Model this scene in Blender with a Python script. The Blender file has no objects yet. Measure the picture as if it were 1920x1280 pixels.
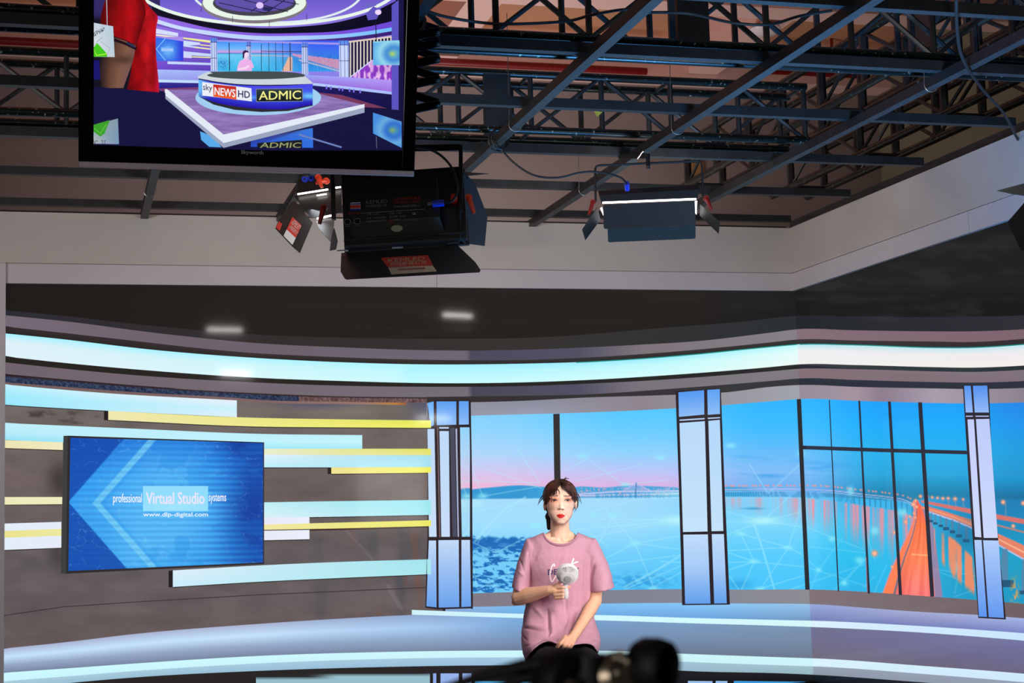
import bpy, bmesh, math, random
import numpy as np
from mathutils import Vector, Matrix, Quaternion
from mathutils.bvhtree import BVHTree

scene = bpy.context.scene
C = scene.collection
random.seed(7)

# ------------------------------------------------------------------ camera
F = 3013.0
CAM = Vector((0, 0, 1.30))
PITCH, ROLL, YAW = math.radians(6.19), math.radians(-1.66), math.radians(-15.4)
fwd0 = Vector((-math.sin(YAW), math.cos(YAW), 0))
right0 = Vector((math.cos(YAW), math.sin(YAW), 0))
fwd = (math.cos(PITCH) * fwd0 + math.sin(PITCH) * Vector((0, 0, 1))).normalized()
up0 = (math.cos(PITCH) * Vector((0, 0, 1)) - math.sin(PITCH) * fwd0).normalized()
RIGHT = math.cos(ROLL) * right0 + math.sin(ROLL) * up0
UP = math.cos(ROLL) * up0 - math.sin(ROLL) * right0
cam_data = bpy.data.cameras.new('camera')
cam_data.lens = F / 1920 * 36
cam_data.sensor_width = 36
cam_data.clip_start = 0.05
cam_data.clip_end = 100
cam_data.dof.use_dof = True
cam_data.dof.focus_distance = 8.3
cam_data.dof.aperture_fstop = 8.5
cam = bpy.data.objects.new('camera', cam_data)
C.objects.link(cam)
cam.matrix_world = Matrix(((RIGHT.x, UP.x, -fwd.x, CAM.x), (RIGHT.y, UP.y, -fwd.y, CAM.y), (RIGHT.z, UP.z, -fwd.z, CAM.z), (0, 0, 0, 1)))
scene.camera = cam
scene.view_settings.view_transform = 'Standard'
scene.view_settings.look = 'None'
scene.view_settings.gamma = 1
scene.view_settings.use_curve_mapping = False
scene.view_settings.exposure = 0.0

world = bpy.data.worlds.new('world')
scene.world = world
world.use_nodes = True
world.node_tree.nodes['Background'].inputs[0].default_value = (0.5, 0.55, 0.7, 1)
world.node_tree.nodes['Background'].inputs[1].default_value = 0.02


def area_lamp(name, loc, target, size, power, color, size_y=None, spread=180):
    ld = bpy.data.lights.new(name, 'AREA')
    ld.energy = power
    ld.color = color
    ld.size = size
    if size_y:
        ld.shape = 'RECTANGLE'
        ld.size_y = size_y
    ld.spread = math.radians(spread)
    o = bpy.data.objects.new(name, ld)
    C.objects.link(o)
    o.location = loc
    o.rotation_euler = (Vector(target) - Vector(loc)).to_track_quat('-Z', 'Y').to_euler()
    return o


area_lamp('key_lamp', (3.25, 3.0, 3.85), (2.3, 7.6, 1.0), 0.9, 9.5, (1.0, 0.94, 0.86), spread=34)
area_lamp('fill_lamp', (3.6, 3.4, 1.6), (2.3, 7.6, 1.0), 0.8, 3.2, (1.0, 0.95, 0.9), spread=26)
area_lamp('added_blue_uplight', (3.5, 6.6, 0.3), (3.3, 6.7, 4.0), 1.0, 95, (0.10, 0.42, 1.0), spread=95)  # unseen up-light added for the blue on the beam undersides
area_lamp('added_fascia_wash', (-2.6, 7.6, 2.2), (2.4, 11.0, 3.2), 1.4, 14, (1.0, 0.98, 0.96), 0.4, spread=90)  # unseen light added at the left to brighten the white fascia
area_lamp('added_front_fill', (-3.2, -1.6, 1.7), (1.0, 6.4, 2.4), 1.6, 30, (1.0, 0.95, 0.9), spread=120)  # unseen light added behind the camera to lift television and lamp fronts
area_lamp('added_ceiling_uplight', (1.0, 9.5, 4.2), (1.0, 9.55, 6), 3.0, 42, (1.0, 0.74, 0.58), spread=150)  # unseen warm light added above the trusses for the ceiling
area_lamp('added_rear_wall_fill', (3.2, 12.9, 1.6), (3.4, 14.0, 5.0), 1.6, 75, (1.0, 0.96, 0.95), spread=160)  # unseen light added behind the set to brighten the rear wall


def lin(c):
    c = np.asarray(c, float) / 255.0
    return np.where(c <= 0.04045, c / 12.92, ((np.maximum(c, 0) + 0.055) / 1.055) ** 2.4)


def ray(px, py):
    return (fwd * F + RIGHT * (px - 960) - UP * (py - 640)).normalized()


def at_depth(px, py, d):
    r = ray(px, py)
    return CAM + r * (d / r.dot(fwd))


def on(px, py, axis, val):
    r = ray(px, py)
    return CAM + r * ((val - CAM[axis]) / r[axis])


def project(p):
    v = Vector(p) - CAM
    return 960 + F * v.dot(RIGHT) / v.dot(fwd), 640 - F * v.dot(UP) / v.dot(fwd)


# ------------------------------------------------------------------ materials
def mat(name, color, rough=0.6, metal=0.0, spec=0.5, noise=0.0, scale=20, bump=0.0, emit=None, strength=1.0, coat=0.0, stain=None):
    m = bpy.data.materials.new(name)
    m.use_nodes = True
    nt = m.node_tree
    b = nt.nodes['Principled BSDF']
    col = (*lin(color), 1)
    b.inputs['Base Color'].default_value = col
    b.inputs['Roughness'].default_value = rough
    b.inputs['Metallic'].default_value = metal
    b.inputs['Specular IOR Level'].default_value = spec
    if coat:
        b.inputs['Coat Weight'].default_value = coat
    if emit is not None:
        b.inputs['Emission Color'].default_value = (*lin(emit), 1)
        b.inputs['Emission Strength'].default_value = strength
    if noise or bump or stain:
        tc = nt.nodes.new('ShaderNodeTexCoord')
        n = nt.nodes.new('ShaderNodeTexNoise')
        n.inputs['Scale'].default_value = scale
        n.inputs['Detail'].default_value = 5
        nt.links.new(tc.outputs['Object'], n.inputs['Vector'])
        if noise or stain:
            r = nt.nodes.new('ShaderNodeValToRGB')
            c0 = np.array(col[:3])
            if stain:
                r.color_ramp.elements[0].position = stain[1]
                r.color_ramp.elements[0].color = col
                r.color_ramp.elements[1].position = stain[2]
                r.color_ramp.elements[1].color = (*lin(stain[0]), 1)
            else:
                r.color_ramp.elements[0].position = 0.3
                r.color_ramp.elements[0].color = (*(c0 * (1 - noise)), 1)
                r.color_ramp.elements[1].position = 0.7
                r.color_ramp.elements[1].color = (*np.minimum(c0 * (1 + noise), 1), 1)
            nt.links.new(n.outputs['Fac'], r.inputs['Fac'])
            nt.links.new(r.outputs['Color'], b.inputs['Base Color'])
        if bump:
            bp = nt.nodes.new('ShaderNodeBump')
            bp.inputs['Strength'].default_value = bump
            bp.inputs['Distance'].default_value = 0.01
            nt.links.new(n.outputs['Fac'], bp.inputs['Height'])
            nt.links.new(bp.outputs['Normal'], b.inputs['Normal'])
    return m


def attr_mat(name, emissive=False, rough=0.5, strength=1.0, spec=0.5, bump=0.0, scale=200, sss=0.0):
    m = bpy.data.materials.new(name)
    m.use_nodes = True
    nt = m.node_tree
    b = nt.nodes['Principled BSDF']
    a = nt.nodes.new('ShaderNodeAttribute')
    a.attribute_name = 'Col'
    b.inputs['Roughness'].default_value = rough
    b.inputs['Specular IOR Level'].default_value = spec
    if emissive:
        b.inputs['Base Color'].default_value = (0.012, 0.011, 0.011, 1)
        nt.links.new(a.outputs['Color'], b.inputs['Emission Color'])
        b.inputs['Emission Strength'].default_value = strength
    else:
        nt.links.new(a.outputs['Color'], b.inputs['Base Color'])
    if sss:
        b.inputs['Subsurface Weight'].default_value = sss
        b.inputs['Subsurface Radius'].default_value = (0.012, 0.005, 0.003)
        b.inputs['Subsurface Scale'].default_value = 0.5
    if bump:
        tc = nt.nodes.new('ShaderNodeTexCoord')
        n = nt.nodes.new('ShaderNodeTexNoise')
        n.inputs['Scale'].default_value = scale
        nt.links.new(tc.outputs['Object'], n.inputs['Vector'])
        bp = nt.nodes.new('ShaderNodeBump')
        bp.inputs['Strength'].default_value = bump
        bp.inputs['Distance'].default_value = 0.002
        nt.links.new(n.outputs['Fac'], bp.inputs['Height'])
        nt.links.new(bp.outputs['Normal'], b.inputs['Normal'])
    return m


M = {}
M['fascia'] = mat('fascia_board', (205, 200, 196), 0.75, noise=0.05, scale=1.3)
M['fascia_low'] = mat('fascia_lower_board', (212, 208, 214), 0.7, noise=0.03, scale=2)
M['seam'] = mat('board_seam', (150, 118, 112), 0.8)
M['hall_wall'] = mat('hall_wall_paint', (150, 136, 134), 0.85, noise=0.08, scale=0.8)
M['olive'] = mat('olive_wall_paint', (135, 128, 105), 0.85, noise=0.08, scale=0.8)
M['ceiling'] = mat('ceiling_plaster', (200, 140, 105), 0.85, noise=0.08, scale=1.0)
M['ceiling_beam'] = mat('ceiling_beam_plaster', (230, 185, 175), 0.85)
M['floor'] = mat('studio_floor', (95, 95, 98), 0.6, noise=0.1, scale=6)
M['bounce_floor'] = mat('blue_bounce_floor', (20, 80, 190), 0.9, noise=0.15, scale=60, bump=0.3)
M['steel'] = mat('painted_black_steel', (36, 38, 40), 0.45, metal=0.0, noise=0.3, scale=12)
M['steel_tube'] = mat('scuffed_green_black_steel', (16, 24, 22), 0.3, metal=0.3, scale=45, stain=((130, 140, 128), 0.64, 0.70))
M['galv'] = mat('galvanised_steel', (110, 120, 125), 0.4, metal=0.7, noise=0.2, scale=15)
M['wire'] = mat('bare_wire', (170, 165, 155), 0.35, metal=0.8)
M['black'] = mat('black_coated_metal', (14, 14, 14), 0.45, noise=0.15, scale=30)
M['door_metal'] = mat('barn_door_metal', (44, 46, 46), 0.42, noise=0.08, scale=30)
M['box_slope'] = mat('grey_green_metal', (66, 68, 60), 0.5)
M['plastic'] = mat('black_plastic', (12, 12, 14), 0.3)
M['cable'] = mat('black_rubber_cable', (10, 10, 12), 0.5)
M['chrome'] = mat('chrome', (200, 200, 205), 0.15, metal=1.0)
M['orange'] = mat('orange_clamp_lever', (225, 60, 22), 0.45)
M['red'] = mat('red_clamp_lever', (160, 22, 18), 0.45)
M['pipe'] = mat('red_fire_pipe', (120, 8, 12), 0.4)
M['blue_plug'] = mat('blue_connector', (25, 55, 190), 0.4)
M['sticker_red'] = mat('red_sticker', (215, 70, 58), 0.5)
M['sticker_cream'] = mat('cream_sticker', (205, 190, 165), 0.6)
M['print_white'] = mat('white_print', (225, 225, 225), 0.6)
M['print_grey'] = mat('grey_print', (150, 150, 155), 0.6)
M['print_orange'] = mat('orange_print', (200, 60, 25), 0.6)
M['print_red'] = mat('red_print', (190, 60, 50), 0.6)
M['print_glint_cream'] = mat('cream_print_and_glint', (230, 215, 190), 0.6)
M['led'] = mat('lamp_diffuser', (240, 240, 240), 0.5, emit=(255, 250, 240), strength=7)
M['led_panel'] = mat('lamp_panel_face', (240, 240, 240), 0.5, emit=(255, 250, 240), strength=2.0)
M['led_dim'] = mat('dim_lamp_glow', (240, 240, 240), 0.5, emit=(255, 236, 225), strength=1.2)
M['silver'] = mat('brushed_silver_trim', (240, 222, 226), 0.35, metal=0.0)
M['bezel'] = mat('glossy_black_bezel', (10, 10, 13), 0.12)
M['wood'] = mat('pale_timber_plate', (165, 125, 80), 0.7, noise=0.1)
M['yellow'] = mat('yellow_tape', (190, 170, 60), 0.6)
M['olive_cream'] = mat('cream_label', (190, 195, 165), 0.6)
M['screen_attr'] = attr_mat('led_screen_picture', True, rough=0.07, strength=1.0, spec=0.04)
M['tv_attr'] = attr_mat('television_picture', True, rough=0.2, strength=1.0, spec=0.2)


# ------------------------------------------------------------------ mesh helpers
class MB:
    def __init__(self):
        self.bm = bmesh.new()

    def quadbox(self, o, ax, ay, az):
        """box spanned from corner o by three edge vectors"""
        o, ax, ay, az = Vector(o), Vector(ax), Vector(ay), Vector(az)
        v = [self.bm.verts.new(o + ax * i + ay * j + az * k) for i in (0, 1) for j in (0, 1) for k in (0, 1)]
        for f in ((0, 1, 3, 2), (4, 6, 7, 5), (0, 4, 5, 1), (2, 3, 7, 6), (0, 2, 6, 4), (1, 5, 7, 3)):
            self.bm.faces.new([v[i] for i in f])
        return self

    def box(self, x0, y0, z0, x1, y1, z1):
        return self.quadbox((x0, y0, z0), (x1 - x0, 0, 0), (0, y1 - y0, 0), (0, 0, z1 - z0))

    def bar(self, a, b, w, h=None, upv=(0, 0, 1)):
        h = h or w
        a, b = Vector(a), Vector(b)
        d = (b - a).normalized()
        s = d.cross(Vector(upv))
        if s.length < 1e-4:
            s = d.cross(Vector((1, 0, 0)))
        s.normalize()
        u = s.cross(d).normalized()
        return self.quadbox(a - s * w / 2 - u * h / 2, s * w, u * h, b - a)

    def tube(self, pts, r, n=10, closed=False, caps=True):
        pts = [Vector(p) for p in pts]
        rs = r if isinstance(r, (list, tuple)) else [r] * len(pts)
        rings = []
        prev = None
        for i, p in enumerate(pts):
            if closed:
                d = (pts[(i + 1) % len(pts)] - pts[i - 1])
            else:
                d = pts[min(i + 1, len(pts) - 1)] - pts[max(i - 1, 0)]
            d.normalize()
            if prev is None:
                s = d.cross(Vector((0, 0, 1)))
                if s.length < 1e-3:
                    s = d.cross(Vector((1, 0, 0)))
            else:
                s = prev - d * prev.dot(d)
            s.normalize()
            prev = s
            u = d.cross(s)
            rings.append([self.bm.verts.new(p + (s * math.cos(t) + u * math.sin(t)) * rs[i]) for t in (2 * math.pi * k / n for k in range(n))])
        m = len(rings)
        for i in range(m if closed else m - 1):
            A, B = rings[i], rings[(i + 1) % m]
            for k in range(n):
                self.bm.faces.new((A[k], A[(k + 1) % n], B[(k + 1) % n], B[k]))
        if caps and not closed:
            self.bm.faces.new(rings[0][::-1])
            self.bm.faces.new(rings[-1])
        return self

    def lathe(self, prof, origin, axis, n=32, a0=None):
        """prof: list of (r, h) along axis"""
        o = Vector(origin)
        d = Vector(axis).normalized()
        s = d.cross(Vector((0, 0, 1)))
        if s.length < 1e-3:
            s = d.cross(Vector((1, 0, 0)))
        s.normalize()
        u = d.cross(s)
        rings = []
        for r, h in prof:
            if r < 1e-6:
                rings.append([self.bm.verts.new(o + d * h)])
            else:
                rings.append([self.bm.verts.new(o + d * h + (s * math.cos(t) + u * math.sin(t)) * r) for t in (2 * math.pi * k / n for k in range(n))])
        for A, B in zip(rings, rings[1:]):
            for k in range(n):
                a, b = A[k % len(A)], A[(k + 1) % len(A)]
                c, e = B[(k + 1) % len(B)], B[k % len(B)]
                f = []
                for v in (a, b, c, e):
                    if v not in f:
                        f.append(v)
                if len(f) > 2:
                    try:
                        self.bm.faces.new(f)
                    except ValueError:
                        pass
        return self

    def plate(self, pts, th, nrm=None):
        """polygon plate with thickness th extruded along nrm"""
        pts = [Vector(p) for p in pts]
        if nrm is None:
            nrm = (pts[1] - pts[0]).cross(pts[2] - pts[0]).normalized()
        nrm = Vector(nrm)
        A = [self.bm.verts.new(p) for p in pts]
        B = [self.bm.verts.new(p + nrm * th) for p in pts]
        self.bm.faces.new(A[::-1])
        self.bm.faces.new(B)
        n = len(pts)
        for i in range(n):
            self.bm.faces.new((A[i], A[(i + 1) % n], B[(i + 1) % n], B[i]))
        return self

    def build(self, name, material, parent=None, smooth=False, bevel=0.0):
        bmesh.ops.recalc_face_normals(self.bm, faces=self.bm.faces)
        me = bpy.data.meshes.new(name)
        self.bm.to_mesh(me)
        self.bm.free()
        me.materials.append(material)
        if smooth:
            for p in me.polygons:
                p.use_smooth = True
            me.set_sharp_from_angle(angle=math.radians(40))
        o = bpy.data.objects.new(name, me)
        C.objects.link(o)
        if parent:
            o.parent = parent
            o.matrix_parent_inverse = parent.matrix_world.inverted() if False else Matrix.Translation(-parent.location)
        if bevel:
            md = o.modifiers.new('bevel', 'BEVEL')
            md.width = bevel
            md.segments = 2
            md.limit_method = 'ANGLE'
        return o


def tag(o, label=None, cat=None, group=None, kind=None):
    if label:
        o['label'] = label
    if cat:
        o['category'] = cat
    if group:
        o['group'] = group
    if kind:
        o['kind'] = kind
    return o


def empty(name, loc, label=None, cat=None, group=None):
    o = bpy.data.objects.new(name, None)
    o.location = loc
    o.empty_display_size = 0.1
    C.objects.link(o)
    return tag(o, label, cat, group)


def struct(o):
    o['kind'] = 'structure'
    return o


def glyphs(body, bold):
    """flat lettering as vertex array and faces, thickened by shifted copies"""
    cu = bpy.data.curves.new('lettering', 'FONT')
    cu.body = body
    cu.fill_mode = 'FRONT'
    cu.resolution_u = 3
    tmp = bpy.data.objects.new('lettering', cu)
    C.objects.link(tmp)
    dg = bpy.context.evaluated_depsgraph_get()
    dg.update()
    me = bpy.data.meshes.new_from_object(tmp.evaluated_get(dg))
    bpy.data.objects.remove(tmp)
    n = len(me.vertices)
    co = np.empty(n * 3)
    me.vertices.foreach_get('co', co)
    co = co.reshape(-1, 3)
    fs = [tuple(p.vertices) for p in me.polygons]
    bpy.data.meshes.remove(me)
    if not bold:
        return co, fs
    V, Fs = [], []
    for i, (dx, dy) in enumerate(((-bold, 0), (bold, 0), (0, bold * 0.8), (0, -bold * 0.8))):
        V.append(co + np.array((dx, dy, 0)))
        Fs += [tuple(v + i * n for v in f) for f in fs]
    return np.concatenate(V), Fs


def text_mesh(name, body, material, parent, origin, ux, uy, width=None, height=None, bold=0.0, offset=0.0, align='LEFT'):
    """text laid on a plane: origin = lower left, ux/uy unit directions, scaled to width/height of its box"""
    co, fs = glyphs(body, bold)
    if not len(co):
        return None
    lo, hi = co.min(0), co.max(0)
    sx = width / (hi[0] - lo[0]) if width else None
    sy = height / (hi[1] - lo[1]) if height else None
    sx = sx or sy
    sy = sy or sx
    ux, uy = Vector(ux), Vector(uy)
    nn = ux.cross(uy).normalized()
    o3 = np.array(origin)
    P = o3 + np.outer((co[:, 0] - lo[0]) * sx, np.array(ux)) + np.outer((co[:, 1] - lo[1]) * sy, np.array(uy)) + np.array(nn) * offset
    me = bpy.data.meshes.new(name)
    me.from_pydata(P.tolist(), [], fs)
    me.materials.append(material)
    o = bpy.data.objects.new(name, me)
    C.objects.link(o)
    if parent:
        o.parent = parent
        o.matrix_parent_inverse = Matrix.Translation(-parent.location)
    return o


# ------------------------------------------------------------------ room dimensions
D = 11.0                       # back LED wall plane (Y)
XC = on(1490, 545, 1, D).x      # corner
ZH0 = on(960, 541, 1, D).z      # fascia bottom
ZH1 = on(960, 506, 1, D).z
ZH2 = on(960, 418, 1, D).z
XL = on(11, 560, 1, D).x


def seam(y):
    # photo x of the corner line at photo row y
    lo, hi = 0.0, 6.0
    x0, y0 = project((XC, D, 0))
    x1, y1 = project((XC, D, 4))
    return x0 + (x1 - x0) * (np.asarray(y, float) - y0) / (y1 - y0)

# ------------------------------------------------------------------ setting
YB = 14.6     # rear wall of the hall
ZC = on(1000, 150, 1, YB).z
fl = struct(MB().box(-7, -3, -0.1, 9, YB, 0).build('floor', M['floor']))
struct(MB().box(-1.5, 1.8, 0, 4.9, 7.0, 0.006).build('floor', M['bounce_floor']))  # unseen blue floor patch, added to bounce blue light up to the beams
rw = struct(MB().box(-7.2, YB, -0.1, 9.2, YB + 0.2, ZC + 1).build('wall_back', M['hall_wall']))
struct(MB().box(8.0, -3, -0.1, 8.2, YB, ZC + 1).build('wall_right', M['olive']))
struct(MB().box(-7.2, -3, -0.1, -7.0, YB, ZC + 1).build('wall_left', M['hall_wall']))
struct(MB().box(-7.2, -3.2, -0.1, 9.2, -3, ZC + 1).build('wall_front', M['hall_wall']))
struct(MB().box(-7.2, -3.2, ZC + 0.4, 9.2, YB + 0.2, ZC + 0.5).build('ceiling', M['ceiling']))
k = 0
for y in (14.3, 12.1, 9.9, 7.7):
    k += 1
    tag(MB().box(-7, y, ZC, 8, y + 0.3, ZC + 0.4).build('trim_%d' % k, M['ceiling_beam']), kind='structure')
for x in (-4.6, -1.9, 0.8, 3.15, 5.8):
    k += 1
    tag(MB().box(x, 4, ZC + 0.05, x + 0.3, YB - 0.31, ZC + 0.4).build('trim_%d' % k, M['ceiling_beam']), kind='structure')

# white fascia boards above both LED walls (front face in the wall plane, 2 cm proud)
fw = MB().box(XL - 0.35, D - 0.03, ZH1, XC, D + 0.22, ZH2)
tag(fw.build('trim_%d' % (k + 1), M['fascia']), kind='structure')
tag(MB().box(XL - 0.35, D - 0.028, ZH0, on(817, 525, 1, D).x, D + 0.22, ZH1 - 0.004).build('trim_%d' % (k + 2), M['fascia_low']), kind='structure')
tag(MB().box(on(817, 525, 1, D).x + 0.003, D - 0.028, ZH0, XC, D + 0.22, ZH1 - 0.004).build('trim_%d' % (k + 3), M['fascia_low']), kind='structure')
tag(MB().box(XL - 0.35, D - 0.02, ZH1 - 0.004, XC, D + 0.2, ZH1).build('trim_%d' % (k + 4), M['seam']), kind='structure')
tag(MB().box(XC - 0.03, 3.0, ZH1, XC + 0.22, D + 0.22, ZH2).build('trim_%d' % (k + 5), M['fascia']), kind='structure')
ysm = on(1824, 420, 0, XC).y
tag(MB().box(XC - 0.028, ysm + 0.004, ZH0, XC + 0.22, D - 0.028, ZH1 - 0.004).build('trim_%d' % (k + 6), M['fascia_low']), kind='structure')
tag(MB().box(XC - 0.028, 3.0, ZH0, XC + 0.22, ysm - 0.001, ZH1 - 0.004).build('trim_%d' % (k + 7), M['fascia_low']), kind='structure')
tag(MB().box(XC - 0.02, 3.0, ZH1 - 0.004, XC + 0.2, D - 0.02, ZH1).build('trim_%d' % (k + 8), M['seam']), kind='structure')
tag(MB().box(XL - 0.6, D - 0.05, 0, XL, D + 0.15, ZH1 - 0.004).build('trim_%d' % (k + 9), M['fascia_low']), kind='structure')

# ------------------------------------------------------------------ screens that show a picture
def herm(pts, x):
    p = np.array(pts, float)
    X, Y = p[:, 0], p[:, 1]
    x = np.clip(np.asarray(x, float), X[0], X[-1])
    if len(X) < 3:
        return np.interp(x, X, Y)
    d = np.gradient(Y, X)
    i = np.clip(np.searchsorted(X, x, side='right') - 1, 0, len(X) - 2)
    h = X[i + 1] - X[i]
    t = (x - X[i]) / h
    return ((2 * t**3 - 3 * t**2 + 1) * Y[i] + (t**3 - 2 * t**2 + t) * h * d[i] + (-2 * t**3 + 3 * t**2) * Y[i + 1] + (t**3 - t**2) * h * d[i + 1])


class Screen:
    """one picture surface; artwork is given in picture coordinates and laid on the plane in thin layers"""
    def __init__(self, origin, normal, step=0.00012):
        self.o, self.n = np.array(origin, float), np.array(normal, float)
        self.k, self.step = 0, step
        self.V, self.Cc, self.Fc = [], [], []
        self.nv = 0
        self.tint = None

    def put(self, X, Y):
        X, Y = np.asarray(X, float), np.asarray(Y, float)
        d = np.array(fwd) * F + np.array(RIGHT) * (X[..., None] - 960) - np.array(UP) * (Y[..., None] - 640)
        c = np.array(CAM)
        t = ((self.o - c) @ self.n) / (d @ self.n)
        return c + d * t[..., None] + self.n * (self.k * self.step)

    def _add(self, P, cols, faces):
        P = P.reshape(-1, 3)
        cols = np.clip(np.asarray(cols, float).reshape(-1, 3), 0, 255)
        if self.tint is not None:
            cols = self.tint(cols)
        self.V.append(P)
        self.Cc.append(lin(cols))
        self.Fc.extend([tuple(i + self.nv for i in f) for f in faces])
        self.nv += len(P)
        self.k += 1

    def poly(self, pts, col):
        p = np.array(pts, float)
        c = np.array(col, float)
        if c.ndim == 1:
            c = np.tile(c, (len(p), 1))
        self._add(self.put(p[:, 0], p[:, 1]), c, [tuple(range(len(p)))])

    def line(self, pts, w, col):
        p = np.array(pts, float)
        d = np.gradient(p, axis=0)
        d /= np.linalg.norm(d, axis=1)[:, None] + 1e-9
        nrm = np.stack([-d[:, 1], d[:, 0]], 1) * (np.asarray(w) / 2 if np.ndim(w) == 0 else np.asarray(w)[:, None] / 2)
        a, b = p + nrm, p - nrm
        q = np.stack([a, b], 1)
        n = len(p)
        c = np.array(col, float)
        if c.ndim == 1:
            c = np.tile(c, (n, 1))
        c = np.repeat(c[:, None], 2, 1)
        self._add(self.put(q[..., 0], q[..., 1]), c, [(2 * i, 2 * i + 1, 2 * i + 3, 2 * i + 2) for i in range(n - 1)])

    def grid(self, X, Y, cols):
        h, w = X.shape
        idx = np.arange(h * w).reshape(h, w)
        f = np.stack([idx[:-1, :-1], idx[:-1, 1:], idx[1:, 1:], idx[1:, :-1]], -1).reshape(-1, 4)
        self._add(self.put(X, Y), cols, f.tolist())

    def band(self, x0, x1, top, bot, stops, rows=(0, 1), n=40, end=None, start=None):
        """stops: [(x, [row colours])]; x1 == 's' ends at the corner, x0 == 's' starts there"""
        t = np.linspace(0, 1, n)
        sv = seam(600)
        e0 = sv if x0 == 's' else x0
        e1 = sv if x1 == 's' else x1
        xs = e0 + (e1 - e0) * t
        yt, yb = herm(top, xs), herm(bot, xs)
        if x1 == 's':
            xt = x0 + (seam(yt[-1]) - x0) * t
            xb = x0 + (seam(yb[-1]) - x0) * t
        elif x0 == 's':
            xt = seam(yt[0]) + (x1 - seam(yt[0])) * t
            xb = seam(yb[0]) + (x1 - seam(yb[0])) * t
        else:
            xt = xb = xs
        v = np.array(rows, float)[:, None]
        X = xt * (1 - v) + xb * v
        Y = yt * (1 - v) + yb * v
        sx = [s[0] for s in stops]
        cols = np.zeros((len(rows), n, 3))
        for r in range(len(rows)):
            for ch in range(3):
                cols[r, :, ch] = np.interp(xs, sx, [s[1][r][ch] for s in stops])
        self.grid(X, Y, cols)

    def paint(self, x0, x1, y0, y1, step, func, xl=None, xr=None):
        nx, ny = int((x1 - x0) / step) + 1, int((y1 - y0) / step) + 1
        X, Y = np.meshgrid(np.linspace(x0, x1, nx), np.linspace(y0, y1, ny))
        if xl is not None:
            t = (X - x0) / (x1 - x0)
            X = xl(Y) * (1 - t) + x1 * t
        if xr is not None:
            t = (X - x0) / (x1 - x0)
            X = x0 * (1 - t) + xr(Y) * t
        self.grid(X, Y, func(X, Y))

    def text(self, body, x, y, w, h, col, bold=0.0, dx=(1, 0), dy=(0, -1), serif=False):
        co, fs = glyphs(body, bold)
        lo, hi = co.min(0), co.max(0)
        u = (co[:, 0] - lo[0]) / (hi[0] - lo[0]) * w
        v = (co[:, 1] - lo[1]) / (hi[1] - lo[1]) * h
        X = x + u * dx[0] + v * dy[0]
        Y = y + u * dx[1] + v * dy[1]
        self._add(self.put(X, Y), np.tile(np.array(col, float), (len(u), 1)), fs)

    def build(self, name, material, parent):
        me = bpy.data.meshes.new(name)
        V = np.concatenate(self.V)
        me.from_pydata(V.tolist(), [], self.Fc)
        a = me.color_attributes.new('Col', 'FLOAT_COLOR', 'POINT')
        cc = np.ones((len(V), 4), np.float32)
        cc[:, :3] = np.concatenate(self.Cc)
        a.data.foreach_set('color', cc.ravel())
        me.materials.append(material)
        # make every face look out along the screen normal
        bm = bmesh.new()
        bm.from_mesh(me)
        nn = Vector(self.n)
        bm.normal_update()
        bad = [f for f in bm.faces if f.normal.dot(nn) < 0]
        bmesh.ops.reverse_faces(bm, faces=bad)
        bm.to_mesh(me)
        bm.free()
        o = bpy.data.objects.new(name, me)
        C.objects.link(o)
        o.parent = parent
        o.matrix_parent_inverse = Matrix.Translation(-parent.location)
        return o


rng = np.random.default_rng(3)
_perm = rng.random((256, 256))


def vnoise(x, y):
    xi, yi = np.floor(x).astype(int), np.floor(y).astype(int)
    fx, fy = x - xi, y - yi
    fx, fy = fx * fx * (3 - 2 * fx), fy * fy * (3 - 2 * fy)
    g = lambda a, b: _perm[a % 256, b % 256]
    return (g(xi, yi) * (1 - fx) + g(xi + 1, yi) * fx) * (1 - fy) + (g(xi, yi + 1) * (1 - fx) + g(xi + 1, yi + 1) * fx) * fy


def fbm(x, y, o=4):
    s, a = 0, 0.5
    for i in range(o):
        s = s + a * vnoise(x * 2**i + 17 * i, y * 2**i + 5 * i)
        a *= 0.5
    return s / (1 - 0.5**o)


def ss(a, b, x):
    t = np.clip((x - a) / (b - a), 0, 1)
    return t * t * (3 - 2 * t)


def mixc(c, col, a):
    return c * (1 - a[..., None]) + np.array(col, float) * a[..., None]


def vgrad(Y, stops):
    ys = [s[0] for s in stops]
    return np.stack([np.interp(Y, ys, [s[1][k] for s in stops]) for k in range(3)], -1)


def seg(X, Y, x0, y0, x1, y1, w):
    dx, dy = x1 - x0, y1 - y0
    L = math.hypot(dx, dy)
    t = np.clip(((X - x0) * dx + (Y - y0) * dy) / L**2, 0, 1)
    d = np.hypot(X - x0 - t * dx, Y - y0 - t * dy)
    return np.clip(1.0 - (d - w / 2) / 0.9, 0, 1)


def blob(X, Y, x, y, rx, ry):
    return np.exp(-(((X - x) / rx) ** 2 + ((Y - y) / ry) ** 2))


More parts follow.
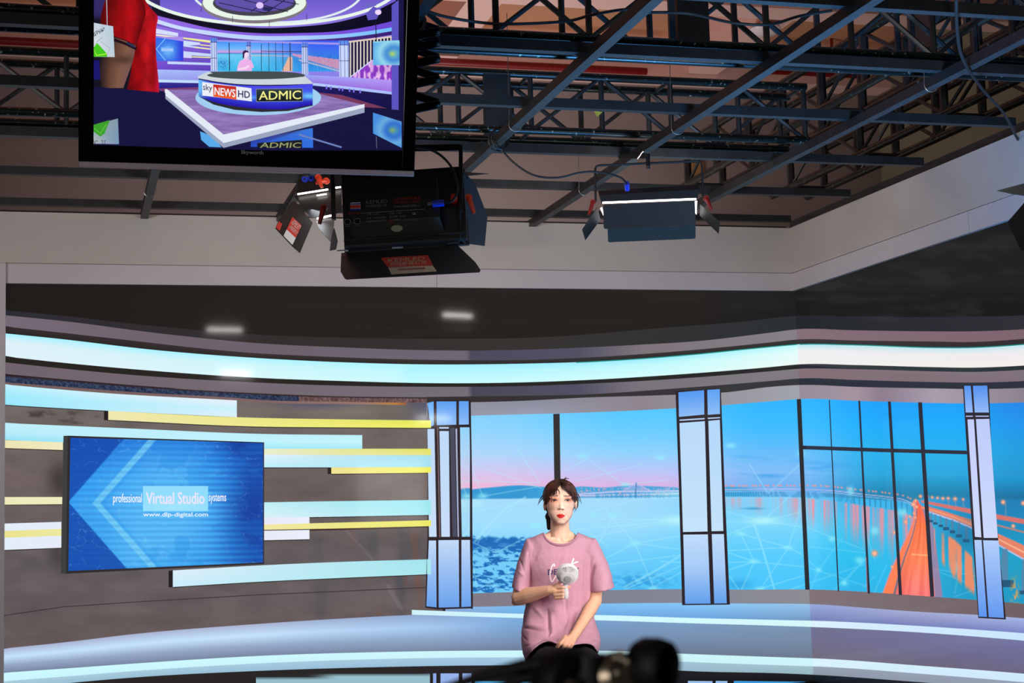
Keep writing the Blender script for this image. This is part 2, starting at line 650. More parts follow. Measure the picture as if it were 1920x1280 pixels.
NET = [((885, 960), (1003, 935)), ((900, 1012), (975, 938)), ((975, 938), (1040, 975)), ((885, 880), (905, 930)), ((905, 930), (1010, 912)), ((890, 870), (1015, 915)),
       ((970, 842), (1012, 905)), ((1012, 905), (885, 901)), ((1078, 902), (1205, 870)), ((1062, 880), (1100, 860)), ((1100, 860), (1170, 908)), ((1170, 908), (1250, 900)),
       ((1068, 994), (1200, 982)), ((1200, 982), (1270, 975)), ((1078, 1012), (1270, 975)), ((1100, 962), (1192, 936)), ((1192, 936), (1268, 932)), ((1120, 936), (1190, 1018)),
       ((1190, 1018), (1225, 1100)), ((1190, 1018), (1278, 1030)), ((1190, 1018), (1278, 1004)), ((1190, 1018), (1125, 1052)), ((1150, 966), (1120, 1024)), ((1270, 975), (1125, 973)),
       ((1140, 1058), (1278, 1040)), ((1170, 1105), (1278, 1060)), ((1225, 1100), (1278, 1072)), ((1240, 1052), (1278, 1054)), ((1100, 995), (1140, 1024)),
       ((885, 1016), (930, 1036)), ((930, 1036), (985, 1008)), ((885, 1050), (895, 1105)), ((895, 1105), (960, 1070)), ((885, 1080), (960, 1112)), ((895, 1020), (908, 990)),
       ((1360, 958), (1430, 977)), ((1362, 978), (1430, 977)), ((1430, 977), (1500, 960)), ((1430, 977), (1480, 930)), ((1362, 1002), (1430, 977)), ((1388, 1000), (1414, 1052)),
       ((1365, 1032), (1478, 1026)), ((1478, 1026), (1500, 955)), ((1388, 1000), (1478, 1026)), ((1478, 1026), (1505, 1040)), ((1478, 1026), (1425, 1105)), ((1366, 1036), (1414, 1052)),
       ((1366, 1054), (1414, 1053)), ((1414, 1053), (1508, 1062)), ((1414, 1053), (1390, 1105)), ((1366, 1068), (1414, 1053)), ((1368, 1080), (1385, 1105)), ((1510, 1062), (1630, 1100)),
       ((1420, 1105), (1508, 1078)), ((1508, 1024), (1625, 1036)), ((1535, 1068), (1580, 1008)), ((1535, 1068), (1520, 1105)), ((1480, 1105), (1620, 1058)), ((1430, 977), (1512, 988)),
       ((1512, 988), (1620, 1030)), ((1405, 870), (1440, 925)), ((1440, 925), (1500, 870)), ((1535, 1068), (1500, 1036)), ((1582, 1093), (1620, 1050)), ((1560, 1110), (1625, 1045)),
       ((1620, 1100), (1640, 1080)), ((1640, 1110), (1662, 1060)), ((1690, 1055), (1830, 1080)), ((1745, 1066), (1830, 1098)), ((1790, 1112), (1800, 1065)), ((1790, 1118), (1828, 1105)), ((1640, 1050), (1622, 990)), ((1693, 1085), (1712, 1112))]
NODES = [(905, 930, 9, 5), (1004, 985, 10, 5), (1172, 908, 8, 4), (1190, 1018, 9, 5), (1150, 966, 9, 4), (1112, 966, 7, 4), (1225, 1103, 9, 4), (1388, 1000, 9, 4), (1478, 1026, 9, 4),
         (1414, 1052, 9, 4), (1425, 1104, 9, 4), (1535, 1068, 5, 4), (1583, 1093, 6, 5), (1560, 1010, 6, 5), (1612, 1050, 8, 6), (1595, 920, 6, 8), (1640, 995, 7, 7), (1692, 960, 9, 7), (1793, 1063, 9, 9), (1092, 855, 9, 4), (1238, 858, 9, 4), (1370, 835, 9, 4), (1502, 850, 7, 6)]


def deck(x):
    return herm([(1355, 917), (1500, 916.5), (1560, 919), (1620, 926), (1665, 931), (1700, 938), (1718, 948), (1730, 958)], x)


def paint_view(X, Y):
    x = X[..., None]
    tl = vgrad(Y, [(745, (118, 203, 250)), (800, (140, 212, 254)), (850, (175, 215, 252)), (885, (212, 200, 240)), (912, (238, 186, 220)), (940, (200, 190, 240))])
    tm = vgrad(Y, [(745, (72, 195, 255)), (800, (100, 205, 255)), (850, (145, 210, 254)), (885, (190, 198, 248)), (912, (222, 180, 228)), (940, (200, 180, 235))])
    tr = vgrad(Y, [(745, (45, 180, 255)), (800, (62, 188, 255)), (850, (105, 190, 250)), (885, (130, 190, 248)), (912, (110, 180, 242)), (940, (100, 180, 240))])
    tR = vgrad(Y, [(745, (25, 158, 250)), (800, (28, 172, 250)), (850, (36, 176, 235)), (890, (36, 165, 220)), (925, (28, 130, 175)), (945, (28, 130, 175))])
    tE = vgrad(Y, [(745, (35, 132, 232)), (800, (32, 150, 235)), (850, (30, 158, 220)), (900, (28, 148, 205)), (930, (25, 112, 160)), (960, (25, 115, 165))])
    c = tl + (tm - tl) * ss(900, 1200, x)
    c = c + (tr - c) * ss(1230, 1440, x)
    c = c + (tR - c) * ss(1490, 1660, x)
    c = c + (tE - c) * ss(1780, 1920, x)
    # streaky cloud
    cl = ss(0.52, 0.8, fbm(X / 90, Y / 9)) * ss(830, 880, Y) * ss(1350, 1400, X) * (1 - ss(1560, 1640, X)) * 0.6
    c = mixc(c, (60, 160, 235), cl)
    # sea
    s1 = vgrad(Y, [(934, (165, 220, 252)), (985, (160, 222, 254)), (1040, (115, 208, 252)), (1112, (80, 192, 248))])
    s2 = vgrad(Y, [(934, (130, 210, 250)), (985, (125, 215, 252)), (1040, (88, 204, 253)), (1112, (70, 196, 250))])
    s3 = vgrad(Y, [(926, (60, 175, 235)), (985, (60, 195, 240)), (1040, (45, 190, 238)), (1115, (45, 180, 232))])
    s4 = vgrad(Y, [(940, (30, 125, 180)), (985, (30, 140, 190)), (1040, (30, 160, 200)), (1150, (30, 150, 195))])
    s = s1 + (s2 - s1) * ss(1150, 1400, x)
    s = s + (s3 - s) * ss(1490, 1600, x)
    s = s + (s4 - s) * ss(1650, 1860, x)
    hz = np.interp(X, [880, 1350, 1500, 1600, 1700, 1820, 1920], [935, 930, 931, 933, 940, 950, 965])
    hz2 = np.interp(X, [1500, 1700, 1750, 1920], [935, 940, 932, 936])
    hz = np.where(X > 1720, hz2, hz)
    w = ss(-1.5, 1.5, Y - hz)
    c = c * (1 - w[..., None]) + s * w[..., None]
    # far hills
    top = herm([(880, 918), (930, 913), (975, 910), (1010, 912), (1060, 915), (1090, 912), (1130, 914), (1170, 911), (1260, 913), (1300, 914), (1350, 912), (1400, 914), (1450, 920)], X)
    hill = ss(-1.5, 1, Y - top) * (1 - ss(-1, 1.5, Y - hz)) * (1 - ss(1390, 1450, X))
    c = mixc(c, (62, 165, 220), hill * 0.95)
    c = mixc(c, (45, 145, 208), hill * (1 - ss(960, 1060, X)) * 0.7)
    # town lights
    n = vnoise(X * 0.55, Y * 0.6)
    tw = ss(0.62, 0.85, n) * ss(1070, 1090, X) * (1 - ss(1275, 1290, X)) * ss(912, 914, Y) * (1 - ss(930, 933, Y))
    c = mixc(c, (250, 170, 190), tw * 0.8)
    # suspension bridge behind
    for a, b in (((1085, 926), (1160, 921)), ((1160, 921), (1275, 920)), ((1085, 929), (1275, 925))):
        c = mixc(c, (215, 205, 245), seg(X, Y, *a, *b, 2.0) * 0.8)
    c = mixc(c, (60, 150, 200), (ss(0.5, 0.6, vnoise(X * 0.4, Y * 0)) * ss(925, 926, Y) * (1 - ss(933, 934, Y)) * ss(1100, 1110, X) * (1 - ss(1255, 1265, X))) * 0.5)
    for a, b in (((1192, 906), (1168, 920)), ((1192, 906), (1220, 920)), ((1262, 911), (1245, 920)), ((1262, 911), (1275, 915))):
        c = mixc(c, (190, 190, 240), seg(X, Y, *a, *b, 1.2) * 0.8)
    tri = ss(0, 3, Y - (906 + np.abs(X - 1193) * 0.55)) * (1 - ss(919, 921, Y)) * (np.abs(X - 1193) < 26)
    c = mixc(c, (175, 180, 235), tri * 0.55)
    c = mixc(c, (70, 130, 190), seg(X, Y, 1193, 905, 1191, 932, 1.6) * 0.9)
    # curving bridge with piers and lamps
    dk = deck(X)
    m = (X > 1352) & (X < 1726)
    c = mixc(c, (225, 190, 235), m * np.clip(1 - np.abs(Y - dk - 0.5) / 1.4, 0, 1) * 0.9)
    c = mixc(c, (150, 190, 240), m * np.clip(1 - np.abs(Y - dk - 4.5) / 1.6, 0, 1) * 0.9)
    per = np.interp(X, [1350, 1500, 1600, 1700], [17, 12, 10, 10])
    pier = ((X % per) < per * 0.3) & (Y > dk + 5) & (Y < dk + np.interp(X, [1350, 1500, 1700], [14, 16, 24])) & m
    c = mixc(c, (45, 135, 180), pier * 0.75)
    lamp = np.zeros_like(X)
    for i in range(46):
        lx = 1361 + i * 8.1 + 2 * math.sin(i * 2.3)
        lamp += blob(X, Y, lx, deck(lx) - 6 - (lx > 1500) * 1.0, 1.9, 1.7)
    c = mixc(c, (255, 150, 140), np.clip(lamp, 0, 1))
    # pink reflections of the lamps in the water
    st = ss(0.4, 0.8, vnoise(X * 0.24, Y * 0 + 3)) * 0.6 + ss(0.45, 0.9, vnoise(X * 0.55, Y * 0 + 9)) * 0.45
    y0 = dk + np.interp(X, [1350, 1500, 1700], [15, 16, 24])
    ln = np.interp(X, [1350, 1500, 1560, 1650, 1730], [26, 60, 85, 110, 100])
    rf = st * ss(-1, 3, Y - y0) * (1 - ss(0.15, 1.0, (Y - y0) / ln)) * (X > 1300) * (X < 1722)
    rf = np.where(X < 1500, rf * 0.6, rf)
    c = mixc(c, (255, 138, 150), np.clip(rf, 0, 0.85))
    # rocks and scrub lower left
    r = fbm(X / 10, Y / 3.6 + 4, 5)
    reg = (1 - ss(975, 1010, X)) * ss(-4, 4, Y - (1008 + 8 * (vnoise(X / 7, Y * 0) - 0.5)))
    thr = np.interp(Y, [1005, 1030, 1045, 1075, 1088, 1112], [0.30, 0.44, 0.54, 0.52, 0.44, 0.5])
    c = mixc(c, (120, 205, 248), reg * 0.75)
    c = mixc(c, (44, 128, 206), reg * ss(0, 0.05, r - thr) * 0.95)
    c = mixc(c, (26, 98, 172), reg * ss(0.06, 0.14, r - thr) * 0.8)
    c = mixc(c, (34, 110, 190), reg * blob(X, Y, 925, 1020, 60, 11) * 0.85)
    r2 = fbm(X / 9, Y / 4 + 40, 4)
    reg2 = blob(X, Y, 1195, 1090, 62, 14) * ss(0.4, 0.6, r2) + blob(X, Y, 1385, 1095, 22, 9) * 0.7
    c = mixc(c, (40, 145, 215), np.clip(reg2, 0, 1) * 0.75)
    c = mixc(c, (50, 155, 200), blob(X, Y, 1412, 953, 20, 2.2) * 0.8)
    # glowing hubs and web of light lines
    for gx, gy, rx, ry, a in ((1272, 975, 34, 9, 0.75), (1432, 976, 30, 7, 0.8), (1262, 926, 50, 6, 0.5), (893, 943, 14, 10, 0.4)):
        c = mixc(c, (190, 250, 250), blob(X, Y, gx, gy, rx, ry) * a)
    web = np.zeros_like(X)
    for a, b in NET:
        web = np.maximum(web, seg(X, Y, *a, *b, 0.9) * 0.42)
    # wide arcs
    for arc in ([(890, 1015), (915, 985), (945, 955), (985, 932)], [(1415, 985), (1430, 1030), (1452, 1105)], [(1170, 1100), (1225, 1072), (1278, 1040)]):
        for p, q in zip(arc, arc[1:]):
            web = np.maximum(web, seg(X, Y, *p, *q, 3.0) * 0.42)
    wc = np.where(x > 1500, 0.65, 1.0)[..., 0]
    c = mixc(c, (175, 240, 252), web * wc)
    for nx_, ny_, rx, ry in NODES:
        c = mixc(c, (150, 240, 252), np.clip(blob(X, Y, nx_, ny_, rx, ry) * 1.3, 0, 1) * 0.6)
    # the lit motorway
    yy = Y
    lb = herm([(940, 1712), (955, 1713), (975, 1711), (1000, 1702), (1030, 1688), (1060, 1674), (1113, 1654)], yy)
    lm = herm([(940, 1718), (960, 1719), (985, 1716), (1010, 1709), (1040, 1698), (1075, 1687), (1113, 1677)], yy)
    rb = herm([(940, 1722), (955, 1730), (985, 1737), (1020, 1742), (1060, 1748), (1113, 1753)], yy)
    rr = herm([(940, 1722), (955, 1735), (985, 1749), (1020, 1755), (1060, 1760), (1113, 1767)], yy)
    on_r = (yy > 938) & (yy < 1118)
    ed = lambda a, b: ss(-0.8, 0.8, X - a) * ss(-0.8, 0.8, b - X) * on_r
    c = mixc(c, (225, 140, 160), ed(lb, lm) * 0.95)
    c = mixc(c, (255, 128, 80), ed(lb + 2, lm - 2) * (0.5 + 0.5 * ss(950, 1000, Y)))
    road = vgrad(Y, [(940, (255, 95, 75)), (985, (255, 120, 70)), (1050, (255, 130, 85)), (1113, (250, 118, 112))]) + ((vnoise((X - lm) / np.maximum(rb - lm, 1) * 14, Y * 0.01) - 0.5) * 34)[..., None]
    e = ed(lm, rb)
    c = c * (1 - e[..., None]) + road * e[..., None]
    c = mixc(c, (185, 120, 150), ed(rb, rr) * 0.75)
    c = mixc(c, (60, 95, 120), (np.clip(1 - np.abs(X - lm) / np.interp(Y, [940, 1113], [0.8, 3.2]), 0, 1)) * on_r * 0.9)
    c = mixc(c, (255, 200, 130), seg(X, Y, 1710, 1039, 1742, 1041, 1.5) * 0.7)
    # bridge going off to the right
    def strip(ya, yb, xa, xb, col, al):
        t = (X >= xa) & (X <= xb)
        return mixc(c, col, ss(-0.8, 0.8, Y - ya) * ss(-0.8, 0.8, yb - Y) * t * al)
    u0 = np.interp(X, [1720, 1822, 1870, 1920], [936, 954, 964, 973])
    c = strip(u0, u0 + np.interp(X, [1720, 1820, 1920], [4, 9, 9]), 1728, 1921, (226, 112, 100), 0.95)
    u1 = np.interp(X, [1735, 1822, 1875, 1920], [947, 974, 984, 996])
    c = strip(u1, u1 + 3, 1738, 1921, (240, 120, 80), 0.8)
    lo0 = np.interp(X, [1725, 1760, 1790, 1822, 1876, 1920], [948, 955, 965, 978, 1002, 1022])
    lo1 = np.interp(X, [1725, 1760, 1790, 1822, 1876, 1920], [952, 964, 974, 988, 1022, 1047])
    c = strip(lo0, lo1, 1728, 1921, (242, 128, 96), 0.95)
    c = strip(lo0 + (lo1 - lo0) * 0.45, lo0 + (lo1 - lo0) * 0.6, 1728, 1921, (255, 190, 150), 0.8)
    c = strip(lo1, lo1 + 3, 1735, 1921, (205, 200, 240), 0.9)
    for px_, pw in ((1746, 3), (1754, 3), (1764, 3), (1774, 4), (1786, 4), (1798, 4), (1812, 5), (1884, 12), (1919, 6)):
        top_ = np.interp(px_, [1725, 1760, 1790, 1822, 1876, 1920], [952, 964, 974, 988, 1022, 1047]) + 2
        hgt = np.interp(px_, [1740, 1812, 1880], [14, 26, 60])
        mm = (np.abs(X - px_) < pw / 2) & (Y > top_) & (Y < top_ + hgt)
        c = mixc(c, (95, 130, 165), mm * 0.8)
        mm = (np.abs(X - px_) < pw * 1.3) & (Y > top_ + hgt - 2) & (Y < top_ + hgt + pw)
        c = mixc(c, (35, 70, 105), mm * 0.8)
    pl = blob(X, Y, 1812, 1010, 40, 30) * (X > 1735)
    c = mixc(c, (25, 95, 140), pl * 0.4)
    # orange reflections right of the road
    st2 = ss(0.38, 0.62, vnoise(X * 0.16 + 40, Y * 0.006 + 7)) * (0.65 + 0.35 * vnoise(X * 0.8, Y * 0.12))
    a0 = np.interp(X, [1752, 1790, 1830], [988, 1010, 1050])
    a1 = np.interp(X, [1752, 1790, 1830], [1040, 1085, 1118])
    rg = st2 * ss(-3, 6, Y - a0) * (1 - ss(-12, 6, Y - a1)) * (X > 1752) * (X < 1832)
    c = mixc(c, (255, 140, 95), np.clip(rg * 1.2, 0, 0.9))
    c = mixc(c, (255, 160, 60), ss(0.4, 0.7, vnoise(X * 0.3, Y * 0.2)) * blob(X, Y, 1903, 1112, 7, 26) * 0.9)
    for lx, ly, rr_ in ((1726, 930, 3), (1738, 931, 3), (1748, 932, 2.5), (1758, 933, 2.5), (1768, 934, 3), (1778, 934, 3), (1791, 935, 3.6), (1806, 936, 2.6), (1881, 941, 4), (1900, 986, 3.5), (1919, 943, 4), (1713, 945, 4), (1717, 938, 3), (1719, 950, 3), (1706, 968, 2.5), (1716, 970, 2.5), (1714, 962, 2.5), (1678, 998, 3), (1640, 1037, 5.5), (1673, 1062, 2.5), (1698, 978, 3)):
        c = mixc(c, (255, 150, 110), np.clip(blob(X, Y, lx, ly, rr_, rr_) * 1.3, 0, 1))
        c = mixc(c, (255, 225, 200), np.clip(blob(X, Y, lx, ly, rr_ * 0.45, rr_ * 0.45), 0, 1) * 0.8)
    for lx, ly, l2 in ((1791, 936, 950), (1806, 937, 952), (1885, 943, 968), (1672, 1000, 1060), (1778, 935, 948)):
        c = mixc(c, (150, 150, 170), seg(X, Y, lx, ly, lx + 1.5, l2, 0.8) * 0.7)
    return c

# ------------------------------------------------------------------ LED walls
Y0W = D - 0.0
led_l = empty('led_wall', ((XL + XC) / 2, D, 0), 'wide LED video wall behind the seated woman, showing a virtual studio, a blue bay and glowing strips', 'LED wall', None)
led_r = empty('led_wall', (XC, D - 2, 0), 'LED video wall on the right side, angled forward, showing the orange-lit bridge and window bars', 'LED wall', None)
cb = MB().box(XL - 0.01, D + 0.001, 0.02, XC + 0.1, D + 0.2, ZH0)
cb.build('cabinet', M['black'], led_l)
cb = MB().box(XC + 0.001, 4.2, 0.02, XC + 0.2, D - 0.001, ZH0)
cb.build('cabinet', M['black'], led_r)

SL = Screen((0, D, 0), (0, -1, 0))
SR = Screen((XC, 0, 0), (-1, 0, 0))
XW0, XW1 = 8, 2000


def both(top, bot, stL, stR, rows=(0, 1), x0=0, n=50):
    SL.band(x0, 's', top, bot, stL, rows, n)
    SR.band('s', XW1, top, bot, stR, rows, n)


def lx(y):
    # left rim of the wall in picture coordinates
    a, b = project((XL, D, 0)), project((XL, D, 3))
    return a[0] + (b[0] - a[0]) * (y - a[1]) / (b[1] - a[1])


far = [(-40, 500), (1490, 540), (2000, 300)]
# dark upper backdrop with drifting haze
def upper(X, Y):
    n = fbm(X / 160 + 3, Y / 14, 4)
    base = np.array((33, 28, 24.)) * np.ones(X.shape + (1,))
    base = mixc(base, (24, 21, 20), ss(650, 0, X) * 0.7)
    base = mixc(base, (26, 27, 30), ss(1200, 1500, X) * 0.8)
    return base + ((n - 0.5) * 14 * ss(0.45, 0.7, n))[..., None]


SL.paint(0, 1500, 505, 650, 5, upper, xr=seam)
SR.paint(1490, 2000, 300, 650, 6, lambda X, Y: mixc(np.array((24, 24, 25.)) * np.ones(X.shape + (1,)), (44, 40, 42), ss(0.5, 0.75, fbm(X / 70, Y / 16)) * 0.6), xl=seam)
T1 = [(0, 581), (120, 592), (250, 607), (480, 627), (700, 634), (880, 635), (960, 634), (1100, 627), (1200, 618), (1400, 602), (1494, 592), (1600, 593), (1750, 594), (1920, 591), (2000, 586)]
T2 = [(0, 590), (120, 602), (300, 625), (480, 643), (640, 651), (780, 656), (880, 657), (960, 656), (1080, 652), (1200, 646), (1300, 640), (1440, 624), (1496, 617), (1600, 619), (1750, 621), (1820, 621), (1920, 617), (2000, 610)]
T3 = [(0, 611), (120, 624), (200, 633), (480, 662), (600, 668), (780, 674), (880, 675), (960, 675), (1100, 670), (1250, 660), (1440, 642), (1497, 636), (1600, 638), (1750, 640), (1820, 641), (1920, 635), (2000, 628)]
T4 = [(0, 624), (100, 634), (300, 657), (480, 671), (640, 679), (800, 683), (880, 683), (960, 682), (1100, 678), (1200, 672), (1300, 664), (1440, 650), (1498, 645), (1600, 646), (1750, 651), (1820, 651), (1920, 645), (2000, 637)]
T5 = [(0, 667), (100, 678), (300, 696), (480, 708), (640, 714), (800, 718), (900, 718), (960, 717), (1100, 712), (1250, 703), (1440, 688), (1499, 682.5), (1600, 684), (1750, 688), (1820, 689), (1920, 685), (2000, 679)]
T6 = [(0, 678), (100, 689), (250, 703), (480, 717), (640, 723), (800, 725), (880, 725), (960, 724), (1100, 719), (1250, 711), (1440, 696), (1499, 691), (1600, 692), (1750, 696), (1820, 697), (1920, 693), (2000, 687)]
T7 = [(0, 700), (120, 711), (250, 722), (480, 736), (640, 742), (800, 744), (880, 743), (960, 742), (1100, 739), (1250, 729), (1440, 714), (1499, 709), (1600, 712), (1750, 716), (1820, 717), (1920, 714), (2000, 708)]
T8 = [(800, 755), (880, 754), (960, 752), (1100, 745), (1230, 741), (1360, 735), (1440, 725), (1499, 721.5), (1600, 725), (1750, 728), (1806, 729), (1920, 727), (2000, 722)]
T9 = [(800, 781), (884, 779), (960, 777), (1100, 773), (1265, 765), (1355, 759), (1440, 752), (1501, 747.5), (1600, 751), (1700, 754), (1808, 756), (1920, 754), (2000, 750)]

# lower grounds, painted first: brown wall panel on the left
def brown(X, Y):
    n = fbm(X / 60, Y / 22, 4)
    c = vgrad(Y, [(740, (112, 104, 100)), (900, (106, 94, 92)), (1060, (98, 90, 92)), (1220, (102, 88, 88))])
    c = c + (n[..., None] - 0.5) * np.array((26, 22, 22))
    c = mixc(c, (60, 52, 50), ss(0.55, 0.75, fbm(X / 30 + 9, Y / 9 + 4)) * ss(0, 60, X) * (1 - ss(170, 260, X)) * ss(765, 775, Y) * (1 - ss(790, 797, Y)) * 0.9)
    c = mixc(c, (64, 70, 110), (blob(X, Y, 600, 758, 70, 12) + blob(X, Y, 800, 765, 35, 30)) * 0.6)
    c = mixc(c, (150, 135, 110), blob(X, Y, 640, 770, 140, 10) * 0.35)
    sc = ss(0.55, 0.8, vnoise(X / 26, Y / 60 + 3)) * ss(960, 1010, Y) * ss(560, 640, X)
    c = mixc(c, (72, 76, 82), sc * 0.6)
    c = mixc(c, (120, 82, 70), ss(0.7, 0.9, vnoise(X / 10 + 7, Y / 90)) * ss(985, 1010, Y) * ss(600, 660, X) * 0.5)
    c = mixc(c, (140, 130, 132), seg(X, Y, 650, 995, 700, 1050, 3) * 0.25 + seg(X, Y, 728, 1100, 752, 1140, 8) * 0.3)
    c = mixc(c, (46, 42, 42), blob(X, Y, 112, 900, 22, 34) * 0.7 + blob(X, Y, 108, 1040, 20, 26) * 0.5)
    return c


SL.paint(-10, 830, 728, 1222, 4, brown)
SL.line([(-5, 1154), (117, 1137.5), (240, 1129), (480, 1115), (640, 1108), (801, 1101)], 1.6, (58, 50, 58))

# base and floor of the virtual studio
B1 = [(-10, 1217), (117, 1204), (240, 1189), (480, 1169), (617, 1160), (770, 1152), (835, 1150), (960, 1140), (1125, 1131), (1280, 1130), (1370, 1131), (1516, 1133), (1600, 1139), (1700, 1146), (1835, 1153), (1920, 1159), (2000, 1165)]
B2 = [(-10, 1262), (117, 1253), (240, 1244), (480, 1229), (700, 1222), (960, 1219), (1125, 1220), (1275, 1226), (1440, 1232), (1523, 1235), (1700, 1247), (1920, 1263), (2000, 1270)]
B3 = [(-10, 1278), (117, 1268), (240, 1258), (480, 1243), (700, 1235), (960, 1232), (1125, 1234), (1275, 1241), (1440, 1247), (1523, 1250), (1700, 1262), (1920, 1279), (2000, 1286)]
B4 = [(-10, 1295), (117, 1281), (240, 1270), (480, 1257), (700, 1250), (960, 1247), (1125, 1250), (1275, 1258), (1440, 1262), (1523, 1266), (1700, 1278), (1920, 1294), (2000, 1302)]
BOT = [(-10, 1420), (1524, 1430), (2000, 1560)]
g = [(168, 178, 208), (196, 226, 252), (150, 168, 200), (118, 132, 160)]
g2 = [(135, 185, 235), (120, 165, 215), (120, 150, 190), (108, 124, 152)]
both(B1, B2, [(0, g), (480, g), (800, [(140, 165, 205), (165, 200, 240), (140, 165, 200), (120, 135, 162)]), (960, g2), (1500, [(150, 175, 200), (125, 150, 180), (118, 138, 165), (108, 120, 140)])],
     [(1500, [(140, 150, 180), (112, 112, 145), (112, 108, 140), (112, 105, 122)]), (1920, [(150, 160, 205), (118, 118, 165), (110, 108, 150), (108, 100, 125)])], rows=(0, 0.35, 0.68, 1), x0=-10)
both(B2, B3, [(0, [(205, 250, 255), (200, 245, 255)]), (1480, [(205, 245, 250), (205, 242, 248)])], [(1500, [(215, 240, 250), (215, 240, 252)]), (1920, [(210, 235, 252), (205, 230, 250)])], x0=-10)
both(B3, B4, [(0, [(170, 205, 220), (150, 190, 210)]), (960, [(165, 200, 225), (150, 190, 220)]), (1480, [(160, 195, 205), (150, 180, 190)])], [(1500, [(150, 160, 175), (140, 150, 165)]), (1920, [(150, 160, 180), (145, 155, 175)])], x0=-10)
both(B4, BOT, [(0, [(40, 34, 32), (14, 14, 18)]), (1480, [(32, 30, 36), (14, 14, 18)])], [(1500, [(22, 30, 38), (10, 14, 20)]), (1920, [(40, 38, 46), (14, 14, 20)])], x0=-10)
# mirrored pieces in the glossy virtual floor
SL.paint(480, 806, 1262, 1300, 6, lambda X, Y: mixc(np.array((150, 190, 202.)) * np.ones(X.shape + (1,)), (34, 34, 36), 1 - ss(-1, 1, Y - (1272 - (X - 480) * 0.03))))
SL.poly([(812, 1262), (818, 1262), (818, 1300), (812, 1300)], (140, 170, 230))
for a, b in ((826, 860), (867, 884)):
    SL.poly([(a, 1262), (b, 1262), (b, 1300), (a, 1300)], (150, 178, 235))
for a, b, cc in ((890, 1276, (80, 170, 225)), (1290, 1336, (150, 190, 235)), (1342, 1364, (150, 190, 235)), (1376, 1510, (60, 150, 215))):
    SL.poly([(a, 1276), (b, 1276 + (b - a) * 0.012), (b, 1320), (a, 1320)], cc)

# raised plinth with its bright lip
P1 = [(772, 1143), (960, 1150), (1125, 1153), (1275, 1158), (1440, 1162), (1521, 1164), (1688, 1172), (1920, 1187), (2000, 1193)]
P2 = [(772, 1152), (960, 1158), (1125, 1163), (1275, 1168), (1440, 1173), (1521, 1176), (1688, 1184), (1920, 1201), (2000, 1208)]
G1 = [(835, 1137), (887, 1137), (1125, 1131), (1280, 1130), (1370, 1131), (1516, 1133), (1600, 1139), (1700, 1146), (1835, 1153), (1920, 1159), (2000, 1165)]
# picture seen through the virtual windows
SL.paint(856, 1520, 742, 1122, 1.3, paint_view, xr=seam)
SR.paint(1480, 1990, 742, 1175, 1.5, paint_view, xl=seam)
both(G1, P1, [(835, [(150, 178, 225), (140, 165, 210)]), (960, [(120, 190, 240), (115, 175, 230)]), (1300, [(135, 200, 248), (110, 165, 225)]), (1500, [(150, 195, 235), (115, 150, 190)])],
     [(1500, [(150, 165, 215), (115, 125, 180)]), (1700, [(165, 170, 210), (120, 128, 185)]), (1920, [(165, 180, 230), (120, 130, 195)])], x0=835)
both(P1, P2, [(772, [(205, 240, 250)] * 2), (1200, [(210, 250, 255)] * 2), (1500, [(212, 248, 250)] * 2)], [(1500, [(218, 238, 252)] * 2), (1920, [(200, 228, 252)] * 2)], x0=772)

# skirting below the windows
W1 = [(840, 1114), (887, 1112), (1125, 1106), (1280, 1104), (1370, 1105), (1509, 1105), (1600, 1109), (1688, 1115), (1832, 1125), (1920, 1132), (2000, 1140)]
both(W1, G1, [(840, [(130, 120, 130)] * 2), (1125, [(128, 130, 145)] * 2), (1280, [(132, 134, 150)] * 2), (1500, [(140, 140, 146)] * 2)], [(1500, [(126, 112, 116)] * 2), (1920, [(112, 94, 96)] * 2)], x0=840)

# long curving bands
bl = lambda c: [c, c]
both(T1, T2, [(0, bl((42, 42, 50))), (480, bl((48, 42, 42))), (960, bl((52, 48, 46))), (1480, bl((42, 46, 50)))], [(1500, bl((32, 36, 42))), (1920, bl((46, 46, 54)))])
both(T2, T3, [(0, bl((118, 105, 118))), (400, bl((106, 94, 104))), (879, bl((108, 102, 115))), (881, bl((74, 72, 92))), (1080, bl((80, 78, 96))), (1200, bl((125, 115, 122))), (1480, bl((132, 126, 134)))],
     [(1500, bl((132, 108, 118))), (1920, bl((125, 100, 110)))], n=160)
both(T3, T4, [(0, [(52, 42, 46), (38, 34, 32)]), (1480, [(56, 52, 52), (42, 42, 42)])], [(1500, [(56, 50, 54), (46, 44, 48)]), (1920, [(54, 46, 50), (46, 44, 48)])])
both(T4, T5, [(0, [(165, 240, 255), (222, 240, 248), (224, 240, 248)]), (480, [(170, 242, 255), (205, 245, 250), (215, 248, 252)]), (750, [(178, 245, 255), (190, 248, 253), (205, 250, 252)]), (753, [(172, 243, 255), (180, 245, 255), (195, 250, 255)]),
              (960, [(160, 235, 255), (180, 245, 255), (205, 252, 255)]), (1250, [(150, 235, 250), (195, 250, 252), (212, 252, 252)]), (1500, [(185, 250, 252), (225, 252, 252), (238, 252, 246)])],
     [(1500, [(175, 230, 240), (236, 234, 238), (238, 238, 234)]), (1920, [(190, 232, 240), (240, 236, 240), (244, 236, 232)])], rows=(0, 0.35, 1), n=160)
SL.line([(x, herm(T4, x) + 0.4) for x in np.linspace(1080, 1494, 24)], 1.8, (20, 140, 128))
SR.line([(x, herm(T4, x) + 0.4) for x in np.linspace(1500, 1990, 24)], 1.9, (20, 140, 132))
both(T5, T6, [(0, bl((36, 32, 28))), (1480, bl((38, 38, 38)))], [(1500, bl((36, 40, 46))), (1920, bl((36, 40, 46)))])
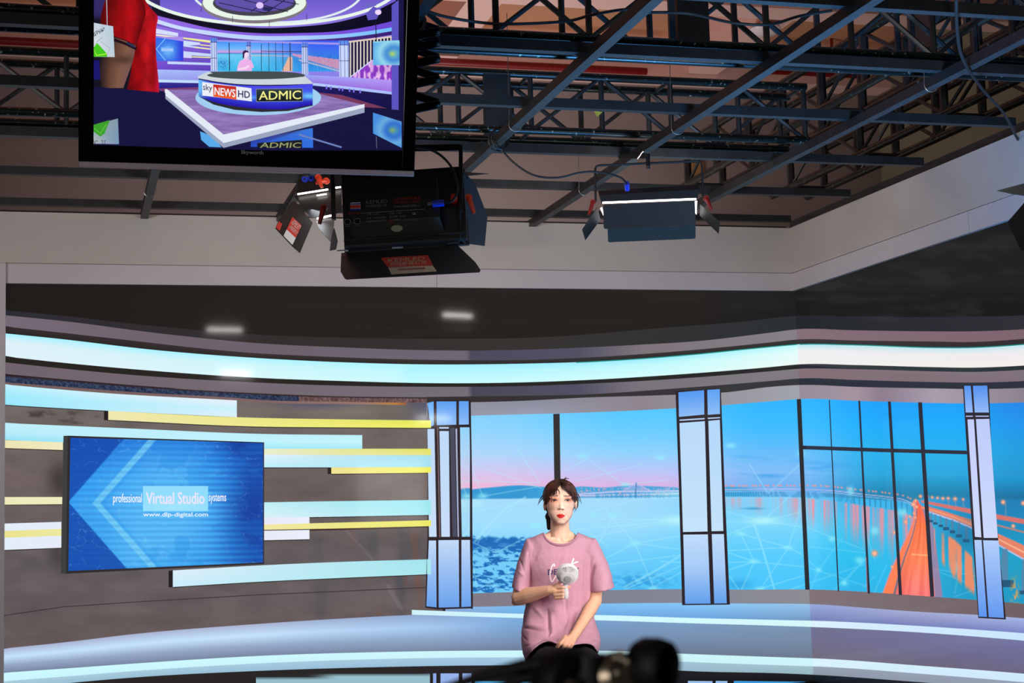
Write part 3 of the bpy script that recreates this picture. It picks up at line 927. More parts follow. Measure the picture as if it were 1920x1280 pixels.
both(T6, T7, [(0, bl((112, 98, 106))), (879, bl((116, 108, 118))), (882, bl((72, 70, 86))), (1080, bl((80, 78, 98))), (1180, bl((120, 112, 122))), (1480, bl((128, 122, 128)))],
     [(1500, bl((130, 110, 116))), (1920, bl((126, 110, 120)))], n=160)
both([p for p in T7 if p[0] >= 800], T8, [(800, bl((52, 44, 46))), (1480, bl((52, 54, 56)))], [(1500, bl((40, 46, 58))), (1920, bl((44, 48, 62)))], x0=800)
both(T8, T9, [(800, bl((148, 148, 162))), (1000, [(138, 140, 156), (152, 156, 174)]), (1200, bl((142, 132, 142))), (1480, bl((160, 162, 170)))],
     [(1500, bl((150, 138, 150))), (1600, bl((162, 146, 158))), (1650, bl((140, 122, 138))), (1750, bl((168, 156, 172))), (1920, bl((140, 130, 142)))], x0=800, n=80)

# left: speckled frieze and pink line under the bands
F1 = [(0, 702), (120, 712), (250, 723), (480, 737), (640, 743), (800, 745)]
F2 = [(0, 716), (120, 725), (250, 735), (444, 746), (480, 749), (640, 753), (800, 755)]
def frieze(X, Y):
    yt, yb = herm(F1, X), herm(F2, X)
    V = (Y - 700) / 60
    return None
nx = 500
xs = np.linspace(0, 800, nx)
v = np.linspace(0, 1, 8)[:, None]
Xg = xs + 0 * v
Yg = herm(F1, xs) * (1 - v) + herm(F2, xs) * v
nn_ = vnoise(Xg * 0.45, Yg * 0.5)
cg = np.where((Xg < 560)[..., None], np.array((44, 56, 84.)), np.array((104, 78, 80.))) + ((nn_ - 0.5) * 62)[..., None]
cg = mixc(cg, (48, 36, 40), (v < 0.2) * 1.0 + 0 * Xg)
SL.grid(Xg, Yg, cg)
SL.band(0, 762, F2, [(p[0], p[1] + 4.5) for p in F2], [(0, bl((118, 92, 92))), (480, bl((126, 98, 98))), (690, bl((150, 118, 108))), (740, bl((186, 128, 60))), (762, bl((150, 90, 60)))])

CY = (160, 234, 252)
# stacked light bars, left part
def bar(pt, pb, cl, cr, rows=2, dark=True):
    (x0, y0), (x1, y1) = pt[0], pt[-1]
    n = len(cl)
    SL.band(x0, x1, pt, pb, [(x0, cl), (x1, cr)], rows=tuple(np.linspace(0, 1, n)), n=20)
    if dark:
        SL.line([(x, herm(pb, x) + 0.8) for x in np.linspace(x0, x1, 12)], 1.7, (52, 46, 40))


bar([(0, 720), (200, 737), (444, 750.5)], [(0, 758.5), (203, 770), (444, 782)], [(190, 240, 252), CY, (150, 230, 252)], [(232, 240, 250), (205, 240, 252), (224, 240, 250)])
bar([(203, 770), (444, 782), (640, 786), (806, 788)], [(203, 787), (480, 799.5), (640, 801), (806, 802)], [(240, 232, 172), (238, 230, 180)], [(226, 230, 88), (240, 240, 96)])
SL.poly([(195, 769.5), (203, 770), (203, 788), (195, 787.5)], (34, 30, 28))
bar([(0, 792.5), (240, 803), (480, 813), (679, 815.5)], [(0, 824.5), (118, 829.5), (300, 836), (495, 841), (679, 841)], [(190, 238, 250), (185, 236, 250), (150, 226, 246)], [(190, 238, 250), (196, 244, 252), (160, 232, 252)])
bar([(0, 824.5), (118, 829)], [(0, 839.5), (118, 843.5)], [(236, 228, 178)] * 2, [(240, 234, 190)] * 2)
bar([(495, 841), (650, 841), (807, 841)], [(495, 852), (650, 853), (807, 853)], [(232, 236, 205)] * 2, [(222, 226, 92), (235, 225, 130)], dark=False)
bar([(495, 852), (650, 853), (807, 853)], [(495, 876), (650, 876), (807, 875.5)], [(222, 242, 252), (190, 238, 250)], [(160, 220, 236), (165, 225, 240)])
bar([(621, 876), (807, 875.5)], [(621, 888), (807, 886)], [(240, 226, 150)] * 2, [(240, 236, 92)] * 2)
SL.poly([(614, 877), (621, 877), (621, 888.5), (614, 888.5)], (40, 34, 30))
bar([(495, 941.5), (650, 939), (808, 937)], [(495, 970.5), (650, 968), (808, 965)], [(190, 238, 246), (218, 240, 248)], [(150, 226, 236), (160, 230, 238)])
bar([(495, 970), (580, 969)], [(495, 1012.5), (580, 1010.5)], [(232, 232, 246)] * 2, [(236, 238, 252)] * 2)
bar([(495, 983), (650, 979), (808, 975)], [(495, 993), (650, 990), (808, 986)], [(240, 232, 165)] * 2, [(234, 228, 96)] * 2)
SL.poly([(580, 993), (808, 986.5), (808, 988.5), (580, 995)], (72, 48, 44))
bar([(324, 1069), (480, 1060), (640, 1053), (809, 1048)], [(324, 1100), (480, 1090.5), (640, 1083), (809, 1076)], [(222, 238, 250), (200, 236, 250)], [(160, 226, 236), (170, 232, 238)])
SL.poly([(316, 1069.5), (324, 1069), (324, 1100.5), (316, 1100.5)], (34, 26, 28))
bar([(0, 931.5), (117, 931.5)], [(0, 946), (117, 945)], [(238, 232, 185)] * 2, [(238, 236, 190)] * 2)
bar([(0, 981.5), (115, 978)], [(0, 1031), (115, 1026.5)], [(226, 238, 248)] * 2, [(230, 235, 250)] * 2)
bar([(0, 995.5), (115, 991)], [(0, 1008), (115, 1004)], [(234, 226, 140)] * 2, [(236, 232, 160)] * 2, dark=False)

# blue screen in its dark frame
SL.poly([(119, 817), (127, 816.5), (495, 829), (495, 1057), (126, 1075), (114, 1075)], (46, 42, 44))
SL.poly([(119, 817), (127, 816.5), (124, 1075), (114, 1075)], (60, 62, 62))


def blue(X, Y):
    c = vgrad(Y, [(820, (24, 110, 215)), (900, (50, 160, 245)), (960, (58, 165, 245)), (1070, (48, 155, 235))])
    c = mixc(c, (95, 195, 252), np.clip(blob(X, Y, 310, 950, 110, 110) + blob(X, Y, 250, 1050, 60, 60) * 0.4, 0, 0.85))
    # dark outside the arrow
    yc = 941
    ox = 136 + np.abs(Y - yc) * 0.88
    c = mixc(c, (18, 72, 170), ss(-2, 2, ox - 8 - X) * 0.85)
    c = mixc(c, (20, 70, 165), ss(385, 500, X) * 0.8)
    c = mixc(c, (14, 52, 140), blob(X, Y, 470, 960, 36, 70) * 0.7 + blob(X, Y, 455, 836, 40, 18) * 0.7)
    # arrow stroke
    ax = 173 + np.abs(Y - 943) * 0.885
    c = mixc(c, (125, 215, 250), ss(-1, 1, X - ax) * ss(-1, 1, ax + 15 - X) * 0.75)
    c = mixc(c, (40, 150, 240), ss(-1, 1, X - ax - 15) * ss(-1, 1, ax + 24 - X) * 0.25)
    # world map traces
    m = fbm(X / 34 + 2, Y / 26 + 8, 4)
    c = mixc(c, (140, 215, 252), np.clip(1 - np.abs(m - 0.52) / 0.012, 0, 1) * 0.35)
    c = mixc(c, (35, 140, 228), ss(0.55, 0.62, m) * 0.25 * ss(260, 300, X))
    # broken scan lines
    yy = Y + (X - 130) * 0.015 * (Y - 945) / 120
    s = 0.5 + 0.5 * np.sin(yy * 2 * math.pi / 11.3)
    c = mixc(c, (12, 60, 165), s * (0.16 + 0.3 * ss(330, 480, X)))
    return c


nx, ny = 290, 200
u, v = np.meshgrid(np.linspace(0, 1, nx), np.linspace(0, 1, ny))
xl_, xr_ = 132 - 4 * v, 493.0
Xg = xl_ + (xr_ - xl_) * u
Yg = (820.5 + 10 * u) * (1 - v) + (1070 - 16 * u) * v
SL.grid(Xg, Yg, blue(Xg, Yg))
SL.paint(268, 390, 911, 958, 2.0, lambda X, Y: mixc(np.array((120, 208, 250.)) * np.ones(X.shape + (1,)), (165, 232, 252), 0.5 + 0.3 * blob(X, Y, 330, 950, 60, 15)))
SL.text('professional', 212, 947, 54, 22, (238, 244, 255), bold=0.012)
SL.text('Virtual Studio', 273.5, 945, 110, 23, (232, 228, 250), bold=0.025)
SL.text('systems', 391, 944.5, 33, 18, (236, 242, 255), bold=0.012)
SL.text('www.dlp-digital.com', 268, 970.5, 122, 10.5, (225, 240, 250), bold=0.02)

# column one (glass case column)
DK = (44, 34, 40)
SL.poly([(801, 754), (818, 749), (879, 750), (886, 1140), (820, 1142), (797, 1139), (801, 1000)], DK)


def pane(S, pts, top, bot, mid=None):
    (a, b, c_, d) = pts       # tl tr br bl
    n = 14
    v = np.linspace(0, 1, n)[:, None]
    u = np.array([0, 1.0])
    L = np.array(a) * (1 - v) + np.array(d) * v
    R = np.array(b) * (1 - v) + np.array(c_) * v
    X = np.stack([L[:, 0], R[:, 0]], 1)
    Y = np.stack([L[:, 1], R[:, 1]], 1)
    rows = [top, bot] if mid is None else [top, mid, bot]
    vs = np.linspace(0, 1, len(rows))
    cols = np.zeros((n, 2, 3))
    for k_ in range(3):
        cols[:, :, k_] = np.interp(v[:, 0], vs, [r[k_] for r in rows])[:, None]
    S.grid(X, Y, cols)


TB, TB2 = (92, 158, 240), (140, 188, 246)
BB, BB2 = (196, 218, 248), (104, 160, 236)
SH, SH2 = (190, 216, 248), (200, 222, 248)
pane(SL, [(801, 755.5), (812.5, 752.5), (813, 797), (807, 800)], (110, 178, 248), TB2)
pane(SL, [(818, 752.5), (855, 752.5), (855, 796), (818.5, 797)], TB, TB2)
pane(SL, [(860, 752), (878, 752), (878.5, 795.5), (860, 796)], TB, TB2)
pane(SL, [(801, 804), (814, 804), (818, 1006), (804, 1006)], SH, SH2)
pane(SL, [(823.5, 808), (841, 808), (843, 1006), (827, 1006)], SH, SH2)
SL.poly([(823, 800.5), (841, 800.5), (841, 803.5), (823, 803.5)], (185, 208, 240))
SL.poly([(843, 803), (852, 801), (856, 1006), (848, 1006)], (72, 74, 92))
SL.line([(820, 801), (824, 1007)], 1.5, (140, 110, 112))
SL.paint(861.5, 880.5, 801, 1006, 2.0, lambda X, Y: paint_view(X + 30, Y) * 0.9 + 20)
SL.poly([(853.5, 804), (856.5, 803), (860, 1006), (857.5, 1006)], (170, 178, 210))
SL.line([(860, 798), (861, 900), (863.5, 1008)], 4, DK)
SL.line([(880.5, 750), (883, 900), (884.5, 1141)], 3.2, DK)
pane(SL, [(803.5, 1013), (817, 1013), (818, 1138), (799, 1136)], BB, BB2)
pane(SL, [(821.5, 1012.5), (859.5, 1012), (860.5, 1137.5), (822, 1138.5)], BB, BB2)
pane(SL, [(864.5, 1012), (880.5, 1012), (882.5, 1136.5), (864.5, 1137.5)], BB, BB2)
# light bars overlap the column edge
for y0, y1, cc in ((788, 802, (238, 238, 96)), (841, 853, (228, 226, 110)), (853, 875.5, (165, 222, 236)), (875.5, 886, (240, 236, 92)), (937, 965, (158, 228, 236)), (975, 986, (236, 230, 98)), (1048, 1076, (168, 230, 236))):
    SL.poly([(800, y0), (807.5, y0), (807.5, y1), (800, y1)], cc)

# dark vertical bar of the window, behind her head
SL.poly([(1036.5, 776), (1048.5, 775.5), (1053, 1105), (1041.5, 1105)], (52, 48, 48))

# column two
SL.poly([(1265.5, 733), (1350.5, 728.5), (1357, 900), (1367.5, 1133), (1278, 1134), (1271.5, 900)], DK)
pane(SL, [(1271, 735.5), (1319, 731.5), (1319.5, 777), (1272, 781.5)], (84, 152, 240), TB2)
pane(SL, [(1325, 731), (1348.5, 729.5), (1349, 776), (1326, 777.5)], (92, 162, 244), TB2)
SL.poly([(1273, 786.5), (1320, 783.5), (1320, 786), (1273, 789)], (180, 205, 240))
SL.poly([(1326, 783), (1349, 782), (1349, 784), (1326, 785.5)], (180, 205, 240))
pane(SL, [(1273, 793), (1320.5, 789.5), (1325.5, 996), (1279.5, 997)], (186, 218, 250), (196, 226, 248))
pane(SL, [(1327, 789), (1348.5, 787), (1355, 995), (1333, 995.5)], (180, 215, 250), (196, 226, 248))
pane(SL, [(1280, 1002), (1326, 1001.5), (1331, 1131), (1283.5, 1131.5)], (192, 220, 250), (98, 158, 236), (165, 202, 246))
pane(SL, [(1333.5, 1001), (1356, 1001), (1361.5, 1130.5), (1338, 1131)], (192, 220, 250), (98, 158, 236), (165, 202, 246))

# window bars on the right LED wall and at the corner
VB = (42, 40, 52)
SL.poly([(1492.5, 748.5), (seam(748), 747.5), (seam(1105), 1105), (1508.5, 1105)], (44, 42, 44))
SR.poly([(seam(748), 747.5), (1502.5, 748.5), (1518, 1105.5), (seam(1105), 1105)], (44, 42, 44))
SR.poly([(1503, 835), (1660, 840.5), (1813, 844.5), (1814, 851.5), (1660, 847.5), (1504, 842)], VB)
SR.poly([(1554.5, 749.5), (1556.5, 749.5), (1574, 1108), (1571.5, 1108)], VB)
SR.poly([(1610, 751), (1613.5, 751), (1632, 1112), (1627.5, 1112)], VB)
SR.poly([(1665.5, 752.5), (1671, 752.5), (1692, 1115), (1686, 1115)], VB)
SR.poly([(1722, 754), (1729.5, 754), (1752.5, 1118), (1745, 1118)], VB)
SR.line([(1624.5, 1044), (1627, 1110)], 1.6, (150, 110, 130))

# column three
SR.poly([(1806, 722), (1855, 721.5), (1862, 900), (1887, 1161), (1835, 1158), (1817, 900)], DK)
pane(SR, [(1808.5, 723), (1821, 723), (1825, 773), (1811.5, 773)], (88, 150, 240), (150, 185, 246))
pane(SR, [(1825, 723), (1852, 722.5), (1855, 773), (1828.5, 773)], (84, 145, 238), (150, 185, 246))
SR.poly([(1812, 779), (1825, 779), (1825, 781), (1812, 781)], (180, 190, 235))
SR.poly([(1830, 779), (1855, 779), (1855, 781), (1830, 781)], (180, 190, 235))
pane(SR, [(1815, 786), (1827, 786), (1841, 1007), (1829, 1006)], (196, 206, 250), (205, 216, 250))
pane(SR, [(1831, 785.5), (1856, 785), (1872, 1008), (1845.5, 1008)], (190, 202, 248), (205, 216, 250))
pane(SR, [(1828, 1012), (1841.5, 1012), (1851.5, 1156), (1836.5, 1155.5)], (180, 205, 250), (92, 148, 238))
pane(SR, [(1844.5, 1012.5), (1873.5, 1013), (1883.5, 1158), (1855, 1156.5)], (180, 205, 250), (98, 152, 238))

# clip artwork to the cabinets: everything below the fascia line and inside the rims
def clip(S, ax, lo, hi):
    out = []
    for P in S.V:
        P[:, ax] = np.clip(P[:, ax], lo, hi)
        P[:, 2] = np.clip(P[:, 2], 0.03, ZH0 + 0.01)
        out.append(P)
    S.V = out


clip(SL, 0, XL, XC)
clip(SR, 1, 4.3, D)
SL.build('screen', M['screen_attr'], led_l)
SR.build('screen', M['screen_attr'], led_r)

# ------------------------------------------------------------------ lighting grid and trusses above the set
ZG = ZH2 + 0.02


def grid_beam(a, b, label, w=0.05):
    o = MB().bar(a, b, w, w).build('grid_beam', M['steel'], None)
    return tag(o, label, 'ceiling beam', 'square steel beams of the lighting grid')


xl_names = ['black steel grid beam at the very top right, crossing the frame edge', 'black steel grid beam crossing the picture with a blue underside, second from the camera', 'black steel grid beam level with the lower half of the television',
            'black steel grid beam carrying the clamp of the right studio lamp', 'black steel grid beam crossing behind the hanging studio lamps, second from the white fascia', 'black steel grid beam lying just above the white fascia board']
for i, y in enumerate((6.05, 6.9, 7.88, 8.91, 9.9, 10.86)):
    grid_beam((-3.2, y, ZG + 0.025), (XC - 0.08, y, ZG + 0.025), xl_names[i])
yn = ['black steel grid beam running away at the far left, below the television', 'black steel grid beam running away hidden behind the television', 'long black and blue grid beam slanting down from top centre to the large studio lamp',
      'long black and blue grid beam slanting down behind the right studio lamp', 'long black and blue grid beam slanting from the right edge to the right lamp']
for x, nme in zip((0.47, 1.385, 2.295, 3.2, 4.15), yn):
    grid_beam((x, 4.2, ZG - 0.025), (x, 11.06, ZG - 0.025), nme)
ab = MB()
ab.bar((XC + 0.03, 4.0, ZH2 + 0.03), (XC + 0.03, D, ZH2 + 0.03), 0.09, 0.05)
tag(ab.build('edge_rail', M['steel']), 'dark steel rail capping the sloping right fascia board', 'rail')
ab = MB()
ab.bar((-2.9, D + 0.12, ZH2 + 0.02), (XC, D + 0.12, ZH2 + 0.02), 0.05, 0.03)
tag(ab.build('edge_rail', M['steel']), 'thin dark steel rail lying on top of the back fascia board', 'rail')


def truss(origin, d, length, w, h, bay, label, name='box_truss', sheath=(), rc=0.024, rp=0.016):
    """box truss: origin = lower chord start, d = unit direction, w sideways, h upwards"""
    d = Vector(d)
    s = Vector((d.y, -d.x, 0))
    o = Vector(origin)
    root = empty(name, o, label, 'truss', 'black lattice trusses over the set')
    up = Vector((0, 0, 1))
    for a in (0, 1):
        for b in (0, 1):
            p = o + s * w * a + up * h * b
            MB().tube([p, p + d * length], rc, 10).build('chord', M['steel_tube'], root, smooth=True)
    n = int(length / bay)
    for face in (0, 1):
        off = s * w * face
        for i in range(n + 1):
            p = o + off + d * (i * bay + 0.02 + 0.05 * face)
            MB().tube([p, p + up * h], rp, 6).build('post', M['steel'], root)
            if i < n:
                q = p + d * bay
                aa, bb = (p, q + up * h) if (i + face) % 2 == 0 else (p + up * h, q)
                MB().tube([aa, bb], 0.0135, 6).build('brace', M['steel'], root)
    for i in range(0, n + 1, 2):
        p = o + d * (i * bay + 0.02)
        MB().tube([p, p + s * w], 0.0125, 6).build('cross_bar', M['steel'], root)
        MB().tube([p + up * h, p + s * w + up * h], 0.0125, 6).build('cross_bar', M['steel'], root)
    for t in sheath:
        p = o + d * t
        MB().plate([p - up * 0.0, p + d * 0.16, p + d * 0.16 + up * h, p + up * h], 0.02, -s).build('joint_plate', M['steel'], root)
        MB().plate([p + s * w, p + d * 0.1 + s * w, p + d * 0.1 + up * h + s * w, p + up * h + s * w], 0.02, -s).build('joint_plate', M['steel'], root)
    return root


ZT = ZG + 0.085
b0 = on(960, 243, 2, ZT)
bend = on(1532, 157, 2, ZT + 0.31)
truss((bend.x, b0.y, ZT), (-1, 0, 0), bend.x + 3.0, 0.24, 0.33, 0.43, 'black lattice truss crossing the middle of the ceiling, ending in an open frame at right', sheath=(on(1537, 155, 2, ZT + .3).x - on(925, 190, 2, ZT + .15).x - 0.1,))
a0 = on(960, 66, 2, ZT)
truss((XC - 0.2, a0.y, ZT), (-1, 0, 0), XC + 2.8, 0.26, 0.36, 0.45, 'black lattice truss along the top of the picture, nearest the camera', sheath=(on(1900, 60, 2, ZT).x - on(1090, 20, 2, ZT).x,))
ZT2 = ZT + 0.40
t1 = on(1540, 205, 2, ZT2)
truss((t1.x, 4.6, ZT2), (0, 1, 0), 7.6, 0.32, 0.33, 0.6, 'black lattice truss running away at right, left one of the pair', sheath=(1.6, 3.4), rc=0.03, rp=0.03)
t2 = on(1747, 225, 2, ZT2)
truss((t2.x, 4.6, ZT2), (0, 1, 0), 7.6, 0.32, 0.33, 0.6, 'black lattice truss running away at right, beside the sloping white fascia', sheath=(1.3, 3.0), rc=0.03, rp=0.03)
# red fire pipes under the hall ceiling
yp = 14.05
pz = on(960, 122, 1, yp).z
px_ = MB().tube([(-6, yp, pz), (on(1212, 130, 1, yp).x, yp, pz)], 0.035, 10)
tag(px_.build('fire_pipe', M['pipe'], smooth=True), 'red fire pipe under the hall ceiling, left length ending above the middle truss', 'pipe', None)
pz2 = on(1560, 140, 1, yp).z
p2 = MB().tube([(on(1425, 137, 1, yp).x, yp, pz2), (7.6, yp, pz2)], 0.025, 10)
rt = p2.build('fire_pipe', M['pipe'], smooth=True)
tag(rt, 'thinner red fire pipe under the hall ceiling at upper right', 'pipe')
for xx in (1562, 1705):
    q = on(xx, 136, 1, yp)
    MB().tube([(q.x, yp, pz2), (q.x, yp, pz2 + 0.5)], 0.016, 8).build('dropper', M['pipe'], rt, smooth=True)
dl = on(1435, 66, 1, 12.6)
MB_l = MB().lathe([(0, 0.0), (0.10, -0.01), (0.14, -0.05), (0.13, -0.07), (0.03, -0.10), (0.03, -0.5), (0, -0.5)], dl, (0, 0, -1), 24)
tag(MB_l.build('ceiling_light', M['silver'], smooth=True), 'small round unlit ceiling light beyond the top truss', 'ceiling light')
tag(MB().box(on(1303, 330, 1, 14.5).x, 14.57, on(1303, 330, 1, 14.5).z, on(1325, 330, 1, 14.5).x, 14.6, on(1303, 302, 1, 14.5).z).build('timber_plate', M['wood']), 'small pale timber plate screwed to the rear wall above the right lamp', 'board')

# wires and cables
def cable(pts, r, label, name='cable', m='cable', cat='cable', group=None):
    P = [Vector(p) for p in pts]
    out = []
    for i in range(len(P) - 1):
        p0, p1, p2, p3 = P[max(i - 1, 0)], P[i], P[i + 1], P[min(i + 2, len(P) - 1)]
        for k_ in range(8):
            t = k_ / 8
            out.append(0.5 * ((2 * p1) + (-p0 + p2) * t + (2 * p0 - 5 * p1 + 4 * p2 - p3) * t * t + (-p0 + 3 * p1 - 3 * p2 + p3) * t**3))
    out.append(P[-1])
    o = MB().tube(out, r, 6).build(name, M[m], None, smooth=True)
    return tag(o, label, cat, group)


def hook_wire(bx, by, top, label):
    """wire dropping from the truss to a loop round a running-away beam"""
    pts = [(bx - 0.03, by, top)]
    pts += [(bx - 0.032, by, ZG + 0.1), (bx - 0.034, by, ZG + 0.0)]
    for k_ in range(9):
        t = math.pi + k_ * math.pi / 8
        pts.append((bx + 0.036 * math.cos(t), by, ZG - 0.03 + 0.036 * math.sin(t)))
    pts.append((bx + 0.034, by, ZG + 0.02))
    return cable(pts, 0.0022, label, 'hanging_wire', 'wire', 'wire', 'bare wires looped round the grid beams')


q = on(945, 240, 2, ZG - 0.05)
hook_wire(2.295, q.y, ZT + 0.5, 'bare wire hooked round the slanting beam right of the television')
q = on(1252, 246, 2, ZG - 0.05)
hook_wire(3.2, q.y, ZT + 0.5, 'bare wire hooked round the slanting beam above the right lamp')
q = on(1660, 144, 2, ZG)
hook_wire(4.15, q.y, ZT + 0.1, 'short bare wire hooked round the beam at upper right')
hook_wire(0.47, 10.15, ZG + 0.06, 'bare wire loop round the short beam below the television')
hook_wire(3.2, 9.75, ZG + 0.25, 'bare wire hooked round the slanting beam left of the right lamp')
cable([on(x, y, 2, ZG + 0.12) for x, y in ((778, 12), (830, 30), (900, 42), (960, 45), (1060, 40), (1110, 28), (1170, 18), (1200, 23), (1290, 25), (1370, 42), (1440, 46), (1500, 30), (1560, 20))], 0.007, 'black cable sagging along the grid at the top of the picture')
cable([on(x, y, 2, ZG - 0.06) for x, y in ((1793, -10), (1795, 60), (1806, 112), (1840, 165), (1880, 210), (1905, 255), (1930, 300))], 0.008, 'black cable hanging down in front of the right fascia at the top right')
lamp_c = [at_depth(x, y, 8.95) for x, y in ((925, 262), (960, 302), (1000, 328), (1045, 333), (1085, 324), (1115, 322), (1150, 328), (1168, 336), (1175, 348))]
cable(lamp_c, 0.006, 'black power cable drooping to the blue plug of the right studio lamp')
q = on(920, 255, 2, ZG - 0.03)
for k_ in range(1):
    pts = [(2.295 + 0.055 * math.cos(t), q.y + 0.01 * t, ZG - 0.03 + 0.06 * math.sin(t)) for t in np.linspace(0, 4.2 * math.pi, 26)]
    cable(pts, 0.005, 'coil of black cable wound round the slanting beam beside the television')
tag(MB().plate([on(1114, 208, 1, 7.85), on(1130, 210, 1, 7.85), on(1120, 219, 1, 7.85)], 0.002).build('tape_scrap', M['yellow']), 'scrap of yellow tape stuck to the grid beam at top centre', 'tape')

# ------------------------------------------------------------------ television hanging in front
TD = 6.0
TILT = math.radians(15)
TU = Vector((1, 0, 0))
TV_ = Vector((0, -math.sin(TILT), math.cos(TILT)))
TN = TU.cross(TV_)            # towards the camera
BL = at_depth(147, 312, TD)
pu = Vector(on(0, 0, 1, 1))


def solve(fn, target, lo=0.0, hi=3.0):
    for _ in range(50):
        mid = (lo + hi) / 2
        if fn(mid) < target:
            lo = mid
        else:
            hi = mid
    return lo


TW = solve(lambda w: project(BL + TU * w)[0], 776)
px2m = TW / 630
pv = solve(lambda h: -project(BL + TV_ * h)[1], -2) / 310
TH = 392 * pv
tvr = empty('television', BL + TU * TW / 2 + TV_ * TH / 2, 'large flat television hanging at upper left, showing a news desk and a person in red', 'television')


def tvb(x0, y0, x1, y1, d0, d1):
    """box in television coordinates (px from lower left), depth d0..d1 in metres towards the camera"""
    return MB().quadbox(BL + TU * x0 * px2m + TV_ * y0 * pv + TN * d0, TU * (x1 - x0) * px2m, TV_ * (y1 - y0) * pv, TN * (d1 - d0))


tvb(2, 8, 628, 390, -0.075, -0.004).build('back_shell', M['plastic'], tvr, bevel=0.004)
fr = MB()
for r in ((0, 10, 27, 392), (605, 10, 630, 392), (27, 10, 605, 42), (27, 372, 605, 392)):
    fr.quadbox(BL + TU * r[0] * px2m + TV_ * r[1] * pv + TN * -0.004, TU * (r[2] - r[0]) * px2m, TV_ * (r[3] - r[1]) * pv, TN * 0.014)
fr.build('bezel', M['bezel'], tvr, bevel=0.002)
tvb(2, -1, 629, 10, -0.05, 0.014).build('lower_trim', M['silver'], tvr, bevel=0.003)
lg0 = CAM + ray(452, 290.5) * ((BL + TN * 0.0108 - CAM).dot(TN) / ray(452, 290.5).dot(TN))
text_mesh('logo', 'Skyworth', M['print_white'], tvr, lg0, TU, TV_, width=42 * px2m, height=9.5 * pv, bold=0.02)

ST = Screen(BL + TN * 0.001, TN, 0.00004)
ST.paint(158, 757, -70, 282, 5, lambda X, Y: mixc(np.array((22, 20, 62.)) * np.ones(X.shape + (1,)), (30, 26, 84), ss(80, 30, Y) * 0.4))
def stud(X, Y):
    c = vgrad(Y, [(0, (112, 92, 205)), (60, (150, 125, 230)), (140, (140, 130, 232)), (170, (120, 110, 210))])
    return c
ST.paint(285, 742, -70, 170, 4, stud)
ST.paint(160, 300, -70, 170, 6, lambda X, Y: mixc(np.array((52, 42, 100.)) * np.ones(X.shape + (1,)), (20, 18, 32), ss(25, 40, Y)))
VIO, LIT = (122, 88, 196), (208, 222, 255)
D1 = [(285, 10), (330, 25), (400, 42), (480, 52), (560, 50), (640, 40), (700, 22), (742, 2)]
D2 = [(285, 27), (330, 38), (400, 54), (480, 62), (560, 62), (640, 58), (700, 48), (742, 38)]
ST.band(285, 742, D1, D2, [(285, bl((20, 18, 34))), (742, bl((12, 10, 34)))])
D3 = [(285, 33), (330, 47), (400, 59), (480, 67), (560, 67), (640, 64), (700, 57), (742, 50)]
D4 = [(285, 41), (330, 54), (400, 67), (480, 75), (560, 75), (640, 71), (700, 64), (742, 57)]
ST.band(285, 742, D2, D3, [(285, bl((150, 110, 230))), (742, bl((110, 70, 215)))])
ST.band(285, 742, D3, D4, [(285, bl(LIT)), (560, bl((175, 205, 255))), (742, bl((110, 190, 250)))])
D5 = [(p[0], p[1] + 7) for p in D4]
ST.band(285, 742, D4, D5, [(285, bl(VIO)), (742, bl((58, 30, 110)))])
# hanging light rings
def ell(cx, cy, rx, ry, a0=0, a1=360, n=40):
    return [(cx + rx * math.cos(math.radians(t)), cy + ry * math.sin(math.radians(t))) for t in np.linspace(a0, a1, n)]
ST.line(ell(500, -32, 250, 78, 5, 178), 6, (232, 245, 235))
ST.line(ell(520, -18, 160, 60, -20, 165), 4, (225, 238, 240))
ST.line(ell(500, -30, 262, 88, 20, 170), 1.2, (20, 18, 40))
ST.poly(ell(477, 8, 99, 36), (130, 120, 130))
ST.poly(ell(477, 5, 97, 33), (232, 245, 232))
ST.poly(ell(477, 6, 78, 24), (70, 66, 80))
ST.poly(ell(477, 3, 74, 20), (96, 82, 170))
for a, b in (((420, -10), (540, 22)), ((410, 5), (500, 25)), ((440, -14), (560, 8)), ((520, -12), (470, 22)), ((545, -8), (500, 24))):
    ST.line([a, b], 1.4, (22, 20, 44))
ST.poly(ell(487, 10, 7, 6, n=14), (225, 200, 255))
ST.poly([(495, 12), (512, 15), (506, 22), (492, 19)], (40, 40, 90))
for x0, y0 in ((377, 18), (436, 38), (505, 47), (575, 34)):
    ST.line([(x0, y0 - 8), (x0, y0 + 4)], 1, (40, 40, 60))
ST.poly([(700, 12), (715, 18), (706, 36), (690, 38), (686, 26)], (96, 84, 190))
ST.poly(ell(709, 23, 6, 5, n=14), (240, 215, 255))
ST.poly([(678, 10), (700, 3), (706, 10), (690, 16)], (110, 100, 200))
# left wall of the small studio
ST.band(290, 405, [(290, 48), (405, 71)], [(290, 130), (405, 133)], [(290, [(150, 115, 232), (112, 74, 205)]), (405, [(135, 100, 215), (92, 62, 180)])])
def quad(S, x0, y0, x1, y1, h0, h1, col):
    S.poly([(x0, y0), (x1, y1), (x1, y1 + h1), (x0, y0 + h0)], col)
quad(ST, 292, 53.5, 334, 62, 9, 6, (214, 222, 255))
quad(ST, 292, 64, 395, 76, 3, 2.5, (238, 235, 200))
quad(ST, 335, 69, 395, 78, 2.5, 2.5, (236, 236, 130))
quad(ST, 344, 76, 375, 80, 10, 4, (205, 222, 255))
quad(ST, 344, 84, 395, 91, 3, 2.5, (205, 220, 255))
quad(ST, 365, 88, 395, 91, 2, 2, (240, 236, 160))
quad(ST, 375, 83, 395, 85, 2, 2, (236, 236, 140))
quad(ST, 344, 96, 395, 101, 7, 5, (200, 216, 255))
quad(ST, 344, 103, 359, 104, 5, 5, (214, 212, 250))
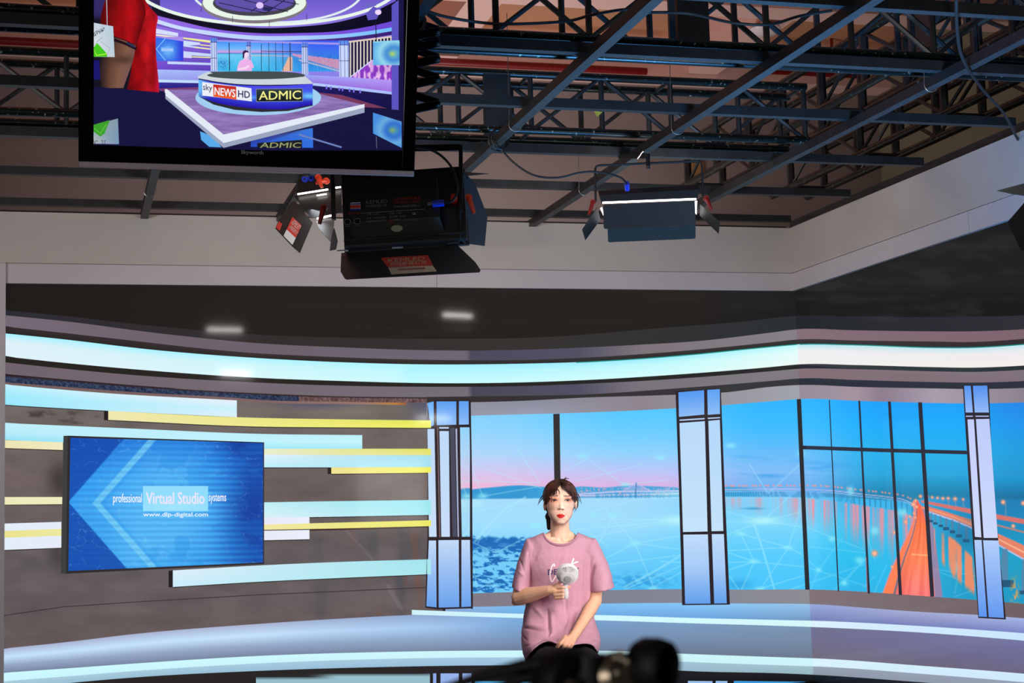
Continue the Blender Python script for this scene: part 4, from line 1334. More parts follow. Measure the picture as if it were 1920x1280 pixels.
quad(ST, 359, 105.5, 395, 107, 2, 2, (240, 238, 140))
quad(ST, 314, 115, 395, 118, 5, 4, (196, 214, 255))
def mini(X, Y):
    c = mixc(np.array((52, 110, 235.)) * np.ones(X.shape + (1,)), (120, 200, 255), blob(X, Y, 315, 96, 14, 14))
    c = mixc(c, (60, 50, 225), ss(325, 345, X) * 0.8)
    return mixc(c, (40, 60, 200), (np.sin(Y * 2.2) > 0) * 0.25)
ST.paint(292, 343.5, 70, 114, 1.2, lambda X, Y: mini(X, Y))
ST.poly([(292, 69), (343.5, 69), (343.5, 77.5), (292, 69.5)], (168, 140, 236))
ST.line([(310, 72), (293, 92), (310, 113)], 1.6, (130, 200, 255))
ST.poly([(302, 89), (325, 90), (325, 97), (302, 96)], (130, 190, 250))
ST.text('Virtual Studio', 303, 95, 21, 4, (225, 215, 255))
# small window view
def smallview(X, Y):
    c = vgrad(Y, [(78, (70, 150, 250)), (92, (120, 185, 252)), (98, (225, 160, 225)), (100, (60, 130, 210)), (102, (110, 205, 245)), (133, (60, 185, 235))])
    r = vgrad(Y, [(78, (60, 90, 245)), (100, (60, 120, 235)), (112, (40, 120, 215)), (133, (50, 150, 235))])
    w = ss(470, 600, X)[..., None]
    c = c * (1 - w) + r * w
    c = mixc(c, (40, 110, 190), blob(X, Y, 418, 120, 12, 9) * ss(0.4, 0.6, vnoise(X, Y)) * 1.0)
    c = mixc(c, (255, 170, 190), np.clip(1 - np.abs(Y - (104 + np.maximum(X - 500, 0) * 0.03)) / 1.2, 0, 1) * (X > 470) * (X < 545) * 0.8)
    c = mixc(c, (240, 180, 150), ss(-1, 1, X - (540 - (Y - 108) * 0.45)) * ss(-1, 1, (548 + (Y - 108) * 0.0) - X) * (Y > 107) * 0.95)
    c = mixc(c, (250, 150, 170), ((Y > 100 + (X - 545) * 0.13) & (Y < 103 + (X - 545) * 0.3) & (X > 548)) * 0.75)
    c = mixc(c, (245, 200, 190), np.clip(1 - np.abs(Y - (112 + (X - 560) * 0.28)) / 2.2, 0, 1) * (X > 560) * 0.9)
    c = mixc(c, (180, 235, 255), ((np.sin(X * 0.9 + Y) * np.sin(Y * 1.3 - X * 0.4)) > 0.8) * 0.35 * (Y > 103))
    return c
ST.paint(407, 636, 76, 134, 1.3, smallview)
ST.poly([(407, 75), (636, 80), (636, 84), (407, 78)], (158, 150, 235))
for x in (430, 504, 517, 530, 544):
    ST.line([(x - 0.5, 80), (x + 0.5, 133)], 1.6 if x in (430, 544) else 1.0, (30, 40, 70))
ST.line([(490, 82), (490, 133)], 1.2, (30, 40, 80))
ST.line([(490, 96), (565, 97)], 1.2, (30, 50, 90))
for x0, x1, y0, y1 in ((394, 407, 71, 133), (461, 471, 78, 133), (565, 577, 80, 141), (635, 654, 76, 145)):
    ST.poly([(x0, y0), (x1, y0), (x1 + 1, y1), (x0 + 1, y1)], [(90, 140, 240), (90, 140, 240), (190, 210, 255), (190, 210, 255)])
    ST.poly([(x0 + 1, y0 + 9), (x1 - 1, y0 + 9), (x1, y1 - 1), (x0 + 2, y1 - 1)], (200, 216, 255))
    for xx in (x0 + 3, (x0 + x1) / 2 + 1, x1 - 2):
        ST.line([(xx, y0), (xx + 1, y1)], 0.9, (70, 50, 130))
    ST.line([(x0, y0 + 8), (x1, y0 + 8)], 1, (60, 40, 110))
    ST.line([(x0, y0 + 38), (x1, y0 + 38)], 1, (60, 40, 110))
# slatted wall and city picture at right
ST.poly([(654, 80), (738, 70), (738, 150), (654, 146)], (34, 26, 70))
for i in range(13):
    x = 657 + i * 6.3
    ST.line([(x, 79 - i * 0.75), (x, 145 - i * 5.2)], 2.2, (226, 218, 205))
ST.poly([(654, 77), (738, 67), (738, 70), (654, 80)], (226, 205, 190))
ST.paint(655, 738, 100, 152, 1.4, lambda X, Y: mixc(mixc(np.array((150, 60, 205.)) * np.ones(X.shape + (1,)), (235, 190, 245), ss(0.45, 0.6, vnoise(X * 0.32, Y * 0.12))), (250, 220, 190), ss(0.7, 0.85, vnoise(X * 0.7, Y * 0.9))) ) if False else None
cx, cy = np.meshgrid(np.linspace(0, 1, 60), np.linspace(0, 1, 36))
Xc = 656 + 82 * cx
Yt = 145 - np.clip(cx, 0, 1) * 64
Yt = np.maximum(Yt, 112)
Yc = Yt + (150 - Yt) * cy
cc_ = mixc(np.array((140, 60, 200.)) * np.ones(Xc.shape + (1,)), (236, 190, 245), ss(0.4, 0.62, vnoise(Xc * 0.3, Yc * 0.1)))
cc_ = mixc(cc_, (120, 30, 150), (np.sin(Xc * 3) * np.sin(Yc * 3) > 0.2) * 0.4)
ST.grid(Xc, Yc, cc_)
ST.line([(656, 145), (697, 113)], 1.8, (205, 215, 255))
# curved plinth, floor
P3 = [(285, 130), (400, 133), (480, 136), (560, 140), (640, 144), (742, 151)]
P4 = [(285, 150), (400, 152), (480, 152), (560, 154), (640, 162), (742, 174)]
ST.band(285, 742, P3, P4, [(285, [(170, 190, 250), (150, 165, 240)]), (560, [(150, 170, 250), (150, 110, 220)]), (742, [(185, 150, 245), (160, 110, 225)])])
ST.band(285, 742, [(p[0], p[1] - 1) for p in P4], [(p[0], p[1] + 4) for p in P4], [(285, bl((200, 225, 255))), (742, bl((170, 190, 255)))])
P5 = [(p[0], p[1] + 4) for p in P4]
ST.band(285, 742, P5, [(285, 166), (400, 170), (560, 170), (640, 186), (742, 205)], [(285, [(60, 50, 160), (32, 30, 130)]), (640, [(30, 24, 84), (24, 20, 92)]), (742, [(26, 20, 70), (20, 16, 70)])])
for x in (612, 620, 636, 642, 655, 663, 675):
    ST.line([(x, 161 + (x - 612) * 0.12), (x, 167 + (x - 612) * 0.12)], 3, (120, 110, 230))
ST.poly([(734, 10), (747, 0), (747, 206), (734, 205)], (92, 84, 190))
# brick and platform floor
ST.poly([(292, 166), (380, 163), (380, 176), (309, 172)], (120, 60, 110))
ST.poly([(584, 172), (640, 178), (725, 203), (683, 201), (570, 196)], (120, 58, 92))
def pf(X, Y):
    n = fbm(X / 40, Y / 4, 4)
    return np.array((138, 112, 176.)) + ((n - 0.5) * 60)[..., None] * np.array((1, 0.9, 1.0))
u_, v_ = np.meshgrid(np.linspace(0, 1, 130), np.linspace(0, 1, 60))
A, B_, C_, D_ = np.array((311, 168.)), np.array((560, 166.)), np.array((682, 197.)), np.array((419, 252.))
Xp = (A[0] * (1 - u_) + B_[0] * u_) * (1 - v_) + (D_[0] * (1 - u_) + C_[0] * u_) * v_
Yp = (A[1] * (1 - u_) + B_[1] * u_) * (1 - v_) + (D_[1] * (1 - u_) + C_[1] * u_) * v_
ST.grid(Xp, Yp, pf(Xp, Yp))
# mirrored desk below the platform edge
ST.poly([(375, 246), (400, 256), (415, 276), (392, 275), (377, 262)], (90, 170, 235))
ST.poly([(470, 262), (560, 244), (586, 240), (587, 277), (470, 275)], [(40, 60, 150), (60, 70, 130), (60, 120, 220), (50, 110, 225), (40, 80, 200)])
ST.poly([(482, 268), (566, 262), (566, 277), (482, 276)], (26, 28, 34))
ST.text('ADMIC', 487, 277, 76, 10, (150, 155, 110), bold=0.008, dy=(0.2, -1))
ST.line([(560, 252), (640, 276)], 3, (110, 130, 190))
# white V edge of the platform
ST.poly([(309, 167), (313, 167), (419, 252), (683, 195), (683, 201.5), (419, 268), (309, 180)], (226, 232, 245))
ST.poly([(309, 178), (419, 266), (683, 201.5), (683, 211), (419, 277), (309, 184)], (156, 166, 192))
ST.poly([(309, 167), (313, 167), (419, 252), (683, 195), (683, 201.5), (419, 268), (309, 178)], (228, 234, 246))
# desk
ST.poly(ell(484, 183, 118, 33), (160, 205, 240))
ST.poly([(373, 181), (400, 196), (440, 206), (490, 210), (540, 208), (586, 198), (586, 190), (373, 170)], (44, 42, 48))
bx = np.linspace(372, 586, 60)
tp = herm([(372, 148), (400, 153), (440, 158), (490, 160), (540, 159), (586, 156)], bx)
bt = herm([(372, 180), (400, 191), (440, 199), (490, 204), (540, 204), (586, 196)], bx)
vv = np.linspace(0, 1, 14)[:, None]
Xd, Yd = bx + 0 * vv, tp * (1 - vv) + bt * vv
cd = mixc(vgrad(vv + 0 * Xd, [(0, (78, 70, 232)), (0.5, (60, 90, 235)), (1, (36, 20, 170))]), (110, 200, 250), blob(Xd, Yd, 372, 160, 14, 30) + blob(Xd, Yd, 580, 180, 20, 6) + blob(Xd, Yd, 475, 183, 6, 4) * 0.6)
ST.grid(Xd, Yd, cd)
ST.line([(x, herm([(372, 148), (400, 153), (440, 158), (490, 160), (540, 159), (586, 156)], x)) for x in np.linspace(372, 586, 30)], 2, (20, 18, 60))
ST.poly([(371, 143), (390, 134.5), (480, 134), (570, 142), (586, 155), (585, 157), (540, 158.5), (490, 159), (440, 157), (400, 151.5), (371, 146.5)], (206, 214, 220))
ST.poly(ell(480, 141, 92, 7.5), (66, 76, 78))
ST.poly([(392, 134.5), (470, 133.5), (540, 137), (572, 143.5), (540, 146.5), (470, 146.5), (410, 142.5)], (70, 78, 80))
ST.poly([(379, 153.5), (471, 165.5), (472, 190), (379, 179)], (236, 238, 246))
ST.poly([(399.5, 158), (442.5, 162.5), (443, 187), (400, 181)], [(190, 30, 34), (190, 30, 34), (238, 96, 44), (238, 96, 44)])
ST.text('sky', 380.5, 172, 17, 15, (44, 44, 92), bold=0.01, dx=(1, 0.13), dy=(0, -1))
ST.text('NEWS', 402, 178, 39, 15, (246, 240, 246), bold=0.02, dx=(1, 0.12), dy=(0, -1))
ST.text('HD', 446, 182, 22.5, 13, (44, 44, 92), bold=0.02, dx=(1, 0.1), dy=(0, -1))
ST.poly([(479.5, 166.5), (567.5, 165.5), (567.5, 190), (480, 191)], (130, 140, 150))
ST.poly([(480.5, 167.5), (566.5, 166.5), (566.5, 189), (481, 190)], [(48, 62, 66), (48, 62, 66), (14, 16, 18), (14, 16, 18)])
ST.text('ADMIC', 485, 187.5, 79, 16.5, (240, 238, 140), bold=0.008, dx=(1, -0.02))
# small figure of the seated woman as shown on the monitor
ST.poly([(444, 133), (446, 122), (450, 114), (457, 111), (465, 111), (471, 114), (475, 123), (476, 127), (472, 127), (472, 133)], (238, 176, 232))
ST.poly([(458, 106), (464, 106), (465, 111.5), (457, 111.5)], (236, 200, 225))
ST.poly(ell(461.3, 101.5, 4.4, 6.4, n=20), (245, 215, 240))
ST.poly([(455, 103), (454.5, 98), (457, 94.8), (461, 94), (465, 96), (466.5, 99), (461, 98), (458, 101), (458, 104), (457, 109), (455, 109.5), (454.5, 106)], (58, 34, 84))
ST.poly([(446, 128), (458, 126), (466, 122), (468, 125), (460, 130), (447, 132)], (246, 214, 240))
# hanging side panels at right
def swirl(X, Y):
    d = np.hypot(X - 738, (Y - 101) * 1.1)
    c = vgrad(d, [(0, (110, 190, 190)), (14, (70, 140, 215)), (26, (150, 215, 235)), (40, (95, 175, 235)), (60, (120, 180, 245))])
    return mixc(c, (190, 215, 90), blob(X, Y, 735, 101, 5, 4) * 0.9)
ST.line([(704, 40), (705, 78)], 1.6, (28, 26, 50))
ST.paint(699, 748.5, 78, 122, 1.8, swirl)
ST.poly([(699, 78), (748, 75.5), (748, 79), (699, 80)], (140, 210, 235))
g_u, g_v = np.meshgrid(np.linspace(0, 1, 28), np.linspace(0, 1, 24))
gx = 699 + 53.5 * g_u
gy = (211 + 17 * g_u) * (1 - g_v) + (250 + 27 * g_u) * g_v
ST.grid(gx, gy, swirl(gx, gy - 143) * np.array((0.72, 0.8, 0.95)))
ST.line([(705, 256), (706, 278)], 0.8, (120, 120, 140))
# man in a red shirt in front of it all
def shirt(X, Y):
    c = vgrad(X, [(235, (110, 8, 14)), (262, (150, 10, 16)), (275, (196, 22, 30)), (288, (170, 14, 26)), (298, (200, 20, 60))])
    n = fbm(X / 16, Y / 24, 3)
    return c * (0.72 + 0.5 * n)[..., None]
# torso
tl_ = herm([(-70, 240), (0, 252), (40, 250), (90, 250), (130, 246), (168, 238)], np.linspace(-70, 174, 90))
tr_ = herm([(-70, 262), (0, 272), (15, 282), (30, 295), (50, 293), (90, 292), (120, 294), (150, 297), (172, 298)], np.linspace(-70, 174, 90))
uu = np.linspace(0, 1, 24)
XX = tl_[:, None] * (1 - uu) + tr_[:, None] * uu
YY = np.linspace(-70, 174, 90)[:, None] + 0 * XX
ST.grid(XX, YY, shirt(XX, YY))
# arm
ya = np.linspace(70, 165, 50)
al_ = herm([(70, 205), (90, 200), (110, 190), (140, 187), (165, 190)], ya)
ar_ = herm([(70, 256), (85, 254), (100, 252), (120, 247), (140, 240), (165, 231)], ya)
XX = al_[:, None] * (1 - uu) + ar_[:, None] * uu
YY = ya[:, None] + 0 * XX
t = (XX - al_[:, None]) / (ar_ - al_)[:, None]
ST.grid(XX, YY, vgrad(t, [(0, (40, 26, 30)), (0.35, (98, 66, 52)), (0.7, (128, 88, 70)), (1, (120, 84, 80))]) * (1 - 0.35 * blob(XX, YY, 232, 112, 18, 8))[..., None])
# sleeve
ys_ = np.linspace(-20, 84, 50)
sl_ = herm([(-20, 200), (0, 197), (25, 190), (50, 189), (84, 205)], ys_)
sr_ = herm([(-20, 262), (0, 268), (20, 273), (45, 268), (65, 262), (84, 256)], ys_)
XX = sl_[:, None] * (1 - uu) + sr_[:, None] * uu
YY = ys_[:, None] + (uu - 0.2) * 0
YY = np.minimum(YY, 66 + (XX - 210) * 0.42)
t = (XX - sl_[:, None]) / (sr_ - sl_)[:, None]
ST.grid(XX, YY, vgrad(t, [(0, (96, 8, 12)), (0.4, (150, 10, 14)), (0.75, (176, 14, 22)), (1, (110, 6, 12))]) * (0.8 + 0.35 * fbm(XX / 12, YY / 30, 3))[..., None])
ST.line([(212, 68), (235, 76), (257, 87)], 1.4, (24, 8, 14))
ST.line([(212, 74), (235, 82), (256, 92)], 5, (28, 14, 24))
ST.line([(238, 80), (252, 88)], 3.5, (40, 48, 84))
ST.poly([(168, 162), (240, 168), (310, 174), (310, 190), (168, 182)], (22, 20, 64))
ST.poly([(163, 113), (186, 113), (188, 149), (167, 149)], (24, 22, 110))
ST.line([(199, -40), (201, 48)], 1.3, (190, 190, 205))
# card with green shape
def card(S, A, B, Cc, Dd, flip=False):
    S.poly([A, B, Cc, Dd], [(205, 215, 225), (180, 205, 220), (190, 205, 215), (225, 230, 235)])
card(ST, (162, 42), (212, 49.5), (215, 107), (166, 106))
ST.poly([(166, 90), (182, 80.5), (200, 100), (201, 106.5), (166.5, 106)], (70, 200, 30))
ST.line([(171, 90), (181, 104), (200, 101)], 2, (170, 240, 60))
ST.text('С', 164.5, 77, 11, 12, (40, 40, 44), bold=0.01, dx=(1, -0.4), dy=(0.2, -1))
ST.text('ДНЯ', 172, 71, 20, 11, (30, 30, 34), bold=0.02, dx=(1, -0.45), dy=(0.4, -1))
ST.line([(188, 78), (206, 90), (201, 104)], 0.7, (140, 150, 165))
ST.line([(166, 88), (182, 78), (192, 70)], 0.7, (120, 130, 140))
ST.line([(172, 46), (185, 58), (193, 47)], 0.6, (150, 160, 175))
ST.poly([(171, 235), (221, 222), (223, 270), (171, 269)], [(150, 170, 160), (130, 150, 170), (120, 150, 185), (180, 185, 195)])
ST.poly([(172, 234), (206, 225), (196, 250), (188, 256), (172, 246)], (60, 160, 44))
ST.line([(176, 240), (188, 250), (200, 232)], 1.4, (110, 200, 70))
ST.text('ОС', 172, 263, 11, 9, (40, 40, 44), bold=0.01, dy=(0, 1))
ST.text('Д', 190, 262, 8, 8, (60, 60, 64), dy=(0, 1))

# keep the picture inside the bezel
P0 = np.array(BL)
for i, P in enumerate(ST.V):
    a = (P - P0) @ np.array(TU) / px2m
    b = (P - P0) @ np.array(TV_) / pv
    a2, b2 = np.clip(a, 26, 606), np.clip(b, 41, 373)
    ST.V[i] = P + np.outer((a2 - a) * px2m, np.array(TU)) + np.outer((b2 - b) * pv, np.array(TV_))
ST.build('screen', M['tv_attr'], tvr)
# ceiling mount of the television
tc_ = BL + TU * TW * 0.5 + TV_ * TH * 0.6 - TN * 0.075
mt = MB()
mt.quadbox(tc_ - TU * 0.2 - TV_ * 0.15 - TN * 0.02, TU * 0.4, TV_ * 0.3, TN * 0.02)
mt.bar(tc_ - TN * 0.04, Vector((tc_.x, tc_.y + 0.04, ZG)) - Vector((0, 0, 0.0)), 0.05)
mt.build('mount', M['steel'], tvr)

# scissor lift hanger folded behind the television
root = empty('scissor_hanger', at_depth(800, 110, 6.72), 'folded grey scissor arm hanger sticking out behind the right edge of the television', 'hanger')
ys = [58, 80, 110, 148, 195]
for i, y in enumerate(ys):
    a = at_depth(824, y, 6.72)
    b = at_depth(700, y + 26, 6.72)
    MB().bar(a, b, 0.012, 0.036 + 0.0, upv=UP).build('arm', M['door_metal'], root, bevel=0.004)
    b2 = at_depth(700, y - 42, 6.76)
    MB().bar(at_depth(822, y - 2, 6.76), b2, 0.012, 0.034, upv=UP).build('arm', M['door_metal'], root, bevel=0.004)
    c_ = at_depth(820, y, 6.70)
    MB().lathe([(0, 0), (0.014, 0), (0.014, 0.02), (0.007, 0.026), (0, 0.026)], c_, -fwd, 14).build('pivot_bolt', M['chrome' if i == 9 else 'black'], root, smooth=True)
pb = at_depth(778, 42, 6.74)
MB().lathe([(0.034, -0.015), (0.05, -0.012), (0.05, 0.012), (0.034, 0.015), (0.026, 0.0), (0.034, -0.015)], pb, -fwd, 24).build('spring_wheel', M['chrome'], root, smooth=True)
b_ = at_depth(748, 10, 6.78)
MB().bar(b_, Vector((b_.x, b_.y, ZG + 0.0)), 0.05).build('hanger_post', M['steel'], root)

# ------------------------------------------------------------------ studio lamps
def quad_px(pts, th=0.004, flip=1):
    """thin metal leaf through picture points (x, y, depth)"""
    m_n = len(pts)
    P = [at_depth(*p) for p in (pts[0], pts[m_n // 3], pts[2 * m_n // 3])]
    n = (P[1] - P[0]).cross(P[2] - P[0]).normalized()
    if abs(n.dot(ray(pts[0][0], pts[0][1]))) > 0.08:
        P = [CAM + ray(x, y) * ((P[0] - CAM).dot(n) / ray(x, y).dot(n)) for x, y, d_ in pts]
    else:
        P = [at_depth(*p) for p in pts]
    if n.dot(fwd) < 0:
        n = -n
    return MB().plate(P, th, n * flip)


def on_plane_px(px, py, P0, n, off=0.0):
    r = ray(px, py)
    t = (P0 + n * off - CAM).dot(n) / r.dot(n)
    return CAM + r * t


def decal(parent, name, pts, plane, off, m, th=0.0006):
    P0, n = plane
    return MB().plate([on_plane_px(x, y, P0, n, off) for x, y in pts], th, n).build(name, M[m], parent)


def text_px(parent, name, body, a, b, top, plane, off, m, bold=0.01):
    """text from picture point a to b along its foot, up to picture point top above a"""
    P0, n = plane
    A, B, T = (on_plane_px(*q, P0, n, off) for q in (a, b, top))
    ux = (B - A)
    w = ux.length
    ux.normalize()
    uy = (T - A)
    uy = uy - ux * uy.dot(ux)
    h = uy.length
    return text_mesh(name, body, M[m], parent, A, ux, uy.normalized(), width=w, height=h, bold=bold)


# --- the large lamp below the television
d1 = 7.2
A = at_depth(640, 327, d1 + 0.06)
B = at_depth(868, 311, d1 + 0.06)
Dn = at_depth(622, 462, d1 - 0.03)
L1 = empty('studio_lamp', at_depth(745, 395, d1), 'large black studio lamp seen from behind below the television, with printed label', 'studio lamp', None)
ex = (B - A).normalized()
n1 = ex.cross((A - Dn)).normalized()        # towards camera / up
if n1.dot(fwd) > 0:
    n1 = -n1
ey = n1.cross(ex).normalized()
if ey.z < 0:
    ey = -ey
W1 = (B - A).length
H1 = (A - Dn).length


def l1(x, y, z):
    return A + ex * x - ey * y + n1 * z


hs = MB()
hs.quadbox(l1(0, H1, -0.05), ex * W1, ey * H1, n1 * 0.05)
hs.build('housing', M['black'], L1, bevel=0.004)
hs = MB()
hs.quadbox(l1(-0.006, H1 + 0.012, -0.075), ex * (W1 + 0.012), ey * (H1 + 0.02), n1 * 0.024)
hs.build('front_frame', M['black'], L1, bevel=0.003)
hs = MB()
hs.quadbox(l1(0.02, H1 - 0.02, -0.0775), ex * (W1 - 0.04), ey * (H1 - 0.03), n1 * 0.002)
hs.build('light_panel', M['led_panel'], L1)
# electronics box with label
pc = n1 * 0.075
eb = MB()
eb.quadbox(l1(0.035, H1 * 0.77, 0.001), ex * 0.40, ey * H1 * 0.55, n1 * 0.075)
eb.build('control_box', M['black'], L1, bevel=0.003)
pl1 = (l1(0, 0, 0.0765), n1)
for k_, (yy, hh) in enumerate(((H1 * 0.94, 0.006), (H1 * 0.99, 0.005))):
    MB().quadbox(l1(0.0, yy, 0.001), ex * W1, ey * hh, n1 * 0.012).build('cooling_rib', M['door_metal'], L1)
    break
dsp = decal(L1, 'display', [(657, 380), (676, 379), (676, 393), (657, 394)], pl1, 0.0004, 'print_white')
decal(dsp, 'display_bar', [(656.6, 384.5), (675.6, 383.5), (675.6, 390), (656.6, 391)], pl1, 0.0012, 'print_orange')
decal(dsp, 'display_bar', [(656.6, 391.8), (675.6, 390.8), (675.6, 393.6), (656.6, 394.4)], pl1, 0.0012, 'blue_plug')
decal(dsp, 'display_bar', [(657, 381.8), (676, 380.8), (676, 382.6), (657, 383.6)], pl1, 0.0012, 'blue_plug')
text_px(L1, 'lettering', 'KEMLED', (686.5, 382.5), (727, 380), (686.3, 376), pl1, 0.0005, 'print_grey', 0.008)
text_px(L1, 'lettering', '珂玛影视灯光', (686.5, 389), (726, 387), (686.3, 383.8), pl1, 0.0005, 'print_grey', 0.008)
text_px(L1, 'lettering', 'LED影视平板灯', (738, 376.5), (790, 374), (737.8, 370.5), pl1, 0.0005, 'print_orange', 0.008)
text_px(L1, 'lettering', 'KM-JLED120W', (737.5, 383.5), (789, 381), (737.3, 377.5), pl1, 0.0005, 'print_orange', 0.008)
text_px(L1, 'lettering', 'ISO9001:2008国际质量认证', (738, 389.5), (788, 387), (737.8, 385), pl1, 0.0005, 'print_grey')
text_px(L1, 'lettering', '功率 : 120W', (688, 404), (712, 402.6), (687.8, 400.5), pl1, 0.0005, 'print_grey')
text_px(L1, 'lettering', '色温 : 3200K/5600K', (687.5, 411), (724, 409), (687.3, 407), pl1, 0.0005, 'print_grey')
text_px(L1, 'lettering', '重量 : 4.5Kg', (731, 402), (752, 400.8), (730.8, 398), pl1, 0.0005, 'print_grey')
text_px(L1, 'lettering', '显色指数 : Ra≥95', (730, 408.5), (760, 406.5), (729.8, 404.5), pl1, 0.0005, 'print_grey')
text_px(L1, 'lettering', 'CE', (773, 402.8), (779.5, 402.4), (773, 398.8), pl1, 0.0005, 'print_white')
text_px(L1, 'lettering', '中国港康达灯光照明', (686.5, 417), (724.5, 415), (686.3, 413), pl1, 0.0005, 'print_grey')
text_px(L1, 'lettering', 'LED', (728.5, 414), (737, 413.6), (728.5, 411), pl1, 0.0005, 'print_red', 0.01)
text_px(L1, 'lettering', 'LED', (728.5, 417.6), (737, 417.2), (728.5, 414.8), pl1, 0.0005, 'print_red', 0.01)
text_px(L1, 'lettering', '影视聚光灯', (737.6, 413.6), (752, 412.8), (737.6, 410.6), pl1, 0.0005, 'print_grey')
text_px(L1, 'lettering', 'WWW.KEMLED.COM', (757, 414), (789, 412.2), (757, 411.8), pl1, 0.0005, 'print_grey')
decal(L1, 'label_rule', [(677, 399.4), (797, 391.6), (797, 392.2), (677, 400)], pl1, 0.0004, 'print_grey')
for x in (655, 660.5, 666, 671.5):
    MB().lathe([(0, 0), (0.0042, 0), (0.0042, 0.004), (0, 0.004)], on_plane_px(x, 400.5 - (x - 655) * 0.05, *pl1), n1, 12).build('button', M['red'], L1, smooth=True)
for x, y, s in ((651.5, 416, 'DMX IN'), (670, 415, 'DMX OUT')):
    p = on_plane_px(x, y, *pl1)
    MB().tube([p + (ex * math.cos(t) + ey * math.sin(t)) * 0.0135 + n1 * 0.002 for t in np.linspace(0, 2 * math.pi, 25)[:-1]], 0.0012, 6, closed=True).build('socket_ring', M['print_grey'], L1, smooth=True)
    MB().lathe([(0, 0), (0.0115, 0), (0.0115, 0.001), (0, 0.001)], p, n1, 16).build('socket', M['plastic'], L1)
    text_px(L1, 'lettering', s, (x - 5, y + 9), (x + 5, y + 8.6), (x - 5, y + 7), pl1, 0.0005, 'print_grey')
pbx = at_depth(726, 428, d1)
pl1b = (l1(0, H1 * 0.86 - 0.0, 0), -ey)
sp = l1(0.235, H1 * 0.862, 0.045)
Hp = (l1(0, 0, 0.002), n1)
sq = [l1(0.035, H1 * 0.77, 0.076), l1(0.435, H1 * 0.77, 0.076), l1(0.45, H1 * 0.9, 0.004), l1(0.045, H1 * 0.9, 0.004)]
MB().plate(sq, 0.003).build('control_box_slope', M['box_slope'], L1)
sn = (sq[1] - sq[0]).cross(sq[2] - sq[0]).normalized()
if sn.dot(fwd) > 0:
    sn = -sn
sc2 = sq[0] * 0.25 + sq[1] * 0.25 + sq[2] * 0.25 + sq[3] * 0.25
su, sv_ = ex, sn.cross(ex).normalized()
MB().plate([sc2 + sn * 0.004 + su * 0.026 * math.cos(t) + sv_ * 0.019 * math.sin(t) for t in np.linspace(0, 2 * math.pi, 25)[:-1]], 0.0006, sn).build('sticker', M['olive_cream'], L1)
# blue power plug at the right of the control box
p0 = on_plane_px(802, 386, *pl1) + n1 * 0.02
p1_ = on_plane_px(833, 383, *pl1) + n1 * 0.02
bp_ = MB().tube([p0 + (p1_ - p0) * 0.3, p1_], 0.0155, 16).build('blue_plug', M['blue_plug'], L1, smooth=True)
MB().tube([p0, p0 + (p1_ - p0) * 0.38], 0.009, 12).build('plug_collar', M['chrome'], bp_, smooth=True)
cb_ = [p1_, at_depth(848, 376, 7.1), at_depth(858, 355, 7.1), at_depth(850, 320, 7.12), at_depth(832, 296, 7.2), at_depth(808, 281, 7.2), at_depth(780, 276, 7.2)]
cable(cb_, 0.0062, 'black power cable curving into the blue plug of the large lamp')
# yoke
yk = MB()
yk.bar(at_depth(864, 273, 7.25), at_depth(864, 398, 7.2), 0.018, 0.03, upv=fwd)
yk.bar(at_depth(864, 276, 7.25), at_depth(622, 281, 7.25), 0.018, 0.03, upv=UP)
yk.bar(at_depth(623, 281, 7.25), at_depth(626, 412, 7.2), 0.018, 0.03, upv=fwd)
yk.build('yoke', M['black'], L1, bevel=0.002)
c0 = at_depth(743, 278, 7.25)
MB().tube([c0, (c0.x, 6.9, c0.z + 0.1), (c0.x, 6.9, ZG)], 0.018, 12).build('hanging_pole', M['black'], L1, smooth=True)
MB().box(c0.x - 0.04, 6.86, ZG - 0.012, c0.x + 0.04, 6.94, ZG).build('clamp', M['black'], L1)


def lever(x, y, x2, y2, d, m, parent):
    a, b = at_depth(x, y, d), at_depth(x2, y2, d - 0.02)
    o = MB()
    o.lathe([(0, -0.02), (0.016, -0.02), (0.016, 0.015), (0, 0.015)], a, -fwd, 14)
    o.tube([a - fwd * 0.01, a - fwd * 0.015 + (b - a) * 0.25, b], [0.012, 0.0125, 0.008], 10)
    o.build('clamp_lever', M[m], parent, smooth=True)


lever(879, 370, 889, 400, 7.15, 'orange', L1)
MB().lathe([(0, -0.02), (0.024, -0.015), (0.028, 0), (0.024, 0.015), (0, 0.02)], at_depth(852, 374, 7.22), RIGHT, 14).build('clamp_lever', M['orange'], L1, smooth=True)
lever(608, 388, 599, 420, 7.2, 'red', L1)
# lit inner door edge on the right, its brightness put in as glow, and chrome hinges
MB().bar(at_depth(857.5, 376, 7.245), at_depth(851, 438, 7.215), 0.011, 0.006, upv=fwd).build('painted_edge_glow', M['led_dim'], L1)
quad_px([(640, 474, 7.2), (700, 470, 7.2), (800, 463, 7.2), (856, 457.5, 7.2), (892, 492, 7.02), (901, 506, 6.98), (899, 509.5, 6.98), (650, 523, 6.98), (646, 521, 6.99), (638.5, 508, 7.03)], 0.003).build('barn_door', M['door_metal'], L1)
P0b = at_depth(640, 474, 7.2)
nb = (at_depth(856, 457.5, 7.2) - P0b).cross(at_depth(899, 509.5, 6.98) - P0b).normalized()
if nb.dot(fwd) > 0:
    nb = -nb
plb = (P0b, nb)
decal(L1, 'red_sticker', [(714, 484.5), (718, 483), (800, 478.5), (803, 480), (812, 498), (729, 502.5)], plb, 0.001, 'sticker_red')
decal(L1, 'cream_sticker', [(727.5, 500.5), (811.5, 498), (819, 508.5), (734, 514.5)], plb, 0.001, 'sticker_cream')
text_px(L1, 'lettering', 'KEMLED', (727, 491.5), (796, 487.5), (725, 485), plb, 0.0022, 'print_glint_cream', 0.01)
